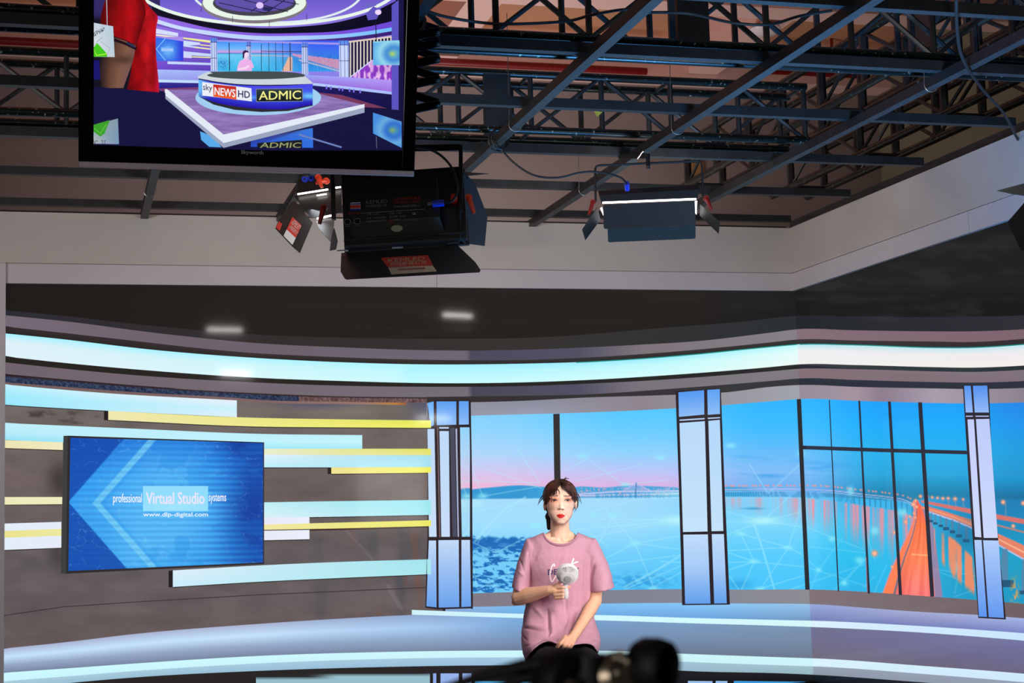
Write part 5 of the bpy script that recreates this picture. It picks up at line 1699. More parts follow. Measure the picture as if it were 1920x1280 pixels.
text_px(L1, 'lettering', '珂玛影视灯光', (730.5, 499), (800, 494.5), (728, 492), plb, 0.0022, 'print_glint_cream', 0.01)
text_px(L1, 'lettering', '全国灯光演示网络销售', (746, 507.5), (797, 504.5), (745, 503.5), plb, 0.0022, 'print_red', 0.02)
quad_px([(869, 332, 7.25), (877, 329, 7.25), (891, 345, 7.35), (914, 405, 7.4), (909, 461, 7.4), (871, 456, 7.2), (862, 447, 7.2), (862, 400, 7.2)], 0.003).build('barn_door', M['door_metal'], L1)
quad_px([(870, 330, 7.24), (870, 322, 7.3), (918, 325.5, 7.75)], 0.003).build('barn_door', M['door_metal'], L1)
quad_px([(626, 428, 7.22), (632, 452, 7.2), (629, 468, 7.3), (618, 470, 7.4), (622, 440, 7.4)], 0.003).build('barn_door', M['door_metal'], L1)
for x0, y0, x1, y1 in ((632, 470, 653, 469), (735, 464, 756, 463), (839, 457, 858, 455)):
    MB().bar(at_depth(x0, y0, 7.185), at_depth(x1, y1, 7.185), 0.006, 0.006).build('hinge', M['chrome'], L1)
MB().tube([at_depth(853, 457, 7.18), at_depth(861, 455, 7.18), at_depth(862, 440, 7.18), at_depth(864, 380, 7.2), at_depth(868, 330, 7.24), at_depth(874, 326, 7.24), at_depth(876, 334, 7.24)], 0.0028, 6).build('hinge_rod', M['door_metal'], L1, smooth=True)
area_lamp('lamp_panel_light', l1(W1 / 2, H1 / 2, -0.085), l1(W1 / 2, H1 / 2, -1.0), 0.3, 9, (1.0, 0.97, 0.93), 0.035, spread=170)

# --- small lamp half hidden at the left
L2 = empty('studio_lamp', at_depth(590, 380, 8.2), 'small black studio lamp left of the large one, red sticker on its leaf', 'studio lamp')
bd = MB()
bd.plate([at_depth(555, 362, 8.25), at_depth(561, 335, 8.3), at_depth(644, 318, 8.3), at_depth(644, 352, 8.25)], 0.07, fwd)
bd.build('housing', M['black'], L2, bevel=0.004)
bd = MB()
bd.plate([at_depth(551, 367, 8.22), at_depth(640, 352, 8.22), at_depth(640, 398, 8.12), at_depth(583, 409, 8.12)], 0.02, fwd)
bd.build('barn_door', M['black'], L2)
MB().bar(at_depth(558, 364, 8.2), at_depth(615, 355, 8.2), 0.007, 0.007).build('light_strip', M['led'], L2)
MB().bar(at_depth(622, 353, 8.2), at_depth(639, 350.5, 8.2), 0.007, 0.007).build('light_strip', M['led'], L2)
MB().bar(at_depth(594, 366.5, 8.19), at_depth(612, 363.5, 8.19), 0.006, 0.006).build('light_strip', M['led'], L2)
MB().bar(at_depth(594, 410, 8.1), at_depth(626, 403, 8.1), 0.008, 0.01).build('light_strip', M['led_dim'], L2)
quad_px([(545, 380, 8.22), (552, 376, 8.2), (586, 417, 8.1), (562, 474, 8.0), (549, 463, 8.02), (516, 428, 8.1), (524, 409, 8.14)], 0.003).build('barn_door', M['door_metal'], L2)
P0c = at_depth(545, 380, 8.22)
nc = (at_depth(586, 417, 8.1) - P0c).cross(at_depth(549, 463, 8.02) - P0c).normalized()
if nc.dot(fwd) > 0:
    nc = -nc
plc = (P0c, nc)
decal(L2, 'red_sticker', [(548.5, 406.5), (565.5, 422.5), (554.5, 446), (537.5, 430)], plc, 0.004, 'sticker_red')
decal(L2, 'white_sticker', [(537.5, 430), (554.5, 446), (548.5, 459), (531.5, 442)], plc, 0.004, 'print_white')
decal(L2, 'small_sticker', [(523, 415), (529.5, 420), (524, 432.5), (517, 426)], plc, 0.004, 'sticker_red')
text_px(L2, 'lettering', 'KEMLED', (545.2, 417.5), (557.5, 430.5), (549.5, 408.5), plc, 0.0055, 'print_white', 0.01)
text_px(L2, 'lettering', '珂玛影视灯光', (540.8, 426.5), (554, 440), (544.2, 419), plc, 0.0055, 'print_white', 0.01)
quad_px([(593, 415, 8.1), (627, 411, 8.1), (623, 456, 8.0), (606, 438, 8.0), (598, 428, 8.04)], 0.003).build('barn_door', M['door_metal'], L2)
quad_px([(540, 378, 8.3), (546, 366, 8.3), (553, 349, 8.34), (552, 362, 8.3), (530, 400, 8.3), (526, 403, 8.3)], 0.003).build('barn_door', M['door_metal'], L2)
for x in (599, 620, 637):
    MB().bar(at_depth(x, 318, 8.2), at_depth(x, 290, 8.2), 0.02, 0.03, upv=fwd).build('yoke_post', M['black'], L2)
cx2 = at_depth(620, 295, 8.2)
MB().bar(at_depth(594, 290, 8.2), at_depth(642, 290, 8.2), 0.03, 0.02).build('yoke', M['black'], L2)
MB().tube([cx2, (cx2.x, 7.88, cx2.z + 0.1), (cx2.x, 7.88, ZG)], 0.018, 12).build('hanging_pole', M['black'], L2, smooth=True)
for x, x2 in ((571.5, 572.5), (583, 577)):
    p = at_depth(x, 336 - (x - 571) * 0.15, 8.22)
    MB().lathe([(0.006, -0.012), (0.015, -0.012), (0.015, 0.012), (0.006, 0.012)], p, -fwd, 16).build('blue_plug', M['blue_plug'], L2, smooth=True)
    cable([p, at_depth(x2, 318, 8.2), at_depth(x2 + 2, 285, 8.2), Vector((at_depth(x2, 260, 8.2).x, 7.83, ZG))], 0.006, 'black lead from the %s blue plug of the small left lamp up to the grid' % ('left' if x < 575 else 'right'))
lever(597, 333, 604, 352, 8.15, 'orange', L2)
lever(612, 339, 592, 343, 8.17, 'orange', L2)
bd = MB().bar(at_depth(614, 352, 7.9), at_depth(616, 330, 7.9), 0.02, 0.02)
bd.bm.free()

pL = at_depth(592, 388, 8.14)
area_lamp('small_lamp_light', pL, at_depth(540, 430, 7.9), 0.06, 0.35, (0.85, 0.92, 1.0), spread=160)
area_lamp('small_lamp_panel_light', at_depth(600, 385, 8.42), at_depth(600, 400, 9.4), 0.3, 6, (1.0, 0.97, 0.93), 0.035, spread=170)

# --- the lamp hanging at right
d3 = 9.15
L3 = empty('studio_lamp', at_depth(1215, 390, d3), 'black studio lamp on a thin yoke at right, bright strip along its top', 'studio lamp')
bd = MB()
bd.plate([at_depth(1122, 357.5, d3 + 0.02), at_depth(1312, 346, d3 + 0.02), at_depth(1308, 371, d3 - 0.04), at_depth(1128, 378, d3 - 0.04)], 0.06, fwd)
bd.build('housing', M['black'], L3, bevel=0.004)
MB().plate([at_depth(1123, 366, d3 - 0.03), at_depth(1310, 355, d3 - 0.03), at_depth(1308, 371, d3 - 0.045), at_depth(1128, 378, d3 - 0.045)], 0.004, fwd).build('rear_plate', M['door_metal'], L3)
MB().bar(at_depth(1130, 380, d3 - 0.04), at_depth(1305, 373, d3 - 0.04), 0.008, 0.009).build('light_strip', M['led'], L3)
MB().plate([at_depth(1129, 388, d3 - 0.02), at_depth(1133, 404, d3 - 0.02), at_depth(1131, 404, d3 - 0.02), at_depth(1125, 390, d3 - 0.02)], 0.004, fwd).build('light_strip', M['led_dim'], L3)
MB().plate([at_depth(1302, 377, d3 - 0.03), at_depth(1307, 376, d3 - 0.03), at_depth(1306, 402, d3 - 0.03), at_depth(1303, 398, d3 - 0.03)], 0.004, fwd).build('light_strip', M['led'], L3)
quad_px([(1131, 383.5, d3 - 0.05), (1303, 376, d3 - 0.05), (1304.5, 420, d3 - 0.03), (1303, 423, d3 - 0.03), (1135, 429, d3 - 0.03), (1132, 427, d3 - 0.03)], 0.004).build('barn_door', M['black'], L3)
quad_px([(1139, 428, d3 + 0.12), (1304, 422, d3 + 0.12), (1304, 444, d3 + 0.25), (1302, 446.5, d3 + 0.25), (1142, 453, d3 + 0.25), (1140, 451, d3 + 0.25)], 0.004, -1).build('barn_door', M['door_metal'], L3)
quad_px([(1120, 388, d3 - 0.02), (1126, 412, d3 - 0.02), (1098, 450, d3 - 0.2), (1092, 430, d3 - 0.2)], 0.003).build('barn_door', M['door_metal'], L3)
quad_px([(1312, 382, d3 - 0.02), (1349, 416, d3 - 0.2), (1347, 438, d3 - 0.2), (1312, 404, d3 - 0.02)], 0.003).build('barn_door', M['door_metal'], L3)
MB().tube([at_depth(x, y, d3) for x, y in ((1117, 378), (1116, 350), (1116, 318), (1118, 312), (1123, 310), (1215, 306), (1308, 302), (1314, 304), (1316, 310), (1317, 340), (1318, 368))], 0.0065, 8).build('yoke', M['black'], L3, smooth=True)
c3 = at_depth(1215, 305, d3)
cl = MB()
cl.tube([c3 - Vector((0, 0, 0.02)), c3 + Vector((0, 0, 0.05))], 0.012, 12)
cl.bar(c3 + Vector((0, 0, 0.04)), Vector((c3.x, 8.91, ZG - 0.0)), 0.03, 0.03)
cl.build('clamp', M['black'], L3)
MB().tube([c3 - Vector((0, 0, 0.035)), c3 - Vector((0, 0, 0.005))], [0.012, 0.008], 12).build('clamp_screw', M['chrome'], L3, smooth=True)
MB().tube([at_depth(1195, 298, d3 - 0.05), at_depth(1206, 283, d3 - 0.05)], 0.004, 8).build('clamp_handle', M['chrome'], L3, smooth=True)
lever(1112, 379, 1104, 403, d3 - 0.02, 'red', L3)
lever(1324, 372, 1334, 394, d3 - 0.02, 'red', L3)
MB().tube([at_depth(1175, 343, 8.95), at_depth(1176, 355, 9.0)], 0.0145, 14).build('blue_plug', M['blue_plug'], L3, smooth=True)
MB().plate([at_depth(1136, 384, d3 + 0.04), at_depth(1300, 377, d3 + 0.04), at_depth(1300, 398, d3 + 0.09), at_depth(1138, 405, d3 + 0.09)], 0.003, fwd).build('light_panel', M['led_panel'], L3)

area_lamp('right_lamp_panel_light', at_depth(1218, 392, d3 + 0.12), at_depth(1218, 400, d3 + 1.1), 0.3, 7, (1.0, 0.97, 0.94), 0.035, spread=170)

# --- lamp cut off by the right edge of the frame
d4 = 6.0
L4 = empty('studio_lamp', at_depth(1960, 400, d4), 'dark studio lamp cut off by the right edge of the picture', 'studio lamp')
quad_px([(1869.5, 357, d4 - 0.15), (1905, 347.5, d4 - 0.05), (1975, 330, d4 + 0.1), (1975, 374, d4 + 0.1), (1900, 363.5, d4 - 0.03)], 0.003).build('barn_door', M['door_metal'], L4)
quad_px([(1925, 374, d4), (1903, 400, d4 + 0.02), (1889, 416, d4 + 0.05), (1914, 469, d4 + 0.05), (1990, 480, d4), (1990, 374, d4)], 0.004).build('barn_door', M['black'], L4)
MB().plate([at_depth(1935, 366, d4 + 0.03), at_depth(2110, 350, d4 + 0.03), at_depth(2110, 470, d4 + 0.03), at_depth(1945, 475, d4 + 0.03)], 0.07, fwd).build('housing', M['black'], L4)
c4 = at_depth(2020, 355, d4 + 0.06)
MB().tube([c4, (c4.x, c4.y, ZG)], 0.016, 10).build('hanging_pole', M['black'], L4, smooth=True)

area_lamp('edge_lamp_panel_light', at_depth(2025, 415, d4 + 0.14), Vector((5.2, 10.6, 3.0)), 0.4, 10, (1.0, 0.97, 0.95), 0.05, spread=150)

# ------------------------------------------------------------------ seated woman
WD = 7.9


def wp(x, y, k=0.0):
    """point at picture position x, y, k metres in front of her spine plane"""
    return at_depth(x, y, WD - k)


S_ = WD / F          # metres per picture pixel at her distance


def capsule(bm, a, b, ra, rb, n=14, m=5):
    a, b = Vector(a), Vector(b)
    d = b - a
    L = d.length
    if L < 1e-6:
        d = Vector((0, 0, 1))
    else:
        d.normalize()
    s = d.cross(Vector((0, 0, 1)))
    if s.length < 1e-3:
        s = d.cross(Vector((1, 0, 0)))
    s.normalize()
    u = d.cross(s)
    rings = []
    for i in range(m + 1):
        t = -math.pi / 2 + (math.pi / 2) * i / m
        rings.append((a + d * ra * math.sin(t), ra * math.cos(t)))
    for i in range(m + 1):
        t = (math.pi / 2) * i / m
        rings.append((b + d * rb * math.sin(t), rb * math.cos(t)))
    prev = None
    for c_, r in rings:
        if r < 1e-5:
            ring = [bm.verts.new(c_)]
        else:
            ring = [bm.verts.new(c_ + (s * math.cos(q) + u * math.sin(q)) * r) for q in (2 * math.pi * k_ / n for k_ in range(n))]
        if prev:
            for k_ in range(n):
                f = []
                for v in (prev[k_ % len(prev)], prev[(k_ + 1) % len(prev)], ring[(k_ + 1) % len(ring)], ring[k_ % len(ring)]):
                    if v not in f:
                        f.append(v)
                if len(f) > 2:
                    bm.faces.new(f)
        prev = ring


def ellipsoid(bm, c_, rx, ry, rz, ax=None, n=28, m=18):
    ax = ax or (RIGHT, fwd, UP)
    c_ = Vector(c_)
    prev = None
    for i in range(m + 1):
        t = -math.pi / 2 + math.pi * i / m
        r = math.cos(t)
        if r < 1e-5:
            ring = [bm.verts.new(c_ + ax[2] * rz * math.sin(t))]
        else:
            ring = [bm.verts.new(c_ + ax[0] * rx * r * math.cos(q) + ax[1] * ry * r * math.sin(q) + ax[2] * rz * math.sin(t)) for q in (2 * math.pi * k_ / n for k_ in range(n))]
        if prev:
            for k_ in range(n):
                f = []
                for v in (prev[k_ % len(prev)], prev[(k_ + 1) % len(prev)], ring[(k_ + 1) % len(ring)], ring[k_ % len(ring)]):
                    if v not in f:
                        f.append(v)
                if len(f) > 2:
                    bm.faces.new(f)
        prev = ring


def melt(bm, voxel, smooth=2, factor=0.5):
    """union everything into one continuous surface"""
    bmesh.ops.recalc_face_normals(bm, faces=bm.faces)
    me = bpy.data.meshes.new('melt')
    bm.to_mesh(me)
    bm.free()
    o = bpy.data.objects.new('melt', me)
    C.objects.link(o)
    r = o.modifiers.new('r', 'REMESH')
    r.mode = 'VOXEL'
    r.voxel_size = voxel
    if smooth:
        s = o.modifiers.new('s', 'SMOOTH')
        s.iterations = smooth
        s.factor = factor
    dg = bpy.context.evaluated_depsgraph_get()
    dg.update()
    out = bpy.data.meshes.new_from_object(o.evaluated_get(dg))
    bpy.data.objects.remove(o)
    return out


def coords(me):
    a = np.empty(len(me.vertices) * 3, np.float32)
    me.vertices.foreach_get('co', a)
    return a.reshape(-1, 3).astype(float)


def normals(me):
    a = np.empty(len(me.vertices) * 3, np.float32)
    me.vertices.foreach_get('normal', a)
    return a.reshape(-1, 3).astype(float)


def to_px(P):
    v = P - np.array(CAM)
    d = v @ np.array(fwd)
    return 960 + F * (v @ np.array(RIGHT)) / d, 640 - F * (v @ np.array(UP)) / d, WD - d


def set_cols(me, cols):
    a = me.color_attributes.new('Col', 'FLOAT_COLOR', 'POINT')
    cc = np.ones((len(me.vertices), 4), np.float32)
    cc[:, :3] = lin(np.clip(cols, 0, 255))
    a.data.foreach_set('color', cc.ravel())


def finish(me, name, material, parent, smooth=True):
    me.materials.clear()
    me.materials.append(material)
    if smooth:
        me.polygons.foreach_set('use_smooth', [True] * len(me.polygons))
    o = bpy.data.objects.new(name, me)
    C.objects.link(o)
    if parent:
        o.parent = parent
        o.matrix_parent_inverse = Matrix.Translation(-parent.location)
    return o


M['skin'] = attr_mat('skin', False, rough=0.5, spec=0.35, sss=0.12)
M['shirt'] = mat('mauve_cotton', (192, 142, 162), 0.85, spec=0.12, noise=0.015, scale=60)
M['shirt_rib'] = mat('mauve_ribbing', (184, 132, 152), 0.85, spec=0.15)
M['hair'] = attr_mat('brown_hair', False, rough=0.5, spec=0.35)
M['trousers'] = mat('black_trousers', (14, 14, 15), 0.8, spec=0.2)
M['navy'] = mat('navy_print', (58, 44, 104), 0.7)
M['white_ink'] = mat('white_shirt_print', (240, 225, 230), 0.7)
M['fan_white'] = mat('white_fan_plastic', (232, 228, 230), 0.35)
M['fan_hub'] = mat('grey_fan_hub', (170, 172, 172), 0.35)
M['fan_dark'] = mat('fan_interior', (120, 105, 108), 0.6)
M['cloth_blue'] = mat('light_blue_cloth', (120, 165, 210), 0.8)
M['sole'] = mat('shoe_sole', (225, 225, 225), 0.6)

W = empty('person', Vector((2.314, 7.64, 0.0)), 'person seated in a mauve t-shirt, brown hair tied back, holding a small fan', 'person')

bm = bmesh.new()
P = 1 * S_
# skull, face and jaw
ellipsoid(bm, wp(1050, 931, -0.015), 28.5 * P, 0.088, 30 * P)
ellipsoid(bm, wp(1050.5, 943, 0.012), 26.5 * P, 0.070, 31 * P)
ellipsoid(bm, wp(1051, 957, 0.022), 23.5 * P, 0.056, 24 * P)
ellipsoid(bm, wp(1051.5, 968, 0.03), 17 * P, 0.048, 15.5 * P)
ellipsoid(bm, wp(1051.8, 976.5, 0.05), 9.5 * P, 0.026, 7.2 * P)
for s in (-1, 1):
    ellipsoid(bm, wp(1051 + s * 11, 950, 0.03), 13.5 * P, 0.034, 14 * P)       # cheeks
    ellipsoid(bm, wp(1051 + s * 11, 931.5, 0.052), 10 * P, 0.022, 5 * P)        # brow
    ellipsoid(bm, wp(1051.5 + s * 12.3, 938, 0.058), 7 * P, 0.0155, 4.2 * P)     # lids
    ellipsoid(bm, wp(1052 + s * 3.6, 953.0, 0.078), 3.0 * P, 0.010, 2.4 * P)     # nostril wings
# ears
ellipsoid(bm, wp(1021.5, 947, -0.012), 3.0 * P, 0.016, 10.5 * P)
ellipsoid(bm, wp(1079.5, 945, -0.012), 2.6 * P, 0.016, 10.5 * P)
# nose
capsule(bm, wp(1051.5, 934, 0.068), wp(1051.8, 951, 0.082), 0.0075, 0.0095)
ellipsoid(bm, wp(1052, 952, 0.083), 3.6 * P, 0.0115, 3.0 * P)
# mouth
ellipsoid(bm, wp(1051.5, 964.5, 0.073), 7.0 * P, 0.0105, 2.2 * P)
ellipsoid(bm, wp(1051.5, 968.3, 0.072), 5.6 * P, 0.0115, 2.6 * P)
# neck and shoulders
capsule(bm, wp(1049.5, 970, -0.02), wp(1050, 1012, -0.025), 17.2 * P, 19 * P)
for s in (-1, 1):
    capsule(bm, wp(1050 + s * 10, 1000, -0.03), wp(1050 + s * 36, 1019, -0.03), 10 * P, 10 * P)
    capsule(bm, wp(1051 + s * 6, 1013, 0.02), wp(1051 + s * 36, 1011, 0.0), 0.013, 0.014)   # collar bones
    capsule(bm, wp(1051 + s * 12.5, 975, -0.01), wp(1051 + s * 4, 1014, 0.022), 0.010, 0.009)
ellipsoid(bm, wp(1050, 1058, -0.01), 50 * P, 0.085, 52 * P)
ellipsoid(bm, wp(1050, 1150, -0.01), 48 * P, 0.09, 80 * P)
# her right arm (picture left), bent, hand round the fan
EL, WR = wp(973, 1120, 0.06), wp(1031, 1105.5, 0.205)
capsule(bm, wp(993, 1034, -0.02), wp(978, 1095, 0.03), 0.036, 0.034)
capsule(bm, wp(978, 1095, 0.03), EL, 0.035, 0.037)
capsule(bm, EL, EL + (WR - EL) * 0.35, 0.0375, 0.038)
capsule(bm, EL + (WR - EL) * 0.35, WR, 0.038, 0.0225)
ellipsoid(bm, wp(966, 1128, 0.05), 0.018, 0.02, 0.018)
capsule(bm, WR, wp(1041, 1105, 0.215), 0.0215, 0.024)
ellipsoid(bm, wp(1044, 1107.5, 0.215), 10.5 * P, 0.020, 14.5 * P)
for i, (yk_, xe, r) in enumerate(((1100.5, 1069, 0.0082), (1107.5, 1064.5, 0.0086), (1114, 1062, 0.0084), (1119.8, 1058, 0.0074))):
    k0 = 0.228 - i * 0.002
    a, b_2, c_2 = wp(1042, yk_ + 1, k0), wp(1055, yk_ + (0 if i else -0.5), k0 + 0.022), wp(xe - 1.5, yk_ + (1.2 if i else 0), k0 + 0.012)
    capsule(bm, a, b_2, r * 1.05, r)
    capsule(bm, b_2, c_2, r, r * 0.86)
    if i:
        capsule(bm, c_2, wp(xe - 3, yk_ + 1.5, k0 - 0.008), r * 0.86, r * 0.7)
capsule(bm, wp(1038, 1103, 0.22), wp(1045, 1096.5, 0.232), 0.0115, 0.0095)
capsule(bm, wp(1045, 1096.5, 0.232), wp(1050, 1091.5, 0.235), 0.0095, 0.0078)
# her left arm (picture right), hand resting between the thighs
EL2, WR2 = wp(1116, 1127, 0.06), wp(1080, 1186, 0.30)
capsule(bm, wp(1103, 1034, -0.02), wp(1118, 1100, 0.02), 0.042, 0.033)
capsule(bm, wp(1118, 1100, 0.02), EL2, 0.031, 0.031)
capsule(bm, EL2, EL2 + (WR2 - EL2) * 0.3, 0.031, 0.033)
capsule(bm, EL2 + (WR2 - EL2) * 0.3, WR2, 0.033, 0.0225)
capsule(bm, WR2, wp(1072, 1196, 0.33), 0.0225, 0.023)
ellipsoid(bm, wp(1069, 1199, 0.335), 11 * P, 0.018, 9.5 * P)
for (x0, y0, x1, y1, x2, y2, r) in ((1060, 1196, 1051, 1206, 1046, 1213, 0.0084), (1065, 1200, 1058, 1210, 1053.5, 1217.5, 0.0086), (1071, 1202, 1066, 1211, 1062, 1217.5, 0.0084), (1077, 1201, 1073.5, 1208, 1070, 1214, 0.0076)):
    capsule(bm, wp(x0, y0, 0.347), wp(x1, y1, 0.358), r * 1.05, r)
    capsule(bm, wp(x1, y1, 0.358), wp(x2, y2, 0.350), r, r * 0.82)
capsule(bm, wp(1060, 1194, 0.34), wp(1049, 1206, 0.34), 0.011, 0.0095)
capsule(bm, wp(1049, 1206, 0.34), wp(1044, 1212.5, 0.338), 0.0095, 0.0075)
me = melt(bm, 0.0021, 7, 0.5)
co = coords(me)
X, Y, K = to_px(co)
nf = normals(me) @ np.array(-fwd)
front = (nf > 0.05) & (K > 0.03)
sk = np.tile(np.array((236, 192, 166.)), (len(co), 1))
head = (Y < 990)
def m_(a, col, w):
    return a * (1 - w[:, None]) + np.array(col, float) * w[:, None]
arm = ss(1080, 1110, Y)
sk = m_(sk, (232, 178, 148), arm)
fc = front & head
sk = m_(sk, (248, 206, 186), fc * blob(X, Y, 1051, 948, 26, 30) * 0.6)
for s in (-1, 1):
    sk = m_(sk, (240, 160, 140), fc * blob(X, Y, 1051 + s * 18, 950, 7, 7) * 0.4)
    ex_, ey_ = 1051.7 + s * 12.4, 937.5
    sk = m_(sk, (236, 96, 60), fc * np.clip(blob(X, Y, ex_ + s * 1.0, ey_ - 0.8, 8.0, 4.4) * 1.1, 0, 1) * 0.75)
    w = 5.6
    u_e = (X - ex_) / w
    lid = ey_ + 0.2 - 1.7 * (1 - u_e**2)
    low = ey_ + 0.6 + 1.3 * (1 - u_e**2)
    ins = (np.abs(u_e) < 1) * ss(-0.5, 0.5, Y - lid) * ss(-0.5, 0.5, low - Y)
    sk = m_(sk, (205, 185, 182), fc * ins)
    sk = m_(sk, (38, 24, 22), fc * ins * np.clip(2.0 - np.hypot(X - ex_ - 0.2, (Y - ey_) * 0.9) / 1.7, 0, 1))
    sk = m_(sk, (46, 26, 24), fc * (np.abs(u_e) < 1.08) * np.clip(1.4 - np.abs(Y - lid) / 0.95, 0, 1))
    sk = m_(sk, (250, 205, 190), fc * blob(X, Y, ex_ - 1, ey_ - 3.2, 2.4, 0.8) * 0.7)
    bx0 = 1051.5 + s * 12.5
    by = 929.8 - 0.04 * (X - bx0)**2 * 0.3 - 0.0
    sk = m_(sk, (92, 60, 48), fc * ss(8.2, 6.2, np.abs(X - bx0)) * np.clip(1.25 - np.abs(Y - by) / 1.4, 0, 1) * 0.85)
    sk = m_(sk, (130, 62, 52), fc * blob(X, Y, 1052 + s * 3.3, 954.6, 1.6, 0.9) * 0.9)
up = 964.2 - 1.6 * np.exp(-((np.abs(X - 1051.5) - 2.4) / 2.2)**2) + 1.6 * (np.abs(X - 1051.5) / 7.4)**2
lo_ = 971.0 - 3.6 * (np.abs(X - 1051.5) / 7.2)**2
lp = ss(-0.6, 0.6, Y - up) * ss(-0.6, 0.6, lo_ - Y) * (np.abs(X - 1051.5) < 7.8)
sk = m_(sk, (236, 40, 36), fc * lp)
sk = m_(sk, (130, 12, 16), fc * (np.abs(X - 1051.5) < 7) * np.clip(1 - np.abs(Y - 966.6 + 0.3 * np.cos((X - 1051.5) * 0.9)) / 0.8, 0, 1) * 0.8)
# pinker knuckles and finger tips
sk = m_(sk, (238, 140, 118), (Y > 1085) * np.clip(blob(X, Y, 1049, 1093, 3.5, 4) + blob(X, Y, 1068, 1101, 3.5, 2.5) + blob(X, Y, 1045, 1212, 3.5, 3.5) + blob(X, Y, 1055, 1218, 8, 2.4), 0, 1) * 0.6)
set_cols(me, sk)
body = finish(me, 'body', M['skin'], W)

# trousers
bm = bmesh.new()
ellipsoid(bm, wp(1050, 1235, -0.02), 0.175, 0.14, 0.10)
HL, HR = wp(1028, 1236, 0.0), wp(1084, 1236, 0.0)
KL, KR = wp(1030, 1247, 0.40), wp(1101, 1249, 0.40)
capsule(bm, HL, KL, 0.085, 0.082)
capsule(bm, HR, KR, 0.085, 0.078)
capsule(bm, wp(1018, 1238, 0.1), wp(1012, 1262, 0.30), 0.06, 0.05)
FLm, FRm = Vector((KL.x - 0.01, KL.y + 0.12, 0.13)), Vector((KR.x, KR.y + 0.12, 0.13))
capsule(bm, KL, FLm, 0.07, 0.045)
capsule(bm, KR, FRm, 0.07, 0.045)
me = melt(bm, 0.005, 4, 0.5)
finish(me, 'trousers', M['trousers'], W)
for i, f in enumerate((FLm, FRm)):
    bm = bmesh.new()
    capsule(bm, (f.x, f.y, 0.08), (f.x - 0.03, f.y - 0.15, 0.05), 0.045, 0.036)
    capsule(bm, (f.x, f.y + 0.02, 0.05), (f.x - 0.02, f.y - 0.06, 0.05), 0.042, 0.042)
    capsule(bm, (f.x, f.y, 0.06), (f.x, f.y, 0.16), 0.04, 0.043)
    finish(melt(bm, 0.005, 3), 'shoe', M['sole'], W)

# t-shirt
bm = bmesh.new()
rings = [(999, 1022, 1081, 0.01, -0.065), (1003, 1008, 1095, 0.04, -0.08), (1010, 996, 1109, 0.060, -0.09), (1022, 990, 1114, 0.075, -0.10), (1045, 990, 1110, 0.098, -0.10), (1075, 990, 1108, 0.112, -0.10), (1105, 989, 1109, 0.118, -0.10),
         (1135, 986, 1110, 0.125, -0.11), (1160, 981.5, 1114, 0.15, -0.12), (1180, 978.5, 1121, 0.195, -0.13), (1195, 977.5, 1126, 0.245, -0.14), (1208, 977.5, 1125.5, 0.30, -0.14), (1222, 980, 1122, 0.32, -0.14), (1245, 989, 1117, 0.32, -0.14)]
N = 48
prev = None
first = None
for (y, xl2, xr2, kf, kb) in rings:
    xc, hw = (xl2 + xr2) / 2, (xr2 - xl2) / 2
    kc, hk = (kf + kb) / 2, (kf - kb) / 2
    ring = []
    for i in range(N):
        t = 2 * math.pi * i / N
        e = 2.5
        cx_, sx_ = math.cos(t), math.sin(t)
        ux_ = math.copysign(abs(cx_) ** (2 / e), cx_)
        vx_ = math.copysign(abs(sx_) ** (2 / e), sx_)
        ring.append(bm.verts.new(wp(xc + hw * ux_, y, kc + hk * vx_)))
    if prev:
        for i in range(N):
            bm.faces.new((prev[i], prev[(i + 1) % N], ring[(i + 1) % N], ring[i]))
    else:
        bm.faces.new(ring)
    prev = ring
bm.faces.new(prev[::-1])


def tube_loft(secs, n=28):
    """secs: (centre, half width vector, half depth vector)"""
    pr = None
    for c_, a_, b_3 in secs:
        rg = [bm.verts.new(c_ + a_ * math.cos(2 * math.pi * i / n) + b_3 * math.sin(2 * math.pi * i / n)) for i in range(n)]
        if pr:
            for i in range(n):
                bm.faces.new((pr[i], pr[(i + 1) % n], rg[(i + 1) % n], rg[i]))
        else:
            bm.faces.new(rg)
        pr = rg
    bm.faces.new(pr[::-1])


def sec(xa, ya, xb, yb, k, dep):
    a, b_4 = wp(xa, ya, k), wp(xb, yb, k)
    return ((a + b_4) / 2, (b_4 - a) / 2, fwd * dep)


for s in (-1, 1):
    capsule(bm, wp(1051.5 + s * 29, 1007, -0.02), wp(1051.5 + s * 56, 1021, -0.02), 9.5 * P, 12 * P)
    capsule(bm, wp(1051.5 + s * 29, 1008, 0.0), wp(1051.5 + s * 50, 1022, 0.01), 9.5 * P, 12 * P)
tube_loft([sec(1003, 1012, 1014, 1026, -0.02, 0.06), sec(988, 1009, 1006, 1040, -0.02, 0.075), sec(979, 1030, 1002, 1050, -0.01, 0.075), sec(971, 1052, 998, 1068, 0.0, 0.075), sec(964.5, 1078, 992, 1090, 0.015, 0.075), sec(959.5, 1100.5, 987.5, 1109, 0.03, 0.072)])
tube_loft([sec(1090, 1026, 1100, 1010, -0.02, 0.06), sec(1096, 1040, 1116, 1009, -0.02, 0.075), sec(1100, 1055, 1128, 1030, -0.01, 0.075), sec(1102, 1072, 1138, 1053, 0.0, 0.075), sec(1104.5, 1092, 1147, 1078, 0.015, 0.08), sec(1107, 1108, 1152.5, 1100.5, 0.03, 0.08)])
me = melt(bm, 0.0042, 14, 0.6)
co = coords(me)
nr = normals(me)
X, Y, K = to_px(co)
disp = np.zeros(len(co))


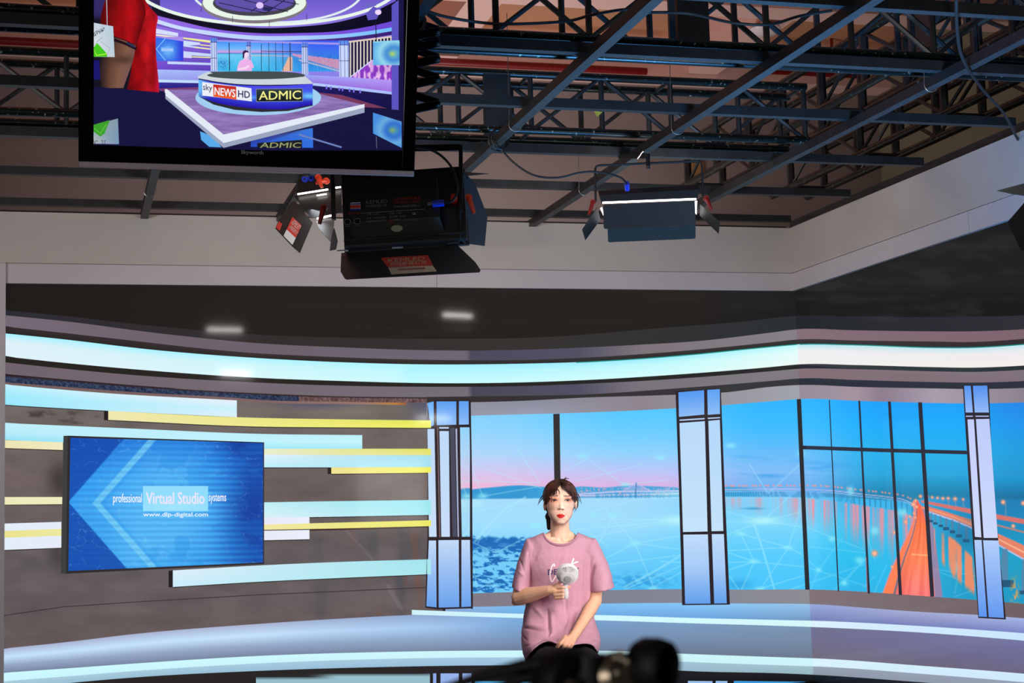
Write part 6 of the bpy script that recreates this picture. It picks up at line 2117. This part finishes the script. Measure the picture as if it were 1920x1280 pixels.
def fold(x0, y0, x1, y1, w, a):
    dx, dy = x1 - x0, y1 - y0
    L = math.hypot(dx, dy)
    t = np.clip(((X - x0) * dx + (Y - y0) * dy) / L**2, 0, 1)
    d = np.hypot(X - x0 - t * dx, Y - y0 - t * dy)
    return a * np.exp(-(d / w)**2) * (0.25 + 0.75 * np.sin(np.pi * np.clip(t, 0.04, 0.96)))


for f in ((1099, 1035, 1096, 1150, 3.2, -0.016), (1106, 1020, 1100, 1110, 3, 0.006), (1090, 1040, 1086, 1150, 5, 0.006), (991, 1035, 995, 1105, 2.6, -0.012), (1060, 1025, 1040, 1040, 2, -0.004), (1066, 1030, 1050, 1060, 2.4, 0.004),
          (1078, 1150, 1066, 1195, 2.6, -0.012), (1084, 1150, 1074, 1190, 3, 0.009), (1072, 1150, 1060, 1190, 3, 0.006), (1027, 1145, 1028, 1192, 3, -0.01), (1034, 1150, 1036, 1190, 3.4, 0.008), (985, 1178, 1018, 1181, 2.6, -0.012),
          (988, 1172, 1016, 1174, 3, 0.006), (1026, 1191, 1034, 1180, 2, -0.01), (1030, 1193, 1044, 1188, 2.0, -0.008), (1000, 1135, 1022, 1160, 4, 0.006), (978, 1190, 988, 1200, 2, -0.006), (1040, 1195, 1050, 1204, 2.4, -0.008),
          (986, 1212, 1018, 1199, 2.2, -0.009), (1018, 1198, 1044, 1207, 2, 0.008), (1100, 1160, 1112, 1175, 3, -0.008), (1106, 1192, 1122, 1200, 2.4, -0.008), (1098, 1178, 1120, 1186, 3, 0.006), (975, 1050, 984, 1075, 2, -0.004), (972, 1070, 985, 1082, 2, 0.005),
          (1118, 1045, 1108, 1075, 2.4, -0.005), (1126, 1050, 1112, 1085, 2.4, 0.006), (1130, 1065, 1120, 1095, 2.4, -0.004), (1060, 1120, 1062, 1150, 3, -0.006), (1075, 1110, 1072, 1140, 4, 0.004), (1010, 1030, 1000, 1055, 4, -0.004)):
    disp += fold(*f)
disp += (fbm(X / 16 + 3, Y / 22 + 1, 3) - 0.5) * 0.009
disp *= (K > -0.02)
co2 = co + nr * disp[:, None]
me.vertices.foreach_set('co', co2.astype(np.float32).ravel())
# cut out the neck opening and the hem
bm = bmesh.new()
bm.from_mesh(me)
hemx = np.array([975, 985, 988, 993, 1000, 1010, 1020, 1026, 1035, 1043, 1050, 1064, 1080, 1090, 1100, 1108, 1114, 1118, 1122, 1130])
hemy = np.array([1236, 1236, 1233, 1226, 1217, 1209, 1203.5, 1202, 1202.5, 1206, 1210, 1212, 1208, 1206.5, 1206, 1208, 1212, 1218, 1224, 1226])
kill = []
for f in bm.faces:
    c_ = f.calc_center_median()
    x, y = project(c_)
    k_ = WD - (c_ - CAM).dot(fwd)
    neck = ((x - 1051.5) / 31.5)**2 + ((y - 995.5) / 23.5)**2 < 1 and k_ > -0.035
    neckb = ((x - 1051.5) / 30)**2 < 1 and y < 1001 and k_ <= -0.035 and False
    if neck or (y > np.interp(x, hemx, hemy) and (k_ > 0.03 or y > 1238)) or (y < 1003 and abs(x - 1051.5) < 33):
        kill.append(f)
bmesh.ops.delete(bm, geom=kill, context='FACES')
for v in bm.verts:
    if not v.is_boundary:
        continue
    x, y = project(v.co)
    k_ = WD - (v.co - CAM).dot(fwd)
    if y < 1024:
        rr_ = math.hypot((x - 1051.5) / 31.5, (y - 995.5) / 23.5)
        if k_ > -0.02 and 0.5 < rr_ < 1.3 and y > 998:
            v.co = wp(1051.5 + (x - 1051.5) / rr_, 995.5 + (y - 995.5) / rr_, k_)
    else:
        hy = float(np.interp(x, hemx, hemy))
        if abs(y - hy) < 6 and k_ > 0.03:
            v.co = wp(x, hy, k_)
bm.to_mesh(me)
bm.free()
shirt_o = finish(me, 't_shirt', M['shirt'], W)
so = shirt_o.modifiers.new('cloth_thickness', 'SOLIDIFY')
so.thickness = 0.0025
so.offset = 0
bms = bmesh.new()
bms.from_mesh(me)
bvh = BVHTree.FromBMesh(bms)


def shirt_hit(x, y, off=0.0022):
    r = ray(x, y)
    h = bvh.ray_cast(CAM, r)
    if h[0] is None:
        return wp(x, y, 0.12)
    return h[0] - r * off


# ribbed collar following the cut edge
for yy_in, yy_out in ((0, 0),):
    cm = bmesh.new()
    prv = None
    nC = 56
    for i in range(nC + 1):
        t = math.pi * (0.045 + 0.91 * i / nC)
        a = (1051.5 + 31.0 * math.cos(t), 996.0 + 23.0 * math.sin(t))
        b_5 = (1051.5 + 34.5 * math.cos(t) , 996.5 + 28.0 * math.sin(t))
        wgt = math.sin(t)
        A2 = shirt_hit(*b_5, 0.003)
        kA = WD - (A2 - CAM).dot(fwd)
        i_ = wp(a[0], a[1], kA + 0.004 - 0.0 * wgt)
        mid = wp((a[0] + b_5[0]) / 2, (a[1] + b_5[1]) / 2, kA + 0.007)
        ring = [cm.verts.new(v) for v in (wp(a[0], a[1] - 0.0, kA - 0.008), i_, mid, A2)]
        if prv:
            for q in range(3):
                cm.faces.new((prv[q], prv[q + 1], ring[q + 1], ring[q]))
        prv = ring
    mc = bpy.data.meshes.new('collar')
    cm.to_mesh(mc)
    cm.free()
    co_ = finish(mc, 'collar', M['shirt_rib'], shirt_o)
    co_.matrix_parent_inverse = Matrix.Identity(4)


def child(o, par):
    o.parent = par
    o.matrix_parent_inverse = Matrix.Identity(4)


# lettering on the shirt
def shirt_text(body, a, b, h, material, bold):
    c_, fs_ = glyphs(body, bold)
    lo, hi = c_.min(0), c_.max(0)
    u = (c_[:, 0] - lo[0]) / (hi[0] - lo[0])
    v = (c_[:, 1] - lo[1]) / (hi[1] - lo[1])
    X_ = a[0] + (b[0] - a[0]) * u
    Y_ = a[1] + (b[1] - a[1]) * u - h * v
    P_ = np.array([shirt_hit(x, y) for x, y in zip(X_, Y_)])
    mt_ = bpy.data.meshes.new('lettering')
    mt_.from_pydata(P_.tolist(), [], fs_)
    return finish(mt_, 'lettering', material, shirt_o, False)


child(shirt_text('DESTINY', (1027, 1078), (1086, 1074.5), 11, M['navy'], 0.03), shirt_o)


def ribbon(strokes, w):
    b_ = bmesh.new()
    for st in strokes:
        p = np.array(st, float)
        t_ = np.linspace(0, len(p) - 1, (len(p) - 1) * 5 + 1)
        q = np.stack([herm(np.stack([np.arange(len(p)), p[:, k_]], 1), t_) for k_ in (0, 1)], 1)
        d = np.gradient(q, axis=0)
        d /= np.linalg.norm(d, axis=1)[:, None] + 1e-9
        n_ = np.stack([-d[:, 1], d[:, 0]], 1) * w / 2
        pv = None
        for a, b2_ in zip(q + n_, q - n_):
            r_ = [b_.verts.new(shirt_hit(*a, 0.0032)), b_.verts.new(shirt_hit(*b2_, 0.0032))]
            if pv:
                b_.faces.new((pv[0], pv[1], r_[1], r_[0]))
            pv = r_
    m2_ = bpy.data.meshes.new('script')
    b_.to_mesh(m2_)
    b_.free()
    return finish(m2_, 'script_lettering', M['white_ink'], shirt_o, False)


child(ribbon([[(1039.5, 1062), (1039, 1057.5), (1035, 1061), (1032.5, 1070), (1031.5, 1080), (1034.5, 1090), (1039, 1085), (1044, 1077), (1046, 1078), (1045, 1086), (1048, 1088)],
              [(1069, 1068), (1071.5, 1058), (1076, 1046.5), (1073.5, 1052), (1070, 1063), (1069, 1070)],
              [(1063, 1061), (1070, 1059.5), (1077, 1055), (1084, 1052.5)]], 2.6), shirt_o)

# hair: a cap shaped round the skull, parted fringe, side locks and a tied tail
bm = bmesh.new()
ellipsoid(bm, wp(1050, 929, -0.03), 33 * P, 0.098, 32 * P)
ellipsoid(bm, wp(1050, 921, -0.012), 30 * P, 0.088, 23.5 * P)
ellipsoid(bm, wp(1049, 945, -0.06), 30 * P, 0.07, 24 * P)
capsule(bm, wp(1040, 955, -0.12), wp(1030, 968, -0.13), 0.03, 0.022)
capsule(bm, wp(1030, 968, -0.13), wp(1029, 990, -0.12), 0.018, 0.010)
me = melt(bm, 0.0035, 3, 0.5)
# keep the face clear of the cap
bm = bmesh.new()
bm.from_mesh(me)
kill = []
fx = [(895, 0), (904, 0), (907, 2), (912, 9), (920, 15), (928, 21), (936, 25.5), (944, 27.5), (1000, 27.5)]
for f in bm.faces:
    c_ = f.calc_center_median()
    x, y = project(c_)
    k_ = WD - (c_ - CAM).dot(fwd)
    if k_ > 0.0 and abs(x - 1051.5) < np.interp(y, [p[0] for p in fx], [p[1] for p in fx]):
        kill.append(f)
bmesh.ops.delete(bm, geom=kill, context='FACES')
rs = random.Random(5)


def strand(pts, r0, r1, flat=1.0):
    Pn = [Vector(p) for p in pts]
    out = []
    for i in range(len(Pn) - 1):
        p0, p1, p2, p3 = Pn[max(i - 1, 0)], Pn[i], Pn[i + 1], Pn[min(i + 2, len(Pn) - 1)]
        for q in range(5):
            t = q / 5
            out.append(0.5 * ((2 * p1) + (-p0 + p2) * t + (2 * p0 - 5 * p1 + 4 * p2 - p3) * t * t + (-p0 + 3 * p1 - 3 * p2 + p3) * t**3))
    out.append(Pn[-1])
    n_ = len(out)
    prev_ = None
    for i, p in enumerate(out):
        d = (out[min(i + 1, n_ - 1)] - out[max(i - 1, 0)]).normalized()
        s = d.cross(fwd).normalized()
        u = d.cross(s).normalized()
        t = i / (n_ - 1)
        r = (r0 + (r1 - r0) * t) * min(1, 0.35 + t * 4)
        rg = [bm.verts.new(p + s * math.cos(q) * r + u * math.sin(q) * r * 0.45) for q in (k_ * math.pi / 3 for k_ in range(6))]
        if prev_:
            for k_ in range(6):
                bm.faces.new((prev_[k_], prev_[(k_ + 1) % 6], rg[(k_ + 1) % 6], rg[k_]))
        prev_ = rg


# picture-left fringe: sweeps from the parting to the ear
for i in range(64):
    t = i / 63
    j = rs.uniform(-1, 1)
    sx = 1052 - t * 14 + j
    sy = 903.5 + rs.uniform(-1.2, 1.2) + t * 1.0
    ex2 = np.interp(t, [0, 0.3, 0.6, 1], [1042, 1036, 1028, 1020.5]) + j * 1.6
    ey2 = np.interp(t, [0, 0.3, 0.6, 1], [924, 932, 943, 946]) + rs.uniform(-5, 3)
    mx = np.interp(t, [0, 1], [1046, 1026]) + j
    my = np.interp(t, [0, 1], [912, 915])
    kk = np.interp(t, [0, 1], [0.078, 0.035])
    strand([wp(sx, sy, 0.045), wp(mx, my, kk + 0.002), wp((mx + ex2) / 2 - 1.0, (my + ey2) / 2, kk + 0.004), wp(ex2, ey2, kk - 0.004)], 0.0052, 0.0006)
for i in range(56):
    t = i / 55
    j = rs.uniform(-1, 1)
    sx = 1053 + t * 12 + j
    sy = 904 + rs.uniform(-1.2, 1.2)
    ex2 = np.interp(t, [0, 0.3, 0.7, 1], [1063, 1070, 1077, 1082]) + j * 1.3
    ey2 = np.interp(t, [0, 0.3, 0.7, 1], [919, 929, 940, 940]) + rs.uniform(-5, 3)
    mx = np.interp(t, [0, 1], [1058, 1074]) + j
    my = np.interp(t, [0, 1], [911, 912])
    kk = np.interp(t, [0, 1], [0.078, 0.035])
    strand([wp(sx, sy, 0.045), wp(mx, my, kk + 0.002), wp((mx + ex2) / 2 + 1.0, (my + ey2) / 2, kk + 0.003), wp(ex2, ey2, kk - 0.004)], 0.005, 0.0006)
for (x0, y0, x1, y1, x2, y2, k_) in ((1018, 928, 1012, 937, 1008.5, 947, -0.01), (1019, 932, 1014, 938, 1010, 944, -0.02), (1083, 925, 1087, 933, 1090.5, 945, -0.01), (1082, 930, 1085, 936, 1088, 941, -0.02), (1083, 938, 1082.5, 950, 1076, 960, -0.03),
                                      (1083, 935, 1083.5, 948, 1078, 958, -0.04), (1057, 900, 1060, 896, 1061, 893, -0.01), (1055, 899, 1063, 896.5, 1068, 898, 0.0), (1028, 972, 1026, 977, 1025, 980, -0.1), (1035, 925, 1034, 930, 1035.5, 936, 0.078), (1044, 915, 1048, 920, 1050, 926, 0.088),
                                      (1072, 920, 1074, 930, 1073, 938, 0.06)):
    strand([wp(x0, y0, k_), wp(x1, y1, k_ + 0.004), wp(x2, y2, k_)], 0.0035, 0.0005)
for i in range(90):      # combed-back texture over the cap
    t = rs.uniform(-1, 1)
    a0_ = 1051 + t * 16
    strand([wp(a0_, 901 + abs(t) * 3 + rs.uniform(0, 3), 0.035), wp(1051 + t * 26, 906 + abs(t) * 5, 0.018 + 0.02 * (1 - abs(t))), wp(1051 + t * 32.5, 922 + rs.uniform(-3, 6), -0.012), wp(1051 + t * 33.5, 938 + rs.uniform(-3, 3), -0.035)], 0.0048, 0.002)
bm.to_mesh(me)
bm.free()
co = coords(me)
X, Y, K = to_px(co)
n_ = vnoise(X * 0.9 + Y * 0.12, Y * 0.06 + K * 30)
hc = np.array((72, 36, 22.)) * (0.55 + 0.9 * n_)[:, None]
hc = m_(hc, (20, 12, 12), np.clip(blob(X, Y, 1053, 903, 9, 9) * 0.8 + ss(0.0, -0.05, K) * 0.6, 0, 1))  # parting darker from black roots and painted shade; also darker towards the back
set_cols(me, hc)
hair_o = finish(me, 'hair', M['hair'], W)
# hair tie hidden at the nape
MB().tube([wp(1031, 966, -0.12) + (RIGHT * math.cos(t) + fwd * math.sin(t)) * 0.02 for t in np.linspace(0, 2 * math.pi, 17)[:-1]], 0.004, 6, closed=True).build('hair_tie', M['plastic'], hair_o, smooth=True)

# small white fan in her hand
fc0 = wp(1064, 1077.5, 0.262)
fax = (-fwd * 0.86 - UP * 0.48 + RIGHT * 0.02).normalized()
FN = empty('handheld_fan', wp(1062, 1118, 0.24), 'small white round handheld fan held up in front of the mauve t-shirt', 'fan')
R_ = 20.3 * P
MB().lathe([(0.0, -0.030), (R_ * 0.86, -0.030), (R_ * 0.98, -0.022), (R_, -0.008), (R_ * 0.985, 0.002), (R_ * 0.93, 0.002), (R_ * 0.92, -0.010), (R_ * 0.8, -0.02), (0, -0.022)], fc0, fax, 48).build('fan_shell', M['fan_white'], FN, smooth=True)
gs = fax.cross(RIGHT).normalized()
gr = fax.cross(gs).normalized()
gm = MB()
prof = [(0.95, 0.0), (0.86, 0.012), (0.68, 0.021), (0.5, 0.026), (0.32, 0.028)]
for i in range(44):
    t = 2 * math.pi * i / 44
    rd = gr * math.cos(t) + gs * math.sin(t)
    for (r0, h0), (r1, h1) in zip(prof, prof[1:]):
        gm.bar(fc0 + rd * R_ * r0 + fax * h0, fc0 + rd * R_ * r1 + fax * h1, 0.0026, 0.003, upv=fax)
gm_o = gm.build('grille', M['fan_white'], FN)
MB().lathe([(R_ * 0.62, 0.0215), (R_ * 0.66, 0.024), (R_ * 0.6, 0.0262), (R_ * 0.56, 0.0245), (R_ * 0.62, 0.0215)], fc0, fax, 40).build('grille_ring', M['fan_white'], gm_o, smooth=True)
MB().lathe([(0, 0.034), (R_ * 0.27, 0.034), (R_ * 0.33, 0.031), (R_ * 0.34, 0.026), (0, 0.026)], fc0, fax, 32).build('hub', M['fan_hub'], FN, smooth=True)
for i in range(5):
    t = 2 * math.pi * i / 5
    rd = gr * math.cos(t) + gs * math.sin(t)
    rt_ = fax.cross(rd)
    MB().plate([fc0 + rd * 0.008 - fax * 0.008, fc0 + rd * R_ * 0.78 - rt_ * 0.008 - fax * 0.014, fc0 + rd * R_ * 0.8 + rt_ * 0.014 - fax * 0.004, fc0 + rd * 0.01 + rt_ * 0.008 - fax * 0.002], 0.0015, fax).build('blade', M['fan_dark'], FN)
MB().tube([wp(1061, 1088, 0.245), wp(1060.5, 1096, 0.242), wp(1060.5, 1112, 0.238), wp(1061.5, 1119, 0.236), wp(1062, 1122, 0.235)], [0.0125, 0.0115, 0.0135, 0.0125, 0.008], 18).build('handle', M['fan_white'], FN, smooth=True)
MB().tube([wp(1065, 1106, 0.248), wp(1066, 1112, 0.246), wp(1063, 1118, 0.244)], 0.0018, 6).build('wrist_loop', M['fan_white'], FN, smooth=True)

# stool she sits on
seat_z = 0.49
sc_ = Vector((2.33, 7.72, 0))
STL = empty('bar_stool', sc_, 'black stool under the seated person, mostly hidden by the tripod head', 'stool')
MB().lathe([(0, 0), (0.17, 0), (0.19, 0.012), (0.185, 0.045), (0.15, 0.055), (0, 0.055)], sc_ + Vector((0, 0, seat_z - 0.06)), (0, 0, 1), 32).build('seat', M['plastic'], STL, smooth=True)
for i in range(4):
    t = math.pi / 4 + i * math.pi / 2
    MB().tube([sc_ + Vector((math.cos(t) * 0.12, math.sin(t) * 0.12, seat_z - 0.06)), sc_ + Vector((math.cos(t) * 0.2, math.sin(t) * 0.2, 0.0))], 0.014, 10).build('leg', M['steel'], STL, smooth=True)
MB().tube([sc_ + Vector((math.cos(t) * 0.175, math.sin(t) * 0.175, 0.2)) for t in np.linspace(0, 2 * math.pi, 33)[:-1]], 0.009, 8, closed=True).build('foot_ring', M['steel'], STL, smooth=True)
# striped pale blue bag tucked by the seat
bgm = MB()
bgm.plate([wp(991, 1242, 0.16), wp(1001, 1243, 0.18), wp(1016, 1254, 0.2), wp(1012, 1266, 0.2), wp(991, 1254, 0.16)], 0.03, fwd)
bg = bgm.build('striped_bag', M['cloth_blue'], None, bevel=0.004)
tag(bg, 'small pale blue and white striped bundle beside the dark trousers on the stool', 'bag')
for (x0, y0, x1, y1) in ((992, 1246, 1012, 1252), (993, 1251, 1009, 1256), (1000, 1258, 1012, 1262)):
    st_ = MB().bar(wp(x0, y0, 0.19), wp(x1, y1, 0.215), 0.004, 0.004).build('stripe', M['print_white'], bg)
    st_.matrix_parent_inverse = Matrix.Identity(4)

# ------------------------------------------------------------------ out-of-focus tripod head close to the lens
TP = empty('tripod', at_depth(1100, 1270, 1.25) , 'dark blurred tripod head with round rubber cup at the bottom centre', 'tripod')
fd = 1.25
M['rubber'] = mat('black_rubber', (8, 8, 9), 0.6)
M['bronze'] = mat('worn_bronze_metal', (150, 138, 118), 0.3, metal=0.8, noise=0.3, scale=60)
MB().tube([at_depth(800, 1300, fd), at_depth(900, 1268, fd), at_depth(980, 1248, fd), at_depth(1060, 1236, fd)], [0.003, 0.004, 0.0055, 0.007], 12).build('pan_handle', M['rubber'], TP, smooth=True)
MB().tube([at_depth(900, 1300, fd), at_depth(980, 1272, fd), at_depth(1060, 1255, fd)], 0.0045, 10).build('cable_loop', M['rubber'], TP, smooth=True)
axh = (-fwd * 0.8 + RIGHT * 0.5).normalized()
MB().lathe([(0, -0.02), (0.022, -0.02), (0.027, -0.012), (0.028, 0.006), (0.024, 0.014), (0.014, 0.016), (0.012, 0.011), (0, 0.011)], at_depth(1064, 1281, fd), axh, 40).build('clamp_knob', M['rubber'], TP, smooth=True)
MB().lathe([(0, 0.0), (0.005, 0.0), (0.0045, 0.004), (0, 0.005)], at_depth(1064, 1281, fd - 0.02) + axh * 0.004, axh, 20).build('knob_cap', M['bronze'], TP, smooth=True)
MB().lathe([(0, -0.014), (0.014, -0.014), (0.0185, -0.006), (0.0185, 0.006), (0.013, 0.012), (0, 0.013)], at_depth(1155, 1266, fd), (-fwd + RIGHT * 0.5 + UP * 0.3), 32).build('joint', M['bronze'], TP, smooth=True)
for x, y in ((1164, 1222), (1154, 1232), (1166, 1235), (1175, 1240), (1156, 1261)):
    MB().lathe([(0, -0.002), (0.0018, -0.001), (0.0018, 0.001), (0, 0.0024)], at_depth(x, y, fd - 0.025), -fwd, 12).build('screw', M['print_glint_cream'], TP, smooth=True)  # cream colour stands in for the bright glints on chrome screws
MB().tube([at_depth(1165, 1262, fd), at_depth(1200, 1250, fd), at_depth(1225, 1248, fd)], [0.012, 0.009, 0.012], 20).build('metal_neck', M['bronze'], TP, smooth=True)
axc = (-fwd * 0.35 + RIGHT * 0.9 - UP * 0.05).normalized()
MB().lathe([(0, -0.014), (0.017, -0.014), (0.0205, -0.008), (0.0215, 0.004), (0.020, 0.013), (0.017, 0.016), (0.013, 0.010), (0, 0.008)], at_depth(1222, 1246, fd), (-fwd * 0.6 + RIGHT * 0.75).normalized(), 40).build('rubber_cup', M['rubber'], TP, smooth=True)
cc0 = at_depth(1110, 1300, fd)
MB().tube([cc0 + Vector((0, 0, 0.03)), (cc0.x, cc0.y, 0.75)], 0.016, 16).build('column', M['rubber'], TP, smooth=True)
MB().tube([at_depth(1062, 1290, fd), at_depth(1110, 1300, fd), at_depth(1160, 1285, fd)], 0.012, 16).build('cradle', M['rubber'], TP, smooth=True)
for i in range(3):
    t = i * 2 * math.pi / 3 + 0.4
    MB().tube([(cc0.x, cc0.y, 0.80), (cc0.x + 0.42 * math.cos(t), cc0.y + 0.42 * math.sin(t), 0.0)], [0.016, 0.011], 12).build('leg', M['rubber'], TP, smooth=True)
